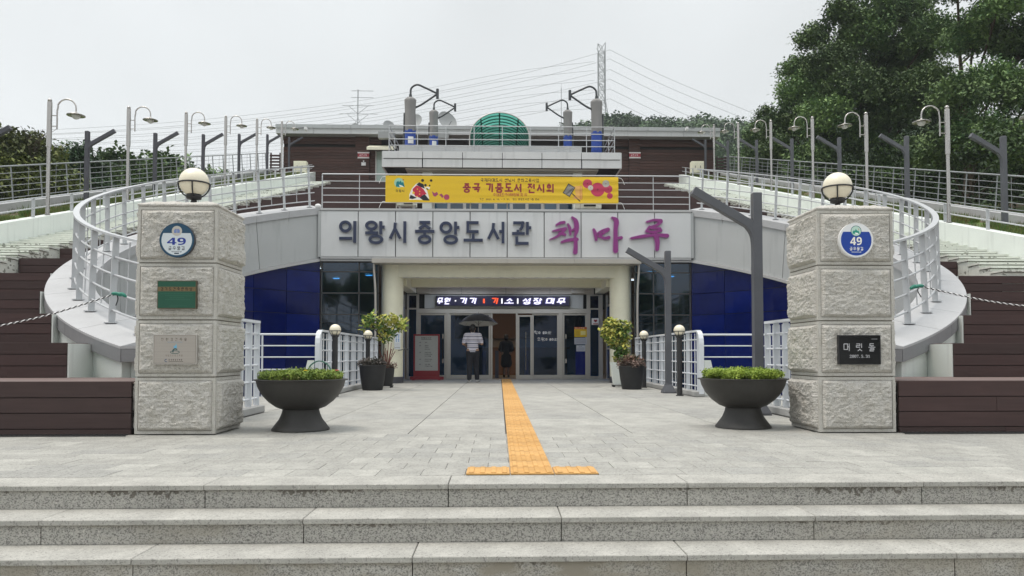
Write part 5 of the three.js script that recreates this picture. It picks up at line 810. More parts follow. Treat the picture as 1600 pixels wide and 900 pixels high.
// ---------------------------------------------------------------- lamps
{
  // cantilever lamps: square post with a slanting arm
  function cantilever(label, mat, group, H = 3.0) {
    const t = thing('cantilever_lamp', label, 'street lamp', [0, 0, 0], group);
    const D = H - 3;
    const pts = [[-0.86, 3.02], [-0.2, 2.63], [-0.1, 2.56], [-0.02, 2.42], [0, 2.2]].map(p => new THREE.Vector2(p[0], p[1] + D));
    const cv = new THREE.SplineCurve([pts[0], new THREE.Vector2(-0.53, 2.825 + D), pts[1], pts[2], pts[3], pts[4]]), A = [], Z = []; for (let i = 0; i <= 30; i++) { const p = cv.getPoint(i / 30), q = cv.getTangent(i / 30), w = 0.052; A.push(new THREE.Vector2(p.x - q.y * w, p.y + q.x * w)); Z.unshift(new THREE.Vector2(p.x + q.y * w, p.y - q.x * w)); }
    obj('arm', muv(new THREE.ExtrudeGeometry(new THREE.Shape([...A, ...Z]), { depth: 0.1, bevelEnabled: true, bevelThickness: 0.006, bevelSize: 0.006, bevelSegments: 1 }).translate(0, 0, -0.05)), mat, t);
    obj('pole', muv(slab(0.118, H - 0.12, 0.118, 0.01).translate(0.002, 0.12, 0)), mat, t);
    obj('lamp_lens', B(0.36, 0.006, 0.07, 0, 0, 0).rotateZ(-0.54).translate(-0.64, 2.83 + D, 0), M.whitePaper, t);
    obj('base', muv(loft([[0, 0.135], [0.03, 0.135], [0.17, 0.07], [0.2, 0.064]].map(([y, w]) => [[-w, -w], [w, -w], [w, w], [-w, w]].map(([a, b]) => new THREE.Vector3(a, y, b))))), mat, t);
    return t;
  }
  const n1 = cantilever('large grey cantilever lamp rising behind the right bowl planter', M.lampGrey); n1.position.set(3.26, 0, -10.25);
  const n2 = copy(n1, 'grey cantilever lamp with flared foot beside the right bridge railing', [3.34, 0, 16.1]);
  const outerX = s => wallX(s) + 1.2;
  const ord = ['nearest', 'second', 'third', 'fourth', 'fifth', 'sixth', 'seventh', 'eighth'];
  let protoL = null;
  const L = [[137, 205, 2.72], [243, 208, 2.72], [318, 210], [374, 209.5], [418, 210], [452, 215]], Rr = [[1567, 213], [1416, 213], [1311, 215], [1237, 217], [1182, 219], [1137, 220], [1102, 218]];
  const solve = (px, X = outerX) => { let a = 5, b = 80; for (let i = 0; i < 40; i++) { const d = (a + b) / 2, x = P(px, 250, d).x; if (Math.abs(x) < X(Math.sign(x))) a = d; else b = d; } return a; };
  L.unshift([-38, 200]);
  L.forEach(([px, py], i) => { let d = px === 452 ? 42 : solve(px); const q = P(px, py, d), lb = i ? `${ord[i - 1]} dark cantilever lamp in frame along the outer left fence` : 'cut-off dark cantilever lamp arm at the left edge'; if (!protoL) { protoL = cantilever(lb, M.lampDark, 'dark cantilever lamps along the left fence', 2.55); } const o = i ? copy(protoL, lb) : protoL; o.position.set(q.x, q.y - 2.55 * 0.85, -d); o.rotation.set(0, Math.PI, 0); o.scale.setScalar(0.85); });
  let protoR = null;
  Rr.forEach(([px, py], i) => { const d = px === 1102 ? 42 : solve(px), q = P(px, py, d), lb = `${ord[i]} grey cantilever lamp along the outer right fence`; if (!protoR) protoR = cantilever(lb, M.lampGrey, 'grey cantilever lamps along the right fence', 2.55); const o = i ? copy(protoR, lb) : protoR; o.position.set(q.x, q.y - 2.55 * 0.85, -d); o.scale.setScalar(0.85); });
  // stainless gooseneck lamps on the white walls
  function gooseneck(label) {
    const t = thing('gooseneck_lamp', label, 'street lamp', [0, 0, 0], 'stainless gooseneck lamps on the white side walls'), H = 2.34;
    obj('pole', [cyl(0.038, 0.036, H * 0.62, 0, 0, 0, 16), cyl(0.055, 0.055, 0.02, 0, 0, 0, 16)], M.steel, t); obj('upper_sleeve', [cyl(0.05, 0.048, H * 0.4, 0, H * 0.6, 0, 16)], M.steel, t);
    obj('finial', [new THREE.SphereGeometry(0.042, 16, 12).translate(0, H + 0.035, 0), cyl(0.04, 0.03, 0.02, 0, H - 0.01, 0, 12)], M.steel, t);
    const pts = [[0.155, H - 0.56], [0.155, H - 0.4], [0.155, H - 0.18], [0.17, H - 0.09]]; for (let i = 1; i <= 8; i++) { const a = Math.PI * (1 - i / 8); pts.push([0.345 + Math.cos(a) * 0.19 + (i < 1 ? 0 : 0), H - 0.13 + Math.sin(a) * 0.19]); } pts.push([0.535, H - 0.2]);
    obj('gooseneck', tube(pts.map(([x, y]) => new THREE.Vector3(x, y, 0)), 0.016, 70, 8), M.steel, t); obj('bracket', [bar(v3(0, H - 0.28, 0), v3(0.155, H - 0.28, 0), 0.01), bar(v3(0, H - 0.5, 0), v3(0.155, H - 0.5, 0), 0.01)], M.steel, t);
    obj('shade', new THREE.LatheGeometry([[0.02, 0.07], [0.035, 0.05], [0.06, 0.045], [0.175, 0.0], [0.175, -0.012], [0.06, 0.02], [0, 0.02]].map(p => new THREE.Vector2(...p)), 28).translate(0.535, H - 0.27, 0), M.steel, t);
    obj('bulb', new THREE.SphereGeometry(0.085, 20, 12, 0, 6.3, Math.PI / 2, Math.PI / 2).scale(1, 0.95, 1).translate(0.535, H - 0.275, 0), std([0.5, 0.5, 0.47], 0.25), t);
    return t;
  }
  let pg = null; const wx = s => wallX(s) + 0.13;
    [[76, 'left'], [200, 'left'], [290, 'left'], [352, 'left'], [401, 'left'], [440, 'left'], [1481, 'right'], [1354, 'right'], [1270, 'right'], [1205, 'right'], [1154, 'right'], [1116, 'right'], [1664, 'right']].forEach(([px, sd], i) => {
    const d = solve(px, wx), q = P(px, 250, d), k = sd === 'left' ? i : i - 6, lb = i === 12 ? 'gooseneck lamp mostly cut off by the right edge' : `${ord[k]} stainless gooseneck lamp on the ${sd} white wall`; const o = pg ? copy(pg, lb) : (pg = gooseneck(lb)); o.position.set(q.x, wTop(d), -d); o.rotation.set(0, sd === 'left' ? 0 : Math.PI, 0); o.scale.setScalar(1.1);
  });
  // bollard lamps along the bridge
  function bollard(label) {
    const t = thing('bollard_lamp', label, 'bollard lamp', [0, 0, 0], 'globe bollard lamps along the bridge railings');
    obj('post', [cyl(0.052, 0.052, 1.14, 0, 0, 0, 18), cyl(0.075, 0.075, 0.02, 0, 0, 0, 18)], M.black, t); obj('collar', [cyl(0.05, 0.085, 0.05, 0, 1.13, 0, 18)], M.black, t);
    obj('globe', new THREE.SphereGeometry(0.11, 28, 20).translate(0, 1.285, 0), M.globe, t);
    obj('lower_cage', [new THREE.TorusGeometry(0.112, 0.007, 6, 28).rotateX(Math.PI / 2).translate(0, 1.265, 0), ...[0, 1, 2, 3, 4, 5].map(i => bar(new THREE.Vector3(Math.cos(i) * 0.112, 1.265, Math.sin(i) * 0.112), new THREE.Vector3(Math.cos(i) * 0.07, 1.18, Math.sin(i) * 0.07), 0.006, 5))], M.black, t); return t;
  }
  const b0 = bollard('nearest black bollard lamp with cream globe on the left side of the bridge'); b0.position.set(-3.38, 0, -14.9);
  copy(b0, 'farther black bollard lamp on the left, behind the large black pot', [-3.38, 0, 18.6]);
  copy(b0, 'nearest black bollard lamp with cream globe on the right side of the bridge', [3.32, 0, 15.0]);
  copy(b0, 'middle black bollard lamp on the right side of the bridge', [3.32, 0, 18.7]);
  copy(b0, 'farthest black bollard lamp on the right, half behind the variegated plant', [3.3, 0, 21.6]);
}
// fences on the outer parapets and low rails on the white walls
for (const s of [-1, 1]) {
  const nm = s < 0 ? 'left' : 'right', f = thing('outer_fence', `grey steel fence with square bars on the outer ${nm} parapet`, 'fence'), X = d => s * (outX(s) + 0.25), a = 10, b = 41.8, H = 0.92;
  for (const h of [0.1, 0.26, 0.42, 0.58, 0.74, H]) obj('rail_bar', bar(v3(X(a), pTop(a) + h, a), v3(X(b), pTop(b) + h, b), h === H ? 0.022 : 0.009, 6), M.fence, f);
  for (let i = 0, d = a; d <= b; d += 1.25, i++) { obj('post', beam(v3(X(d), pTop(d), d), v3(X(d) + s * 0.05, pTop(d) + H, d - 0.05), 0.055, 0.02), M.fence, f); if (d + 0.65 < b) obj('baluster', bar(v3(X(d), pTop(d + 0.625) + 0.1, d + 0.625), v3(X(d), pTop(d + 0.625) + H, d + 0.625), 0.007, 5), M.fence, f); }
  const g = thing('wall_railing', `low two-bar railing on top of the ${nm} white wall`, 'railing'), Y = d => s * (wallX(s) + 0.14);
  for (const h of [0.2, 0.42]) obj('rail_bar', bar(v3(Y(11), wTop(11) + h, 11), v3(Y(41.8), wTop(41.8) + h, 41.8), 0.015, 6), M.rail, g);
  for (let d = 11; d < 41.9; d += 1.5) obj('post', B(0.07, 0.43, 0.02, Y(d), wTop(d) + 0.215, d), M.rail, g);
}
// twisted ropes closing the terraces
for (const s of [-1, 1]) {
  const t = thing('barrier_rope', `black and white twisted rope tied to the ${s < 0 ? 'left' : 'right'} curved railing`, 'rope'), a = s < 0 ? P(182, 459, 9.7) : P(1436, 447, 9.9), b = s < 0 ? P(-70, 522, 8.6) : P(1680, 486, 9.0);
  const path = new THREE.CatmullRomCurve3([a, a.clone().lerp(b, 0.5).add(new THREE.Vector3(0, -0.05, 0)), b]);
  for (const [k, m] of [[0, M.black], [1, M.whitePaper]]) { const pts = []; for (let i = 0; i <= 260; i++) { const p = path.getPoint(i / 260), an = i * 0.62 + k * Math.PI; pts.push(p.add(new THREE.Vector3(0, Math.cos(an) * 0.0055, Math.sin(an) * 0.0055))); } obj('strand', tube(pts, 0.0062, 520, 5), m, t); }
  const gm = std([0.02, 0.2, 0.14], 0.5); obj('knot', [0, 1, 2].map(i => new THREE.SphereGeometry(0.03, 10, 8).scale(1.7, 0.8, 0.9).rotateZ(s * 0.3 * i).translate(a.x - s * -0.05 * i * -1, a.y - 0.008 * i, a.z + 0.03)), gm, t); obj('loose_end', tube([a, a.clone().add(new THREE.Vector3(s * -0.03, -0.06, 0.02)), a.clone().add(new THREE.Vector3(0.01, -0.15, 0.03))], 0.007, 12, 5), M.black, t);
}

// ---------------------------------------------------------------- leaves, planters and potted plants
function leafGeo(l, w, fold = 0.25) { const g = new THREE.BufferGeometry(); g.setAttribute('position', new THREE.BufferAttribute(new Float32Array([0, 0, 0, -w, w * fold, l * 0.5, 0, 0, l * 0.45, 0, 0, 0, 0, 0, l * 0.45, w, w * fold, l * 0.5, -w, w * fold, l * 0.5, 0, -w * 0.3, l, 0, 0, l * 0.45, 0, 0, l * 0.45, 0, -w * 0.3, l, w, w * fold, l * 0.5]), 3)); g.computeVertexNormals(); g.setAttribute('uv', new THREE.BufferAttribute(new Float32Array(24), 2)); return g; }
function spray(n, R, l, w, flatness = 1) { // a tuft of leaves pointing outward from a twig end
  const out = []; for (let i = 0; i < n; i++) { const g = leafGeo(l * rr(0.7, 1.2), w * rr(0.8, 1.2)), e = new THREE.Euler(rr(-0.9, 0.9), rr(0, 6.28), rr(-0.5, 0.5), 'YXZ'), m = new THREE.Matrix4().makeRotationFromEuler(e), v = new THREE.Vector3(rr(-1, 1), rr(-1, 1) * flatness, rr(-1, 1)).multiplyScalar(R); m.setPosition(v); out.push(g.applyMatrix4(m)); } return merge(out);
}
function scatter(name, geo, list, parent, ud, mat = M.leafWhite) { // list of [x, y, z, scale, colour]
  const im = new THREE.InstancedMesh(geo, mat, list.length), m = new THREE.Matrix4(), q = new THREE.Quaternion(), e = new THREE.Euler();
  list.forEach(([x, y, z, k, c], i) => { e.set(rr(-0.5, 0.5), rr(0, 6.28), rr(-0.5, 0.5)); q.setFromEuler(e); m.compose(new THREE.Vector3(x, y, z), q, new THREE.Vector3(k, k, k)); im.setMatrixAt(i, m); im.setColorAt(i, c); });
  im.name = parent ? name : numbered(name); im.castShadow = im.receiveShadow = true; (parent || scene).add(im); if (ud) im.userData = ud; return im;
}
const col = (a, b) => { const t = rnd(), c = new THREE.Color(); c.setRGB(...a.map((v, i) => mixn(v, b[i], t))); return c; };
// bowl planters
{
  const bowl = (x, d, label, dark, flowers) => {
    const t = thing('bowl_planter', label, 'planter', [x, 0, d], undefined);
    obj('bowl', muv(new THREE.LatheGeometry([[0, 0.225], [0.195, 0.225], [0.26, 0.25], [0.34, 0.31], [0.41, 0.39], [0.45, 0.47], [0.465, 0.53], [0.49, 0.535], [0.495, 0.545], [0.45, 0.548], [0.435, 0.5], [0, 0.5]].map(p => new THREE.Vector2(...p)), 64)), M.bowl, t);
    obj('foot', muv(new THREE.LatheGeometry([[0, 0], [0.3, 0], [0.305, 0.012], [0.27, 0.06], [0.225, 0.12], [0.2, 0.18], [0.19, 0.224]].map(p => new THREE.Vector2(...p)), 64)), M.bowl, t);
    const so = new THREE.CircleGeometry(0.44, 40).rotateX(-Math.PI / 2).translate(0, 0.535, 0); obj('soil', muv(so), M.soil, t);
    const tuft = spray(60, 0.03, 0.022, 0.0065), L = []; for (let i = 0; i < 620; i++) { const a = rr(0, 6.28), r = Math.sqrt(rnd()) * 0.42, bump = 0.05 + 0.075 * fbm(Math.cos(a) * r * 11 + x * 3, Math.sin(a) * r * 11, 4, 3) * (1.15 - r * 1.2), q = rnd(); L.push([Math.cos(a) * r, 0.545 + bump * (0.2 + 0.75 * q), Math.sin(a) * r, rr(0.7, 1.15), dark ? q < 0.12 ? col([0.16, 0.11, 0.06], [0.25, 0.2, 0.1]) : col([0.1, 0.17, 0.025], [0.28, 0.36, 0.06]) : col([0.17, 0.26, 0.03], [0.36, 0.46, 0.07])]); }
    scatter('ground_cover', tuft, L, t, { kind: 'stuff' });
    for (const [fx, fz, c] of flowers) { obj('flower', [0, 1, 2, 3, 4, 5].map(i => new THREE.SphereGeometry(0.009, 6, 4).scale(1, 0.5, 1).translate(fx + Math.cos(i) * 0.012, 0.645, fz + Math.sin(i) * 0.012)), std(c, 0.7), t); obj('flower_stem', bar(new THREE.Vector3(fx, 0.56, fz), new THREE.Vector3(fx, 0.645, fz), 0.002, 4), std([0.08, 0.16, 0.03], 0.8), t); }
  };
  const a = P(468, 672, 8.3), b = P(1159, 672, 8.55);
  bowl(a.x, 8.35, 'dark bowl planter with one yellow and one red flower before the left railing', true, [[0.12, 0.3, [0.7, 0.5, 0.03]], [0.42, 0.18, [0.62, 0.13, 0.08]], [0.2, -0.1, [0.12, 0.2, 0.04]]]);
  bowl(b.x, 8.5, 'dark bowl planter on a flared foot beside the right stone pillar', false, []);
}
// plant pots
{
  const potG = (R, H) => muv(new THREE.LatheGeometry([[0, 0], [R * 0.72, 0], [R * 0.76, 0.015], [R * 0.9, H * 0.45], [R * 0.98, H * 0.85], [R, H * 0.97], [R * 1.02, H], [R * 0.95, H], [R * 0.93, H * 0.93], [0, H * 0.93]].map(p => new THREE.Vector2(...p)), 40));
  const A = P(582, 609, 17.6), pot = thing('plant_pot', 'large black round pot with a leaning variegated shrub by the left portal column', 'plant pot', [A.x, 0, 17.6]);
  obj('pot', potG(0.3, 0.57), M.pot, pot); const low = spray(40, 0.06, 0.05, 0.016); const lower = (t, R, y, n, cs) => { const L = []; for (let i = 0; i < n; i++) { const a = rr(0, 6.28), r = Math.sqrt(rnd()) * R; L.push([Math.cos(a) * r, y + rr(0, 0.1), Math.sin(a) * r, rr(0.7, 1.2), col(...cs)]); } scatter('ground_cover', low, L, t, { kind: 'stuff' }); };
  lower(pot, 0.29, 0.57, 50, [[0.035, 0.05, 0.03], [0.16, 0.13, 0.12]]);
  const big = n => spray(n, 0.085, 0.13, 0.04);
  const shrub = (t, base, limbs, tips, name) => { obj('stem', limbs.map(l => tube(l.map(p => new THREE.Vector3(...p)), 0.014, 16, 6)), M.bark, t); const g1 = big(9), L = tips.map(([x, y, z, k]) => [x, y, z, k, rnd() < 0.6 ? col([0.28, 0.32, 0.05], [0.5, 0.47, 0.1]) : col([0.06, 0.14, 0.03], [0.16, 0.26, 0.05])]); scatter('leaves', g1, L, t, { kind: 'stuff' }); };
  const tips = []; const K = 17.6 / 1200; const at = (px, py, d, o) => { const q = P(px, py, d); return [q.x - o[0], q.y, 0]; };
  const blob = (px, py, rx, ry, n, d, o) => { const [x, y] = at(px, py, d, o); for (let i = 0; i < n; i++) { const a = rr(0, 6.28), r = Math.sqrt(rnd()); tips.push([x + Math.cos(a) * r * rx * K, y + Math.sin(a) * r * ry * K, rr(-0.2, 0.2), rr(0.75, 1.15)]); } };
  blob(577, 498, 8, 9, 9, 17.6, [A.x]); blob(574, 508, 7, 4, 6, 17.6, [A.x]); blob(597, 503, 9, 9, 11, 17.6, [A.x]); blob(618, 503, 11, 11, 16, 17.6, [A.x]); blob(607, 516, 12, 9, 14, 17.6, [A.x]); blob(628, 512, 7, 6, 6, 17.6, [A.x]); blob(601, 528, 9, 4, 6, 17.6, [A.x]);
  const J = (px, py) => at(px, py, 17.6, [A.x]);
  shrub(pot, A, [[[0.1, 0.5, 0], J(598, 560), J(600, 532)], [J(600, 532), J(590, 520), J(577, 503)], [J(600, 532), J(601, 518), J(598, 503)], [J(600, 532), J(612, 520), J(620, 503)]], tips);
  const Bp = P(604, 604, 18.9), pot2 = thing('plant_pot', 'smaller black pot on castors with reddish twigs, half behind the large left pot', 'plant pot', [Bp.x, 0, 18.9]);
  obj('pot', potG(0.19, 0.42).translate(0, 0.06, 0), M.pot, pot2); obj('trolley', [B(0.3, 0.025, 0.3, 0, 0.05, 0), ...[[-1, -1], [1, -1], [1, 1], [-1, 1]].map(([a, b]) => new THREE.SphereGeometry(0.025, 8, 6).translate(a * 0.12, 0.025, b * 0.12))], M.black, pot2);
  { const g = []; for (let i = 0; i < 16; i++) { const a = rr(0, 6.28), r = rr(0.05, 0.24); g.push(tube([new THREE.Vector3(0, 0.45, 0), new THREE.Vector3(Math.cos(a) * r * 0.5, 0.7, Math.sin(a) * r * 0.5), new THREE.Vector3(Math.cos(a) * r, rr(0.8, 1.15), Math.sin(a) * r)], 0.008, 8, 4)); } obj('twigs', g, std([0.2, 0.08, 0.06], 0.8), pot2); } lower(pot2, 0.19, 0.46, 26, [[0.06, 0.05, 0.03], [0.3, 0.16, 0.14]]);
  const C = P(987, 607, 17.9), pot3 = thing('plant_pot', 'large black round pot with a dense yellow-green variegated shrub by the right portal column', 'plant pot', [C.x, 0, 17.9]);
  obj('pot', potG(0.3, 0.54), M.pot, pot3); lower(pot3, 0.31, 0.55, 60, [[0.05, 0.05, 0.035], [0.3, 0.2, 0.17]]); lower(pot3, 0.3, 0.66, 22, [[0.03, 0.06, 0.02], [0.2, 0.1, 0.07]]);
  const D = P(966, 603, 19.2), pot4 = thing('planter_box', 'white tapered planter with a bushy yellow and green variegated shrub before the right column', 'plant pot', [D.x, 0, 19.2]);
  obj('box', muv(loft([[0.05, 0.12], [0.62, 0.19], [0.62, 0.17], [0.55, 0.165]].map(([y, w]) => [[-w, -w], [w, -w], [w, w], [-w, w]].map(([a, b]) => new THREE.Vector3(a, y, b))))), M.white, pot4); obj('trolley', [B(0.3, 0.02, 0.3, 0, 0.045, 0), ...[[-1, -1], [1, -1], [1, 1], [-1, 1]].map(([a, b]) => new THREE.SphereGeometry(0.025, 8, 6).translate(a * 0.12, 0.025, b * 0.12))], M.black, pot4);
  tips.length = 0; const o2 = [D.x]; for (const [px, py, rx, ry, n] of [[958, 508, 12, 8, 20], [968, 515, 14, 10, 26], [953, 520, 12, 10, 22], [964, 530, 15, 10, 26], [975, 534, 9, 10, 14], [956, 537, 8, 7, 10], [972, 549, 9, 8, 12], [966, 558, 8, 6, 8]]) blob(px, py, rx, ry, n, 19.2, o2);
  const J2 = (px, py) => at(px, py, 19.2, o2); shrub(pot4, D, [[[0, 0.55, 0], J2(966, 556), J2(962, 536)], [J2(962, 536), J2(956, 525), J2(954, 515)], [J2(962, 536), J2(967, 525), J2(970, 513)]], tips);
}
// ---------------------------------------------------------------- boards, notices and the defibrillator box
{
  const d = 24.4, a = P(646, 594, d), b = P(687, 522, d), w = b.x - a.x, t = thing('information_board', 'free-standing information board in a red frame left of the doors', 'sign board', [(a.x + b.x) / 2, 0, d]), H = 1.45;
  obj('frame', [B(0.05, H, 0.06, -w / 2 + 0.025, H / 2, 0), B(0.05, H, 0.06, w / 2 - 0.025, H / 2, 0), B(w - 0.1, 0.05, 0.06, 0, H - 0.025, 0), B(w - 0.1, 0.2, 0.05, 0, 0.2, 0)], M.redPaint, t); obj('foot', [B(w + 0.22, 0.09, 0.3, 0.02, 0.065, 0), B(0.08, 0.02, 0.32, -w / 2, 0.01, 0), B(0.08, 0.02, 0.32, w / 2, 0.01, 0)], M.redPaint, t);
  obj('notice', B(w - 0.1, H - 0.35, 0.03, 0, 0.3 + (H - 0.35) / 2, 0.005), print(420, 680, (g, W, Hh) => { g.fillStyle = '#c3c6c4'; g.fillRect(0, 0, W, Hh); ink(g, '#4a4c4e'); hangul(g, '의왕도서관', 110, 40, 34, 0.12); g.fillRect(110, 66, 190, 7); let y = 130; for (const [f, ls] of [['4F', ['강당']], ['3F', ['열람실', '사무실', '문화교실']], ['2F', ['종합자료실', '디지털자료실', '정기간행물']], ['1F', ['어린이자료실', '안내데스크']], ['B1', ['식당 매점', '기계실전기실']]]) { ink(g, '#55585a'); g.font = 'bold 30px sans-serif'; g.textBaseline = 'middle'; g.textAlign = 'left'; g.fillText(f, 76, y); ls.forEach((l, i) => hangul(g, l, 176, y + i * 36, 21, 0.13)); y += ls.length * 36 + 26; } }), t);
  const n = P(621, 530, 21.6), p = thing('column_notice', 'white paper notice with blue drawings fixed to the left portal column', 'notice', [n.x, n.y, 21.6]);
  obj('sheet', B(0.17, 0.56, 0.012, 0, 0, 0).rotateY(0.35), print(160, 480, (g, w, h) => { g.fillStyle = '#d5d9dc'; g.fillRect(0, 0, w, h); ink(g, '#6b7f9d'); hangul(g, '체온측정', 14, 60, 30, 0.14, 1.1); g.fillStyle = '#7d9cc4'; for (const [x, y] of [[50, 140], [110, 140], [50, 240], [110, 240]]) { g.beginPath(); g.arc(x, y, 20, 0, 7); g.fill(); g.fillRect(x - 14, y + 24, 28, 40); } ink(g, '#8a9098'); for (let i = 0; i < 5; i++) g.fillRect(20, 330 + i * 22, 120, 6); g.fillStyle = '#3c3f45'; g.fillRect(8, 440, 140, 14); }), p);
  obj('bracket', [bar(new THREE.Vector3(0.02, -0.31, 0.02), new THREE.Vector3(0.28, -0.28, 0.02), 0.014, 6), new THREE.SphereGeometry(0.03, 8, 6).translate(0.28, -0.28, 0.02)], M.mull, p);
  const e = P(930, 502.5, 25.1), k = thing('defibrillator_box', 'small white wall box with a red heart right of the doors', 'wall box', [e.x, e.y, 25.08]);
  obj('case', slab(0.23, 0.1, 0.22, 0.012).rotateX(Math.PI / 2).translate(0, 0, -0.04), M.whitePaper, k); { const s = new THREE.Shape(); s.moveTo(0, -0.05); s.bezierCurveTo(-0.09, 0.01, -0.05, 0.07, 0, 0.03); s.bezierCurveTo(0.05, 0.07, 0.09, 0.01, 0, -0.05); obj('heart', new THREE.ExtrudeGeometry(s, { depth: 0.006, bevelEnabled: false }).translate(0, 0.02, 0.06), M.redPaint, k); obj('lower_label', B(0.16, 0.025, 0.006, 0, -0.075, 0.064 * -1), std([0.5, 0.12, 0.12], 0.6), k); }
  const put = (name, label, px0, py0, px1, py1, draw) => { const a = P(px0, py1, DD - 0.05), b = P(px1, py0, DD - 0.05), w = b.x - a.x, h = b.y - a.y, t = thing(name, label, 'poster', [(a.x + b.x) / 2, (a.y + b.y) / 2, DD - 0.04]); obj('sheet', B(w, h, 0.006), print(256, Math.round(256 * h / w), draw), t); };
  put('door_poster', 'yellow and red poster on the right glass door, highest of three', 897.5, 511, 917, 526.5, (g, w, h) => { g.fillStyle = '#d9b51e'; g.fillRect(0, 0, w, h); g.fillStyle = '#b5532a'; g.fillRect(0, 0, w, h * 0.22); ink(g, '#f2e8c0'); hangul(g, '마스크착용', 20, h * 0.11, h * 0.14, 0.14, 1.4); g.fillStyle = '#e6d990'; g.fillRect(w * 0.5, h * 0.4, w * 0.4, h * 0.4); ink(g, '#7a5a20'); for (let i = 0; i < 5; i++) g.fillRect(16, h * (0.4 + i * 0.11), w * 0.36, 5); });
  put('door_poster', 'grey-white notice sheet on the right glass door, under the yellow poster', 897.5, 527.5, 917, 538, (g, w, h) => { g.fillStyle = '#b9bcc6'; g.fillRect(0, 0, w, h); ink(g, '#6d7180'); for (let i = 0; i < 6; i++) g.fillRect(18, 16 + i * h / 7.5, w - 36, 5); });
  put('door_poster', 'small white notice on the right glass door, lowest of three', 900.5, 539.5, 914.5, 549, (g, w, h) => { g.fillStyle = '#c4c8d2'; g.fillRect(0, 0, w, h); ink(g, '#747887'); hangul(g, '안내문', 70, h * 0.2, h * 0.16, 0.12); for (let i = 0; i < 5; i++) g.fillRect(24, h * (0.38 + i * 0.11), w - 48, 5); });
}
// ---------------------------------------------------------------- people
function blend(prims, res, c, half, k = 0.03) { // smooth union of tapered capsules meshed on a grid
  const mc = new MarchingCubes(res, new THREE.MeshStandardMaterial(), false, false, 60000); mc.isolation = 0; mc.reset();
  const P0 = prims.map(q => { const a = new THREE.Vector3(...q[0]), b = new THREE.Vector3(...q[2]), ab = b.clone().sub(a); return { a, ab, l2: Math.max(1e-9, ab.lengthSq()), ra: q[1], rb: q[3], s: q[4] || [1, 1, 1] }; });
  const p = new THREE.Vector3(), w = new THREE.Vector3(); let i = 0;
  for (let z = 0; z < res; z++) for (let y = 0; y < res; y++) for (let x = 0; x < res; x++, i++) {
    p.set((x - res / 2) / (res / 2) * half + c[0], (y - res / 2) / (res / 2) * half + c[1], (z - res / 2) / (res / 2) * half + c[2]); let d = 9;
    for (const q of P0) { w.copy(p).sub(q.a); const t = clamp(w.dot(q.ab) / q.l2); w.addScaledVector(q.ab, -t); w.set(w.x / q.s[0], w.y / q.s[1], w.z / q.s[2]); const e = w.length() - mixn(q.ra, q.rb, t), h = clamp(0.5 + 0.5 * (d - e) / k); d = mixn(d, e, h) - k * h * (1 - h); }
    mc.field[i] = -d;
  }
  mc.update(); const n = mc.count, g = new THREE.BufferGeometry();
  g.setAttribute('position', new THREE.BufferAttribute(new Float32Array(mc.positionArray.slice(0, n * 3)).map((v, j) => v * half + c[j % 3]), 3)); g.setAttribute('normal', new THREE.BufferAttribute(new Float32Array(mc.normalArray.slice(0, n * 3)), 3)); g.setAttribute('uv', new THREE.BufferAttribute(new Float32Array(n * 2), 2)); return g;
}
const handPrims = (w, dir, up, side) => { // palm, four bent fingers and a thumb; dir along the fingers, up across the palm
  const f = new THREE.Vector3(...dir).normalize(), u = new THREE.Vector3(...up).normalize(), n = f.clone().cross(u).multiplyScalar(side), at = (a, b, c) => new THREE.Vector3(...w).addScaledVector(f, a).addScaledVector(u, b).addScaledVector(n, c).toArray(), o = [[at(0, 0, 0), 0.026, at(0.07, 0, 0), 0.03, [1, 1, 1]]];
  [-0.03, -0.01, 0.01, 0.03].forEach((b, i) => { const l = [0.026, 0.032, 0.034, 0.028][i]; o.push([at(0.075, b, 0), 0.009, at(0.075 + l, b * 1.1, -0.01), 0.0085], [at(0.075 + l, b * 1.1, -0.01), 0.0085, at(0.075 + l * 1.2, b * 1.1, -0.04), 0.008], [at(0.075 + l * 1.2, b * 1.1, -0.04), 0.008, at(0.06 + l * 0.6, b * 1.1, -0.055), 0.007]); });
  o.push([at(0.02, 0.03, 0), 0.011, at(0.05, 0.055, -0.02), 0.01], [at(0.05, 0.055, -0.02), 0.01, at(0.075, 0.045, -0.045), 0.008]); return o;
};
function face(H, skin) { // features on the -z side of a head centred at H
  const [x, y, z] = H; return [new THREE.ConeGeometry(0.016, 0.05, 8).translate(x, y - 0.012, z - 0.098), ...[-1, 1].map(s => new THREE.SphereGeometry(0.02, 10, 8).scale(0.45, 1.2, 0.8).translate(x + s * 0.08, y - 0.01, z + 0.005)), new THREE.SphereGeometry(0.022, 10, 6).scale(1.2, 0.35, 0.5).translate(x, y - 0.06, z - 0.082)];
}
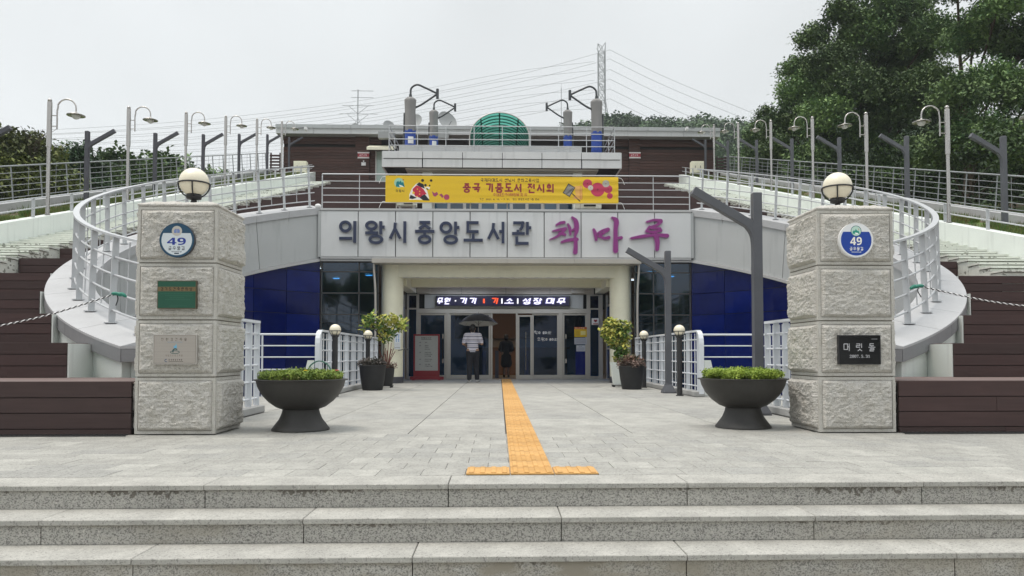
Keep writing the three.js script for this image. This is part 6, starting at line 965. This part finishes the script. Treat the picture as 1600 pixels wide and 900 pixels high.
{
  const skin = std([0.36, 0.22, 0.15], 0.6), hairM = std([0.012, 0.011, 0.012], 0.55), H = [0.0, 1.575, -0.03];
  const d = 22.7, q = P(738.5, 598, d), t = thing('person', 'person in a striped short-sleeved shirt and dark trousers walking to the doors under an umbrella', 'person', [q.x, 0, d]);
  const body = [[[0, 0.98, 0], 0.115, [0, 1.18, -0.01], 0.115, [1.15, 1, 0.85]], [[0, 1.2, -0.01], 0.125, [0, 1.34, -0.01], 0.12, [1.2, 1, 0.82]], [[-0.13, 1.38, -0.01], 0.07, [0.13, 1.38, -0.01], 0.07], [[0, 1.38, -0.01], 0.062, [0, 1.5, -0.02], 0.052], [[0, 1.53, -0.035], 0.068, [0, 1.6, -0.025], 0.083, [0.93, 1.12, 1.05]],
    [[-0.19, 1.37, 0], 0.056, [-0.265, 1.13, 0.03], 0.043], [[-0.265, 1.13, 0.03], 0.042, [-0.2, 1.07, -0.19], 0.03], [[0.19, 1.37, 0], 0.056, [0.265, 1.13, 0.02], 0.043], [[0.265, 1.13, 0.02], 0.042, [0.17, 1.15, -0.2], 0.03],
    [[-0.08, 0.93, 0], 0.105, [-0.09, 0.5, 0.01], 0.062], [[-0.09, 0.5, 0.01], 0.06, [-0.1, 0.1, 0.05], 0.042], [[0.08, 0.93, 0], 0.105, [0.1, 0.5, -0.05], 0.062], [[0.1, 0.5, -0.05], 0.06, [0.13, 0.1, -0.02], 0.042], [[-0.1, 0.05, 0.04], 0.04, [-0.11, 0.03, -0.13], 0.03], [[0.13, 0.05, -0.03], 0.04, [0.16, 0.03, -0.2], 0.03]];
  obj('body', [blend(body, 84, [0, 0.86, -0.05], 0.92), blend(handPrims([-0.2, 1.07, -0.19], [0.5, -0.15, -1], [0, 1, 0.1], 1), 48, [-0.16, 1.06, -0.25], 0.12, 0.006), blend(handPrims([0.17, 1.15, -0.2], [-0.1, 0.1, -1], [0, 1, 0], -1), 48, [0.165, 1.16, -0.26], 0.12, 0.006), ...face(H, skin)], skin, t);
  obj('hair', blend([[[0, 1.62, -0.01], 0.088, [0, 1.6, 0.02], 0.085, [0.95, 1.02, 1]], [[0, 1.55, 0.035], 0.062, [0, 1.5, 0.03], 0.05, [1, 1, 0.6]]], 40, [0, 1.58, 0], 0.16, 0.02), hairM, t);
  const stripes = print(64, 512, (g, w, h) => { g.fillStyle = '#dfdce0'; g.fillRect(0, 0, w, h); for (let i = 0; i < 11; i++) { g.fillStyle = i % 2 ? '#7d80a6' : '#34365c'; g.fillRect(0, i * 46 + 12, w, i % 2 ? 13 : 20); g.fillStyle = '#a9abc4'; g.fillRect(0, i * 46 + 40, w, 5); } }, { roughness: 0.9 }); stripes.map.wrapS = stripes.map.wrapT = THREE.RepeatWrapping;
  const shirt = blend([[[0, 0.86, 0], 0.15, [0, 1.18, -0.005], 0.14, [1.15, 1, 0.85]], [[0, 1.2, -0.01], 0.145, [0, 1.33, -0.01], 0.138, [1.2, 1, 0.82]], [[-0.14, 1.38, -0.01], 0.082, [0.14, 1.38, -0.01], 0.082], [[-0.19, 1.37, 0], 0.076, [-0.25, 1.18, 0.022], 0.068], [[0.19, 1.37, 0], 0.076, [0.25, 1.18, 0.015], 0.068]], 72, [0, 1.15, 0], 0.42, 0.025);
  { const p = shirt.attributes.position, u = shirt.attributes.uv; for (let i = 0; i < p.count; i++) { const y = Math.max(0.885, p.getY(i)); p.setY(i, y); u.setXY(i, p.getX(i) * 2, (y - 0.88) / 0.6); } } obj('shirt', shirt, stripes, t);
  obj('collar', new THREE.TorusGeometry(0.068, 0.014, 8, 24).rotateX(Math.PI / 2 + 0.15).translate(0, 1.452, -0.015), std([0.6, 0.6, 0.64], 0.9), t);
  obj('trousers', blend([[[0, 0.93, 0], 0.13, [0, 0.86, 0], 0.13, [1.2, 1, 0.9]], [[-0.085, 0.86, 0], 0.115, [-0.09, 0.5, 0.01], 0.083], [[-0.09, 0.5, 0.01], 0.083, [-0.1, 0.11, 0.05], 0.068], [[0.085, 0.86, 0], 0.115, [0.1, 0.5, -0.05], 0.083], [[0.1, 0.5, -0.05], 0.083, [0.13, 0.11, -0.02], 0.068]], 72, [0, 0.5, 0], 0.55, 0.02), std([0.012, 0.013, 0.02], 0.85), t);
  obj('shoe', blend([[[-0.1, 0.05, 0.05], 0.052, [-0.115, 0.04, -0.15], 0.043]], 30, [-0.11, 0.06, -0.05], 0.17), std([0.6, 0.6, 0.6], 0.6), t); obj('shoe', blend([[[0.13, 0.05, -0.02], 0.052, [0.165, 0.04, -0.21], 0.043]], 30, [0.15, 0.06, -0.11], 0.17), std([0.6, 0.6, 0.6], 0.6), t);
  // umbrella
  const u = thing('umbrella', 'dark navy umbrella with pale grey lining held over the walking person', 'umbrella', [q.x + 0.155, 1.2, d + 0.28]); u.rotation.x = -0.1;
  const N = 8, R = 0.585, out = [], inn = []; const rim = (a, r) => { const k = r / R, sag = 1 - 0.07 * Math.pow(Math.abs(Math.sin(a * N / 2)), 2) * k; return new THREE.Vector3(Math.cos(a) * r * sag, 0.84 - 0.3 * Math.pow(k, 2.1) + 0.0, Math.sin(a) * r * sag); };
  for (let i = 0; i < 64; i++) for (let j = 0; j < 10; j++) { const a = i / 64 * 6.2832, b = (i + 1) / 64 * 6.2832, r0 = j / 10 * R, r1 = (j + 1) / 10 * R, p = [rim(a, r0), rim(a, r1), rim(b, r1), rim(b, r0)]; out.push(p[0], p[2], p[1], p[0], p[3], p[2]); const l = p.map(v => v.clone().add(new THREE.Vector3(0, -0.006, 0))); inn.push(l[0], l[1], l[2], l[0], l[2], l[3]); }
  const mk = a => { const g = new THREE.BufferGeometry().setFromPoints(a); g.computeVertexNormals(); return g; }; obj('canopy', mk(out), std([0.022, 0.023, 0.032], 0.7, { side: THREE.DoubleSide }), u); obj('lining', mk(inn), std([0.5, 0.5, 0.48], 0.6, { side: THREE.DoubleSide }), u);
  obj('shaft', [bar(new THREE.Vector3(0, -0.1, 0), new THREE.Vector3(0, 0.9, 0), 0.008, 8)], M.steel, u); obj('grip', bar(new THREE.Vector3(0, -0.16, 0), new THREE.Vector3(0, 0.02, 0), 0.015, 8), M.black, u);
  for (let i = 0; i < N; i++) { const a = i * Math.PI / 4, e = rim(a, R * 0.99), m = rim(a, R * 0.55); obj('rib', [bar(new THREE.Vector3(0, 0.5, 0), m.clone().add(new THREE.Vector3(0, -0.012, 0)), 0.003, 4), tube([rim(a, 0.05), rim(a, R * 0.5), e].map(v => v.clone().add(new THREE.Vector3(0, -0.012, 0))), 0.003, 8, 4)], M.steel, u); }
}
{
  const skin = std([0.36, 0.23, 0.16], 0.6), H = [0, 1.42, -0.02], d = 27.6, q = P(791, 590, d), t = thing('person', 'person in a dark knee-length coat standing inside the open doorway', 'person', [q.x, 0, d]);
  obj('body', [blend([[[0, 0.9, 0], 0.11, [0, 1.2, 0], 0.11, [1.1, 1, 0.8]], [[-0.12, 1.23, 0], 0.06, [0.12, 1.23, 0], 0.06], [[0, 1.25, 0], 0.05, [0, 1.34, -0.01], 0.045], [[0, 1.38, -0.02], 0.062, [0, 1.45, -0.015], 0.078], [[-0.16, 1.22, 0], 0.05, [-0.22, 1.0, 0.02], 0.04], [[-0.22, 1.0, 0.02], 0.04, [-0.17, 0.92, -0.14], 0.028], [[0.16, 1.22, 0], 0.05, [0.22, 1.0, 0.02], 0.04], [[0.22, 1.0, 0.02], 0.04, [0.17, 0.92, -0.14], 0.028], [[-0.08, 0.85, 0], 0.1, [-0.08, 0.42, 0], 0.055], [[-0.08, 0.42, 0], 0.055, [-0.08, 0.08, 0.02], 0.036], [[0.08, 0.85, 0], 0.1, [0.08, 0.42, 0], 0.055], [[0.08, 0.42, 0], 0.055, [0.08, 0.08, 0.02], 0.036], [[-0.08, 0.04, 0.02], 0.036, [-0.09, 0.025, -0.13], 0.026], [[0.08, 0.04, 0.02], 0.036, [0.09, 0.025, -0.13], 0.026]], 72, [0, 0.77, 0], 0.85), ...[-1, 1].map(s => blend(handPrims([s * 0.17, 0.92, -0.14], [-s * 0.3, -0.3, -1], [0, 1, 0], -s), 40, [s * 0.16, 0.9, -0.2], 0.12, 0.006)), ...face(H, skin)], skin, t);
  obj('hair', blend([[[0, 1.46, 0], 0.085, [0, 1.42, 0.02], 0.083], [[0, 1.38, 0.03], 0.07, [0, 1.33, 0.03], 0.05]], 36, [0, 1.42, 0], 0.17, 0.02), std([0.012, 0.011, 0.012], 0.55), t);
  obj('coat', blend([[[0, 1.2, 0], 0.14, [0, 0.95, 0], 0.135, [1.15, 1, 0.85]], [[0, 0.95, 0], 0.135, [0, 0.5, 0], 0.19, [1.1, 1, 0.85]], [[-0.13, 1.23, 0], 0.072, [0.13, 1.23, 0], 0.072], [[-0.17, 1.22, 0], 0.065, [-0.225, 1.0, 0.02], 0.06], [[-0.225, 1.0, 0.02], 0.058, [-0.19, 0.95, -0.1], 0.05], [[0.17, 1.22, 0], 0.065, [0.225, 1.0, 0.02], 0.06], [[0.225, 1.0, 0.02], 0.058, [0.19, 0.95, -0.1], 0.05]], 64, [0, 0.85, 0], 0.52, 0.025), std([0.01, 0.011, 0.018], 0.85), t);
  obj('shoe', [blend([[[-0.08, 0.04, 0.03], 0.045, [-0.09, 0.035, -0.14], 0.038]], 24, [-0.085, 0.05, -0.05], 0.15), blend([[[0.08, 0.04, 0.03], 0.045, [0.09, 0.035, -0.14], 0.038]], 24, [0.085, 0.05, -0.05], 0.15)], M.black, t);
}
// ---------------------------------------------------------------- hillside, trees and the power line
const hillH = (x, d) => { // open ground beyond the parapets
  const side = Math.max(0, Math.abs(x) - 12), base = pTop(clamp(d, 8, 46)) - 1.0; let y = base + 0.02 * side + (d > 38 ? 0 : 0);
  if (d > 48) { const r = sm(clamp((d - 60) / 165)), crest = 49 * sm(clamp((x + 40) / 70)) * (0.9 + 0.2 * fbm(x * 0.012, 3, 6, 3)); y = mixn(base, base * 0.9 + 0.0, sm(clamp((d - 48) / 30))) + r * Math.max(0, crest) ; }
  return y;
};
{
  const hl = (nm, x0, x1, dA, dB, nx, nd, label, skip) => { const g = new THREE.PlaneGeometry(1, 1, nx, nd).rotateX(-Math.PI / 2), p = g.attributes.position; for (let i = 0; i < p.count; i++) { const x = mixn(x0, x1, p.getX(i) + 0.5), d = mixn(dA, dB, 0.5 - p.getZ(i)); p.setXYZ(i, x, hillH(x, d), -d); } g.computeVertexNormals(); const m = obj(nm, muv(g), M.grass); m.userData = { kind: 'structure', label }; return m; };
  hl('terrain', -160, -12.4, 4, 56, 30, 16, 'sloping ground under the trees on the left'); hl('terrain', 12.1, 160, 4, 56, 30, 16, 'sloping ground under the trees on the right'); hl('hill', -400, 400, 55.5, 420, 80, 60, 'wooded hill rising behind the library');
}
function tree(name, label, x, d, y0, H, bough, opt = {}) { // bough: [dx, dy, dz, r] clumps of the crown
  const t = thing(name, label, 'tree', [x, y0, d], opt.group), tr = [], top = H * 0.75, tips = [];
  const bend = i => new THREE.Vector3(Math.sin(i * 0.7 + x) * 0.04 * H * i / 4, top * i / 4, Math.cos(i * 0.9 + x) * 0.03 * H * i / 4); const r0 = opt.r || 0.03 * H;
  for (let i = 0; i < 4; i++) { const a = bend(i), b = bend(i + 1), v = b.clone().sub(a), g = new THREE.CylinderGeometry(r0 * (1 - (i + 1) * 0.2), r0 * (1 - i * 0.2) * (i ? 1 : 1.15), v.length() * 1.02, 9); g.applyQuaternion(new THREE.Quaternion().setFromUnitVectors(new THREE.Vector3(0, 1, 0), v.normalize())); tr.push(g.translate((a.x + b.x) / 2, (a.y + b.y) / 2, (a.z + b.z) / 2)); }
  for (const [bx, by, bz, r] of bough) { const e = new THREE.Vector3(bx, by, bz), k = clamp((by - H * 0.22) / H, 0.08, 0.7), s = bend(Math.min(4, k * 4 / 0.75)), m = s.clone().lerp(e, 0.55).add(new THREE.Vector3(0, -r * 0.25, 0)); tr.push(new THREE.TubeGeometry(new THREE.CatmullRomCurve3([s, m, e]), 8, r0 * 0.2, 5)); for (let i = 0; i < 3; i++) { const o = e.clone().add(new THREE.Vector3(rr(-1, 1), rr(-0.3, 0.9), rr(-1, 1)).multiplyScalar(r * 0.8)); tr.push(bar(m.clone().lerp(e, 0.6), o, r0 * 0.07, 4)); } }
  obj('trunk', muv(merge(tr)), M.bark, t);
  const L = [], dens = opt.dens || 60, [ca, cb] = opt.colors || [[0.018, 0.045, 0.012], [0.07, 0.125, 0.03]];
  for (const [bx, by, bz, r] of bough) { const n = Math.round(dens * r * r), tone = rr(-0.1, 0.75); for (let i = 0; i < n; i++) { const u = rr(-0.55, 1), a = rr(0, 6.2832), q = Math.sqrt(1 - u * u), k = r * Math.pow(rnd(), 0.42) * (0.72 + 0.55 * vn(Math.cos(a) * 3 + bx, u * 3 + by, 7)), c = col(ca, cb); c.multiplyScalar(0.75 + tone); L.push([bx + Math.cos(a) * q * k, by + u * k * 0.8, bz + Math.sin(a) * q * k, rr(0.7, 1.25), c]); } }
  scatter('crown', opt.spray, L, t, { kind: 'stuff' }); return t;
}
{
  const bigLeaf = spray(34, 0.34, 0.17, 0.042, 0.6), midLeaf = spray(30, 0.42, 0.22, 0.07, 0.7), twig = spray(16, 0.2, 0.2, 0.035, 0.6);
  const fromPx = (list, d, x, y0) => list.map(([px, py, rp, dz = 0]) => { const q = P(px, py, d - dz); return [q.x - x, q.y - y0, dz, rp * (d - dz) / 1200]; });
  const T1 = [[1225, 200, 34, 0], [1212, 235, 26, 1], [1258, 150, 42, 0], [1245, 110, 26, -1], [1300, 108, 46, 1], [1290, 190, 46, 2], [1345, 62, 48, 0], [1345, 150, 55, 2], [1330, 215, 44, 1], [1395, 20, 48, 0], [1400, 105, 60, -2], [1400, 180, 50, 2], [1380, -40, 45, 0], [1450, 60, 50, 1], [1445, 140, 50, 3], [1440, -30, 50, -1], [1370, 250, 42, 1], [1270, 60, 26, 0], [1320, 20, 26, 1], [1260, 255, 34, 2], [1480, 190, 42, 2], [1310, 270, 34, 2]];
  const T2 = [[1520, 60, 46, -1], [1495, -30, 48, 0], [1560, 10, 40, 1], [1600, 70, 50, 0], [1550, 130, 44, 1], [1610, 150, 48, 2], [1500, 150, 38, 2], [1660, 20, 60, 0], [1660, 110, 60, 1], [1530, 215, 46, 2], [1590, 230, 50, 2], [1480, 240, 44, 1], [1650, 220, 60, 1], [1560, -60, 50, 0], [1630, -60, 60, 1]];
  const T3 = [[1430, 250, 46, 0], [1490, 275, 46, 0], [1550, 280, 46, 0], [1610, 280, 46, 1], [1400, 285, 36, 0], [1345, 285, 36, 1], [1290, 290, 30, 0], [1240, 285, 28, 0], [1640, 320, 46, 1], [1580, 320, 46, 1], [1520, 318, 40, 1], [1460, 315, 40, 0], [1680, 270, 60, 0]];
  const place = (name, label, px, d, L, opt) => { const q = P(px, 300, d), y0 = hillH(q.x, d); const H = Math.max(...L.map(l => P(l[0], l[1], d).y)) - y0 + 1; const D = d + (opt.back || 0); return tree(name, label, q.x, D, y0, H, fromPx(L, d, q.x, y0).map(b => [b[0], b[1], b[2] + (opt.back || 0), b[3]]), opt); };
  const dk = [[0.04, 0.09, 0.03], [0.17, 0.25, 0.085]];
  place('broadleaf_tree', 'huge dark green broadleaf tree towering over the right fence', 1385, 37, T1, { spray: bigLeaf, dens: 165, colors: dk, r: 0.24, back: 3 });
  place('broadleaf_tree', 'tall broadleaf tree with sky gaps at the right edge', 1585, 29, T2, { spray: bigLeaf, dens: 150, colors: dk, r: 0.24, back: 3 });
  place('broadleaf_tree', 'low spreading tree filling the shade behind the right fence', 1470, 34, T3, { spray: bigLeaf, dens: 150, colors: [[0.035, 0.075, 0.022], [0.13, 0.21, 0.06]], r: 0.2 });
  place('conifer', 'small tree between the brown building and the big right tree', 1196, 42, [[1196, 175, 10], [1196, 195, 18], [1190, 215, 24], [1200, 238, 28], [1180, 250, 26], [1215, 262, 30]], { spray: bigLeaf, dens: 150, colors: dk, r: 0.14 });
  const lc = 'mixed trees behind the left fence';
  place('broadleaf_tree', 'olive green tree with bare twigs at the left edge behind the fence', 20, 27, [[-30, 235, 46], [10, 232, 30], [45, 238, 32], [30, 268, 42], [75, 262, 30], [-20, 285, 46], [60, 300, 40], [92, 285, 24], [20, 310, 46], [40, 222, 16]], { spray: bigLeaf, dens: 120, colors: [[0.05, 0.075, 0.02], [0.18, 0.2, 0.05]], r: 0.2 });
  place('broadleaf_tree', 'dark round tree beside the first lamp behind the left fence', 118, 33, [[118, 250, 26], [98, 262, 24], [138, 262, 20], [112, 285, 34], [140, 295, 28], [88, 300, 30]], { spray: bigLeaf, dens: 140, colors: [[0.012, 0.036, 0.014], [0.045, 0.09, 0.03]], r: 0.2 });
  place('broadleaf_tree', 'dark tree behind the second lamp on the left', 195, 38, [[172, 258, 18], [192, 256, 20], [215, 266, 18], [182, 280, 26], [212, 290, 28], [165, 295, 24]], { spray: midLeaf, dens: 60, colors: dk, r: 0.2 });
  place('broadleaf_tree', 'dark tree between the second and third lamps on the left', 252, 40, [[245, 262, 17], [265, 255, 15], [280, 262, 14], [255, 282, 24], [285, 288, 22], [232, 290, 20]], { spray: midLeaf, dens: 60, colors: dk, r: 0.2 });
  place('broadleaf_tree', 'low bushy tree behind the fence near the third lamp on the left', 320, 42, [[305, 276, 14], [330, 280, 14], [350, 284, 12], [318, 295, 18], [345, 298, 16]], { spray: midLeaf, dens: 60, colors: dk, r: 0.15 });
  // bare twigs above the left tree
  { const q = P(52, 235, 26.5), t = thing('bare_twigs', 'leafless twigs sticking out of the olive tree on the left', 'twigs', [q.x, q.y, 26.5]), g = []; for (let i = 0; i < 16; i++) { const a = rr(-0.7, 0.7), l = rr(0.5, 1.0); g.push(tube([new THREE.Vector3(0, -0.6, 0), new THREE.Vector3(a * l * 0.4, l * 0.3, rr(-0.2, 0.2)), new THREE.Vector3(a * l, l * 0.85, rr(-0.3, 0.3))], 0.008, 8, 4)); } obj('twig', g, M.bark, t); }
  // trees along the street behind the viewer, mirrored in the glass
  const st = spray(24, 0.7, 0.5, 0.2, 0.7);
  for (let i = 0; i < 9; i++) { const x = -36 + i * 9 + rr(-2, 2), d = -rr(20, 28), H = rr(7.5, 10), bg = []; for (let k = 0; k < 9; k++) bg.push([rr(-2.6, 2.6), H * rr(0.35, 0.85), rr(-2, 2), rr(1.5, 2.2)]); tree('street_tree', 'street tree across the road behind the viewer, seen only mirrored in glass', x, d, -0.6, H, bg, { spray: st, dens: 16, colors: dk, r: 0.2, group: 'street trees behind the viewer' }); }
  // forest on the hill, one mass
  const F = [], Fl = spray(60, 1.1, 0.5, 0.2, 0.8); let n = 0;
  while (n < 2600) { const d = rr(100, 235), x = rr(-30, 140) * (0.4 + d / 260), h = hillH(x, d); if (Math.abs(x) > 0.75 * d || h < 24) continue; const s = rr(1.6, 3.2), tone = rr(0.7, 1.35); for (let i = 0; i < 9; i++) { const c = col([0.03, 0.07, 0.025], [0.075, 0.13, 0.045]); c.multiplyScalar(tone); F.push([x + rr(-1, 1) * s, h + s * rr(0.3, 2.4), -d + rr(-1, 1) * s, rr(0.8, 1.3) * s * 0.45, c]); } n++; }
  scatter('forest', Fl, F, null, { kind: 'stuff', label: 'hazy green woods covering the hill behind the library' });
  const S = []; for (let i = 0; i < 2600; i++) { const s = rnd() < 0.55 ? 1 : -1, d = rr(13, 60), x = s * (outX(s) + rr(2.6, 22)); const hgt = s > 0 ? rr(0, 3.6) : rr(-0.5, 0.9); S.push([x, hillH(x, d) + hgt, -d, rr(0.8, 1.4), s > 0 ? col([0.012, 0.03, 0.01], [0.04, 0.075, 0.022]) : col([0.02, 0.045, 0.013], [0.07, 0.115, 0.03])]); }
  scatter('undergrowth', bigLeaf, S, null, { kind: 'stuff', label: 'dark undergrowth and bushes beyond the outer fences' });
}
// transmission tower and its wires
{
  const d = 255, q = P(940, 120, d), yT = P(940, 68, d).y, yA = P(940, 158, d).y, yB = 52, t = thing('transmission_tower', 'slim steel lattice transmission tower on the wooded hill', 'tower'), K = d / 1200;
  const half = y => y > yA ? 1.15 : 1.15 + (yA - y) * 0.14, c = (y, i) => new THREE.Vector3(q.x + (i & 1 ? 1 : -1) * half(y), y, -d + (i & 2 ? 1 : -1) * half(y));
  const legs = []; for (let i = 0; i < 4; i++) { legs.push(bar(c(yT - 3, i), c(yA, i), 0.1, 5), bar(c(yA, i), c(yB, i), 0.12, 5)); } obj('leg', legs, M.pylon, t);
  const br = []; for (let y = yB; y < yT - 4; y += y > yA ? 2.0 : 3.4) { const y2 = Math.min(yT - 3, y + (y > yA ? 2.0 : 3.4)); for (const [a, b] of [[0, 1], [1, 3], [3, 2], [2, 0]]) br.push(bar(c(y, a), c(y2, b), 0.05, 4), bar(c(y, b), c(y2, a), 0.05, 4), bar(c(y2, a), c(y2, b), 0.045, 4)); } obj('bracing', br, M.pylon, t);
  const lv = [81, 95, 111, 126, 141, 156].map(y => P(940, y, d).y), arm = []; for (const y of lv) for (const s of [-1, 1]) { const e = new THREE.Vector3(q.x + s * 1.9, y + 0.7, -d - s * 5); arm.push(bar(new THREE.Vector3(q.x, y + 2, -d), e, 0.1, 4), bar(new THREE.Vector3(q.x, y + 0.5, -d), e, 0.1, 4), bar(e, e.clone().setY(y - 2), 0.13, 5)); } obj('cross_arm', arm, M.pylon, t);
  obj('peak', [bar(c(yT - 3, 0), new THREE.Vector3(q.x + 1.4, yT + 0.4, -d), 0.1, 4), bar(c(yT - 3, 1), new THREE.Vector3(q.x + 1.4, yT + 0.4, -d), 0.1, 4), bar(c(yT - 3, 2), new THREE.Vector3(q.x - 1.8, yT - 1.6, -d), 0.1, 4), bar(c(yT - 3, 3), new THREE.Vector3(q.x + 1.4, yT + 0.4, -d), 0.1, 4)], M.pylon, t);
  const wireM = std([0.3, 0.31, 0.32], 0.5);
  lv.forEach((y, i) => { for (const s of [-1, 1]) {
    const dd = d + s * 5, a = new THREE.Vector3(q.x - s * 1.9, y - 1.4, -dd), pxs = [[800, 0.2], [580, 0.38], [330, 0.5], [60, 0.55]];
    // left span sags towards the next tower far off to the left
    const off = (81 - [81, 95, 111, 126, 141, 156][i]) * -1, pts = [a]; for (const [px, py] of [[800, 116], [580, 158], [330, 189], [60, 207], [-300, 215]]) { const p = P(px, py + off * (0.92 - (940 - px) * 0.00042) + (s > 0 ? -3.5 : 3), dd); pts.push(p); }
    const w = thing('power_line', `${['highest', 'second-highest', 'third-highest', 'fourth-highest', 'fifth-highest', 'lowest'][i]} ${s > 0 ? 'far-side' : 'near-side'} power line running from the tower to the left`, 'wire', [0, 0, 0], 'power lines left of the tower'); obj('wire', tube(pts, 0.05, 60, 4), wireM, w);
  }
    const w = thing('power_line', `${['highest', 'second-highest', 'third-highest', 'fourth-highest', 'fifth-highest', 'lowest'][i]} power line running down from the tower to the right`, 'wire', [0, 0, 0], 'power lines right of the tower'); const off = [0, 14, 30, 45, 60, 75][i]; obj('wire', tube([new THREE.Vector3(q.x + 1.9, y - 1.2, -d + 5), P(1032, 117 + off, d), P(1175, 176 + off, d - 3), P(1420, 268 + off, d - 8)], 0.06, 50, 4), wireM, w);
  });
}
renderer.render(scene, camera);
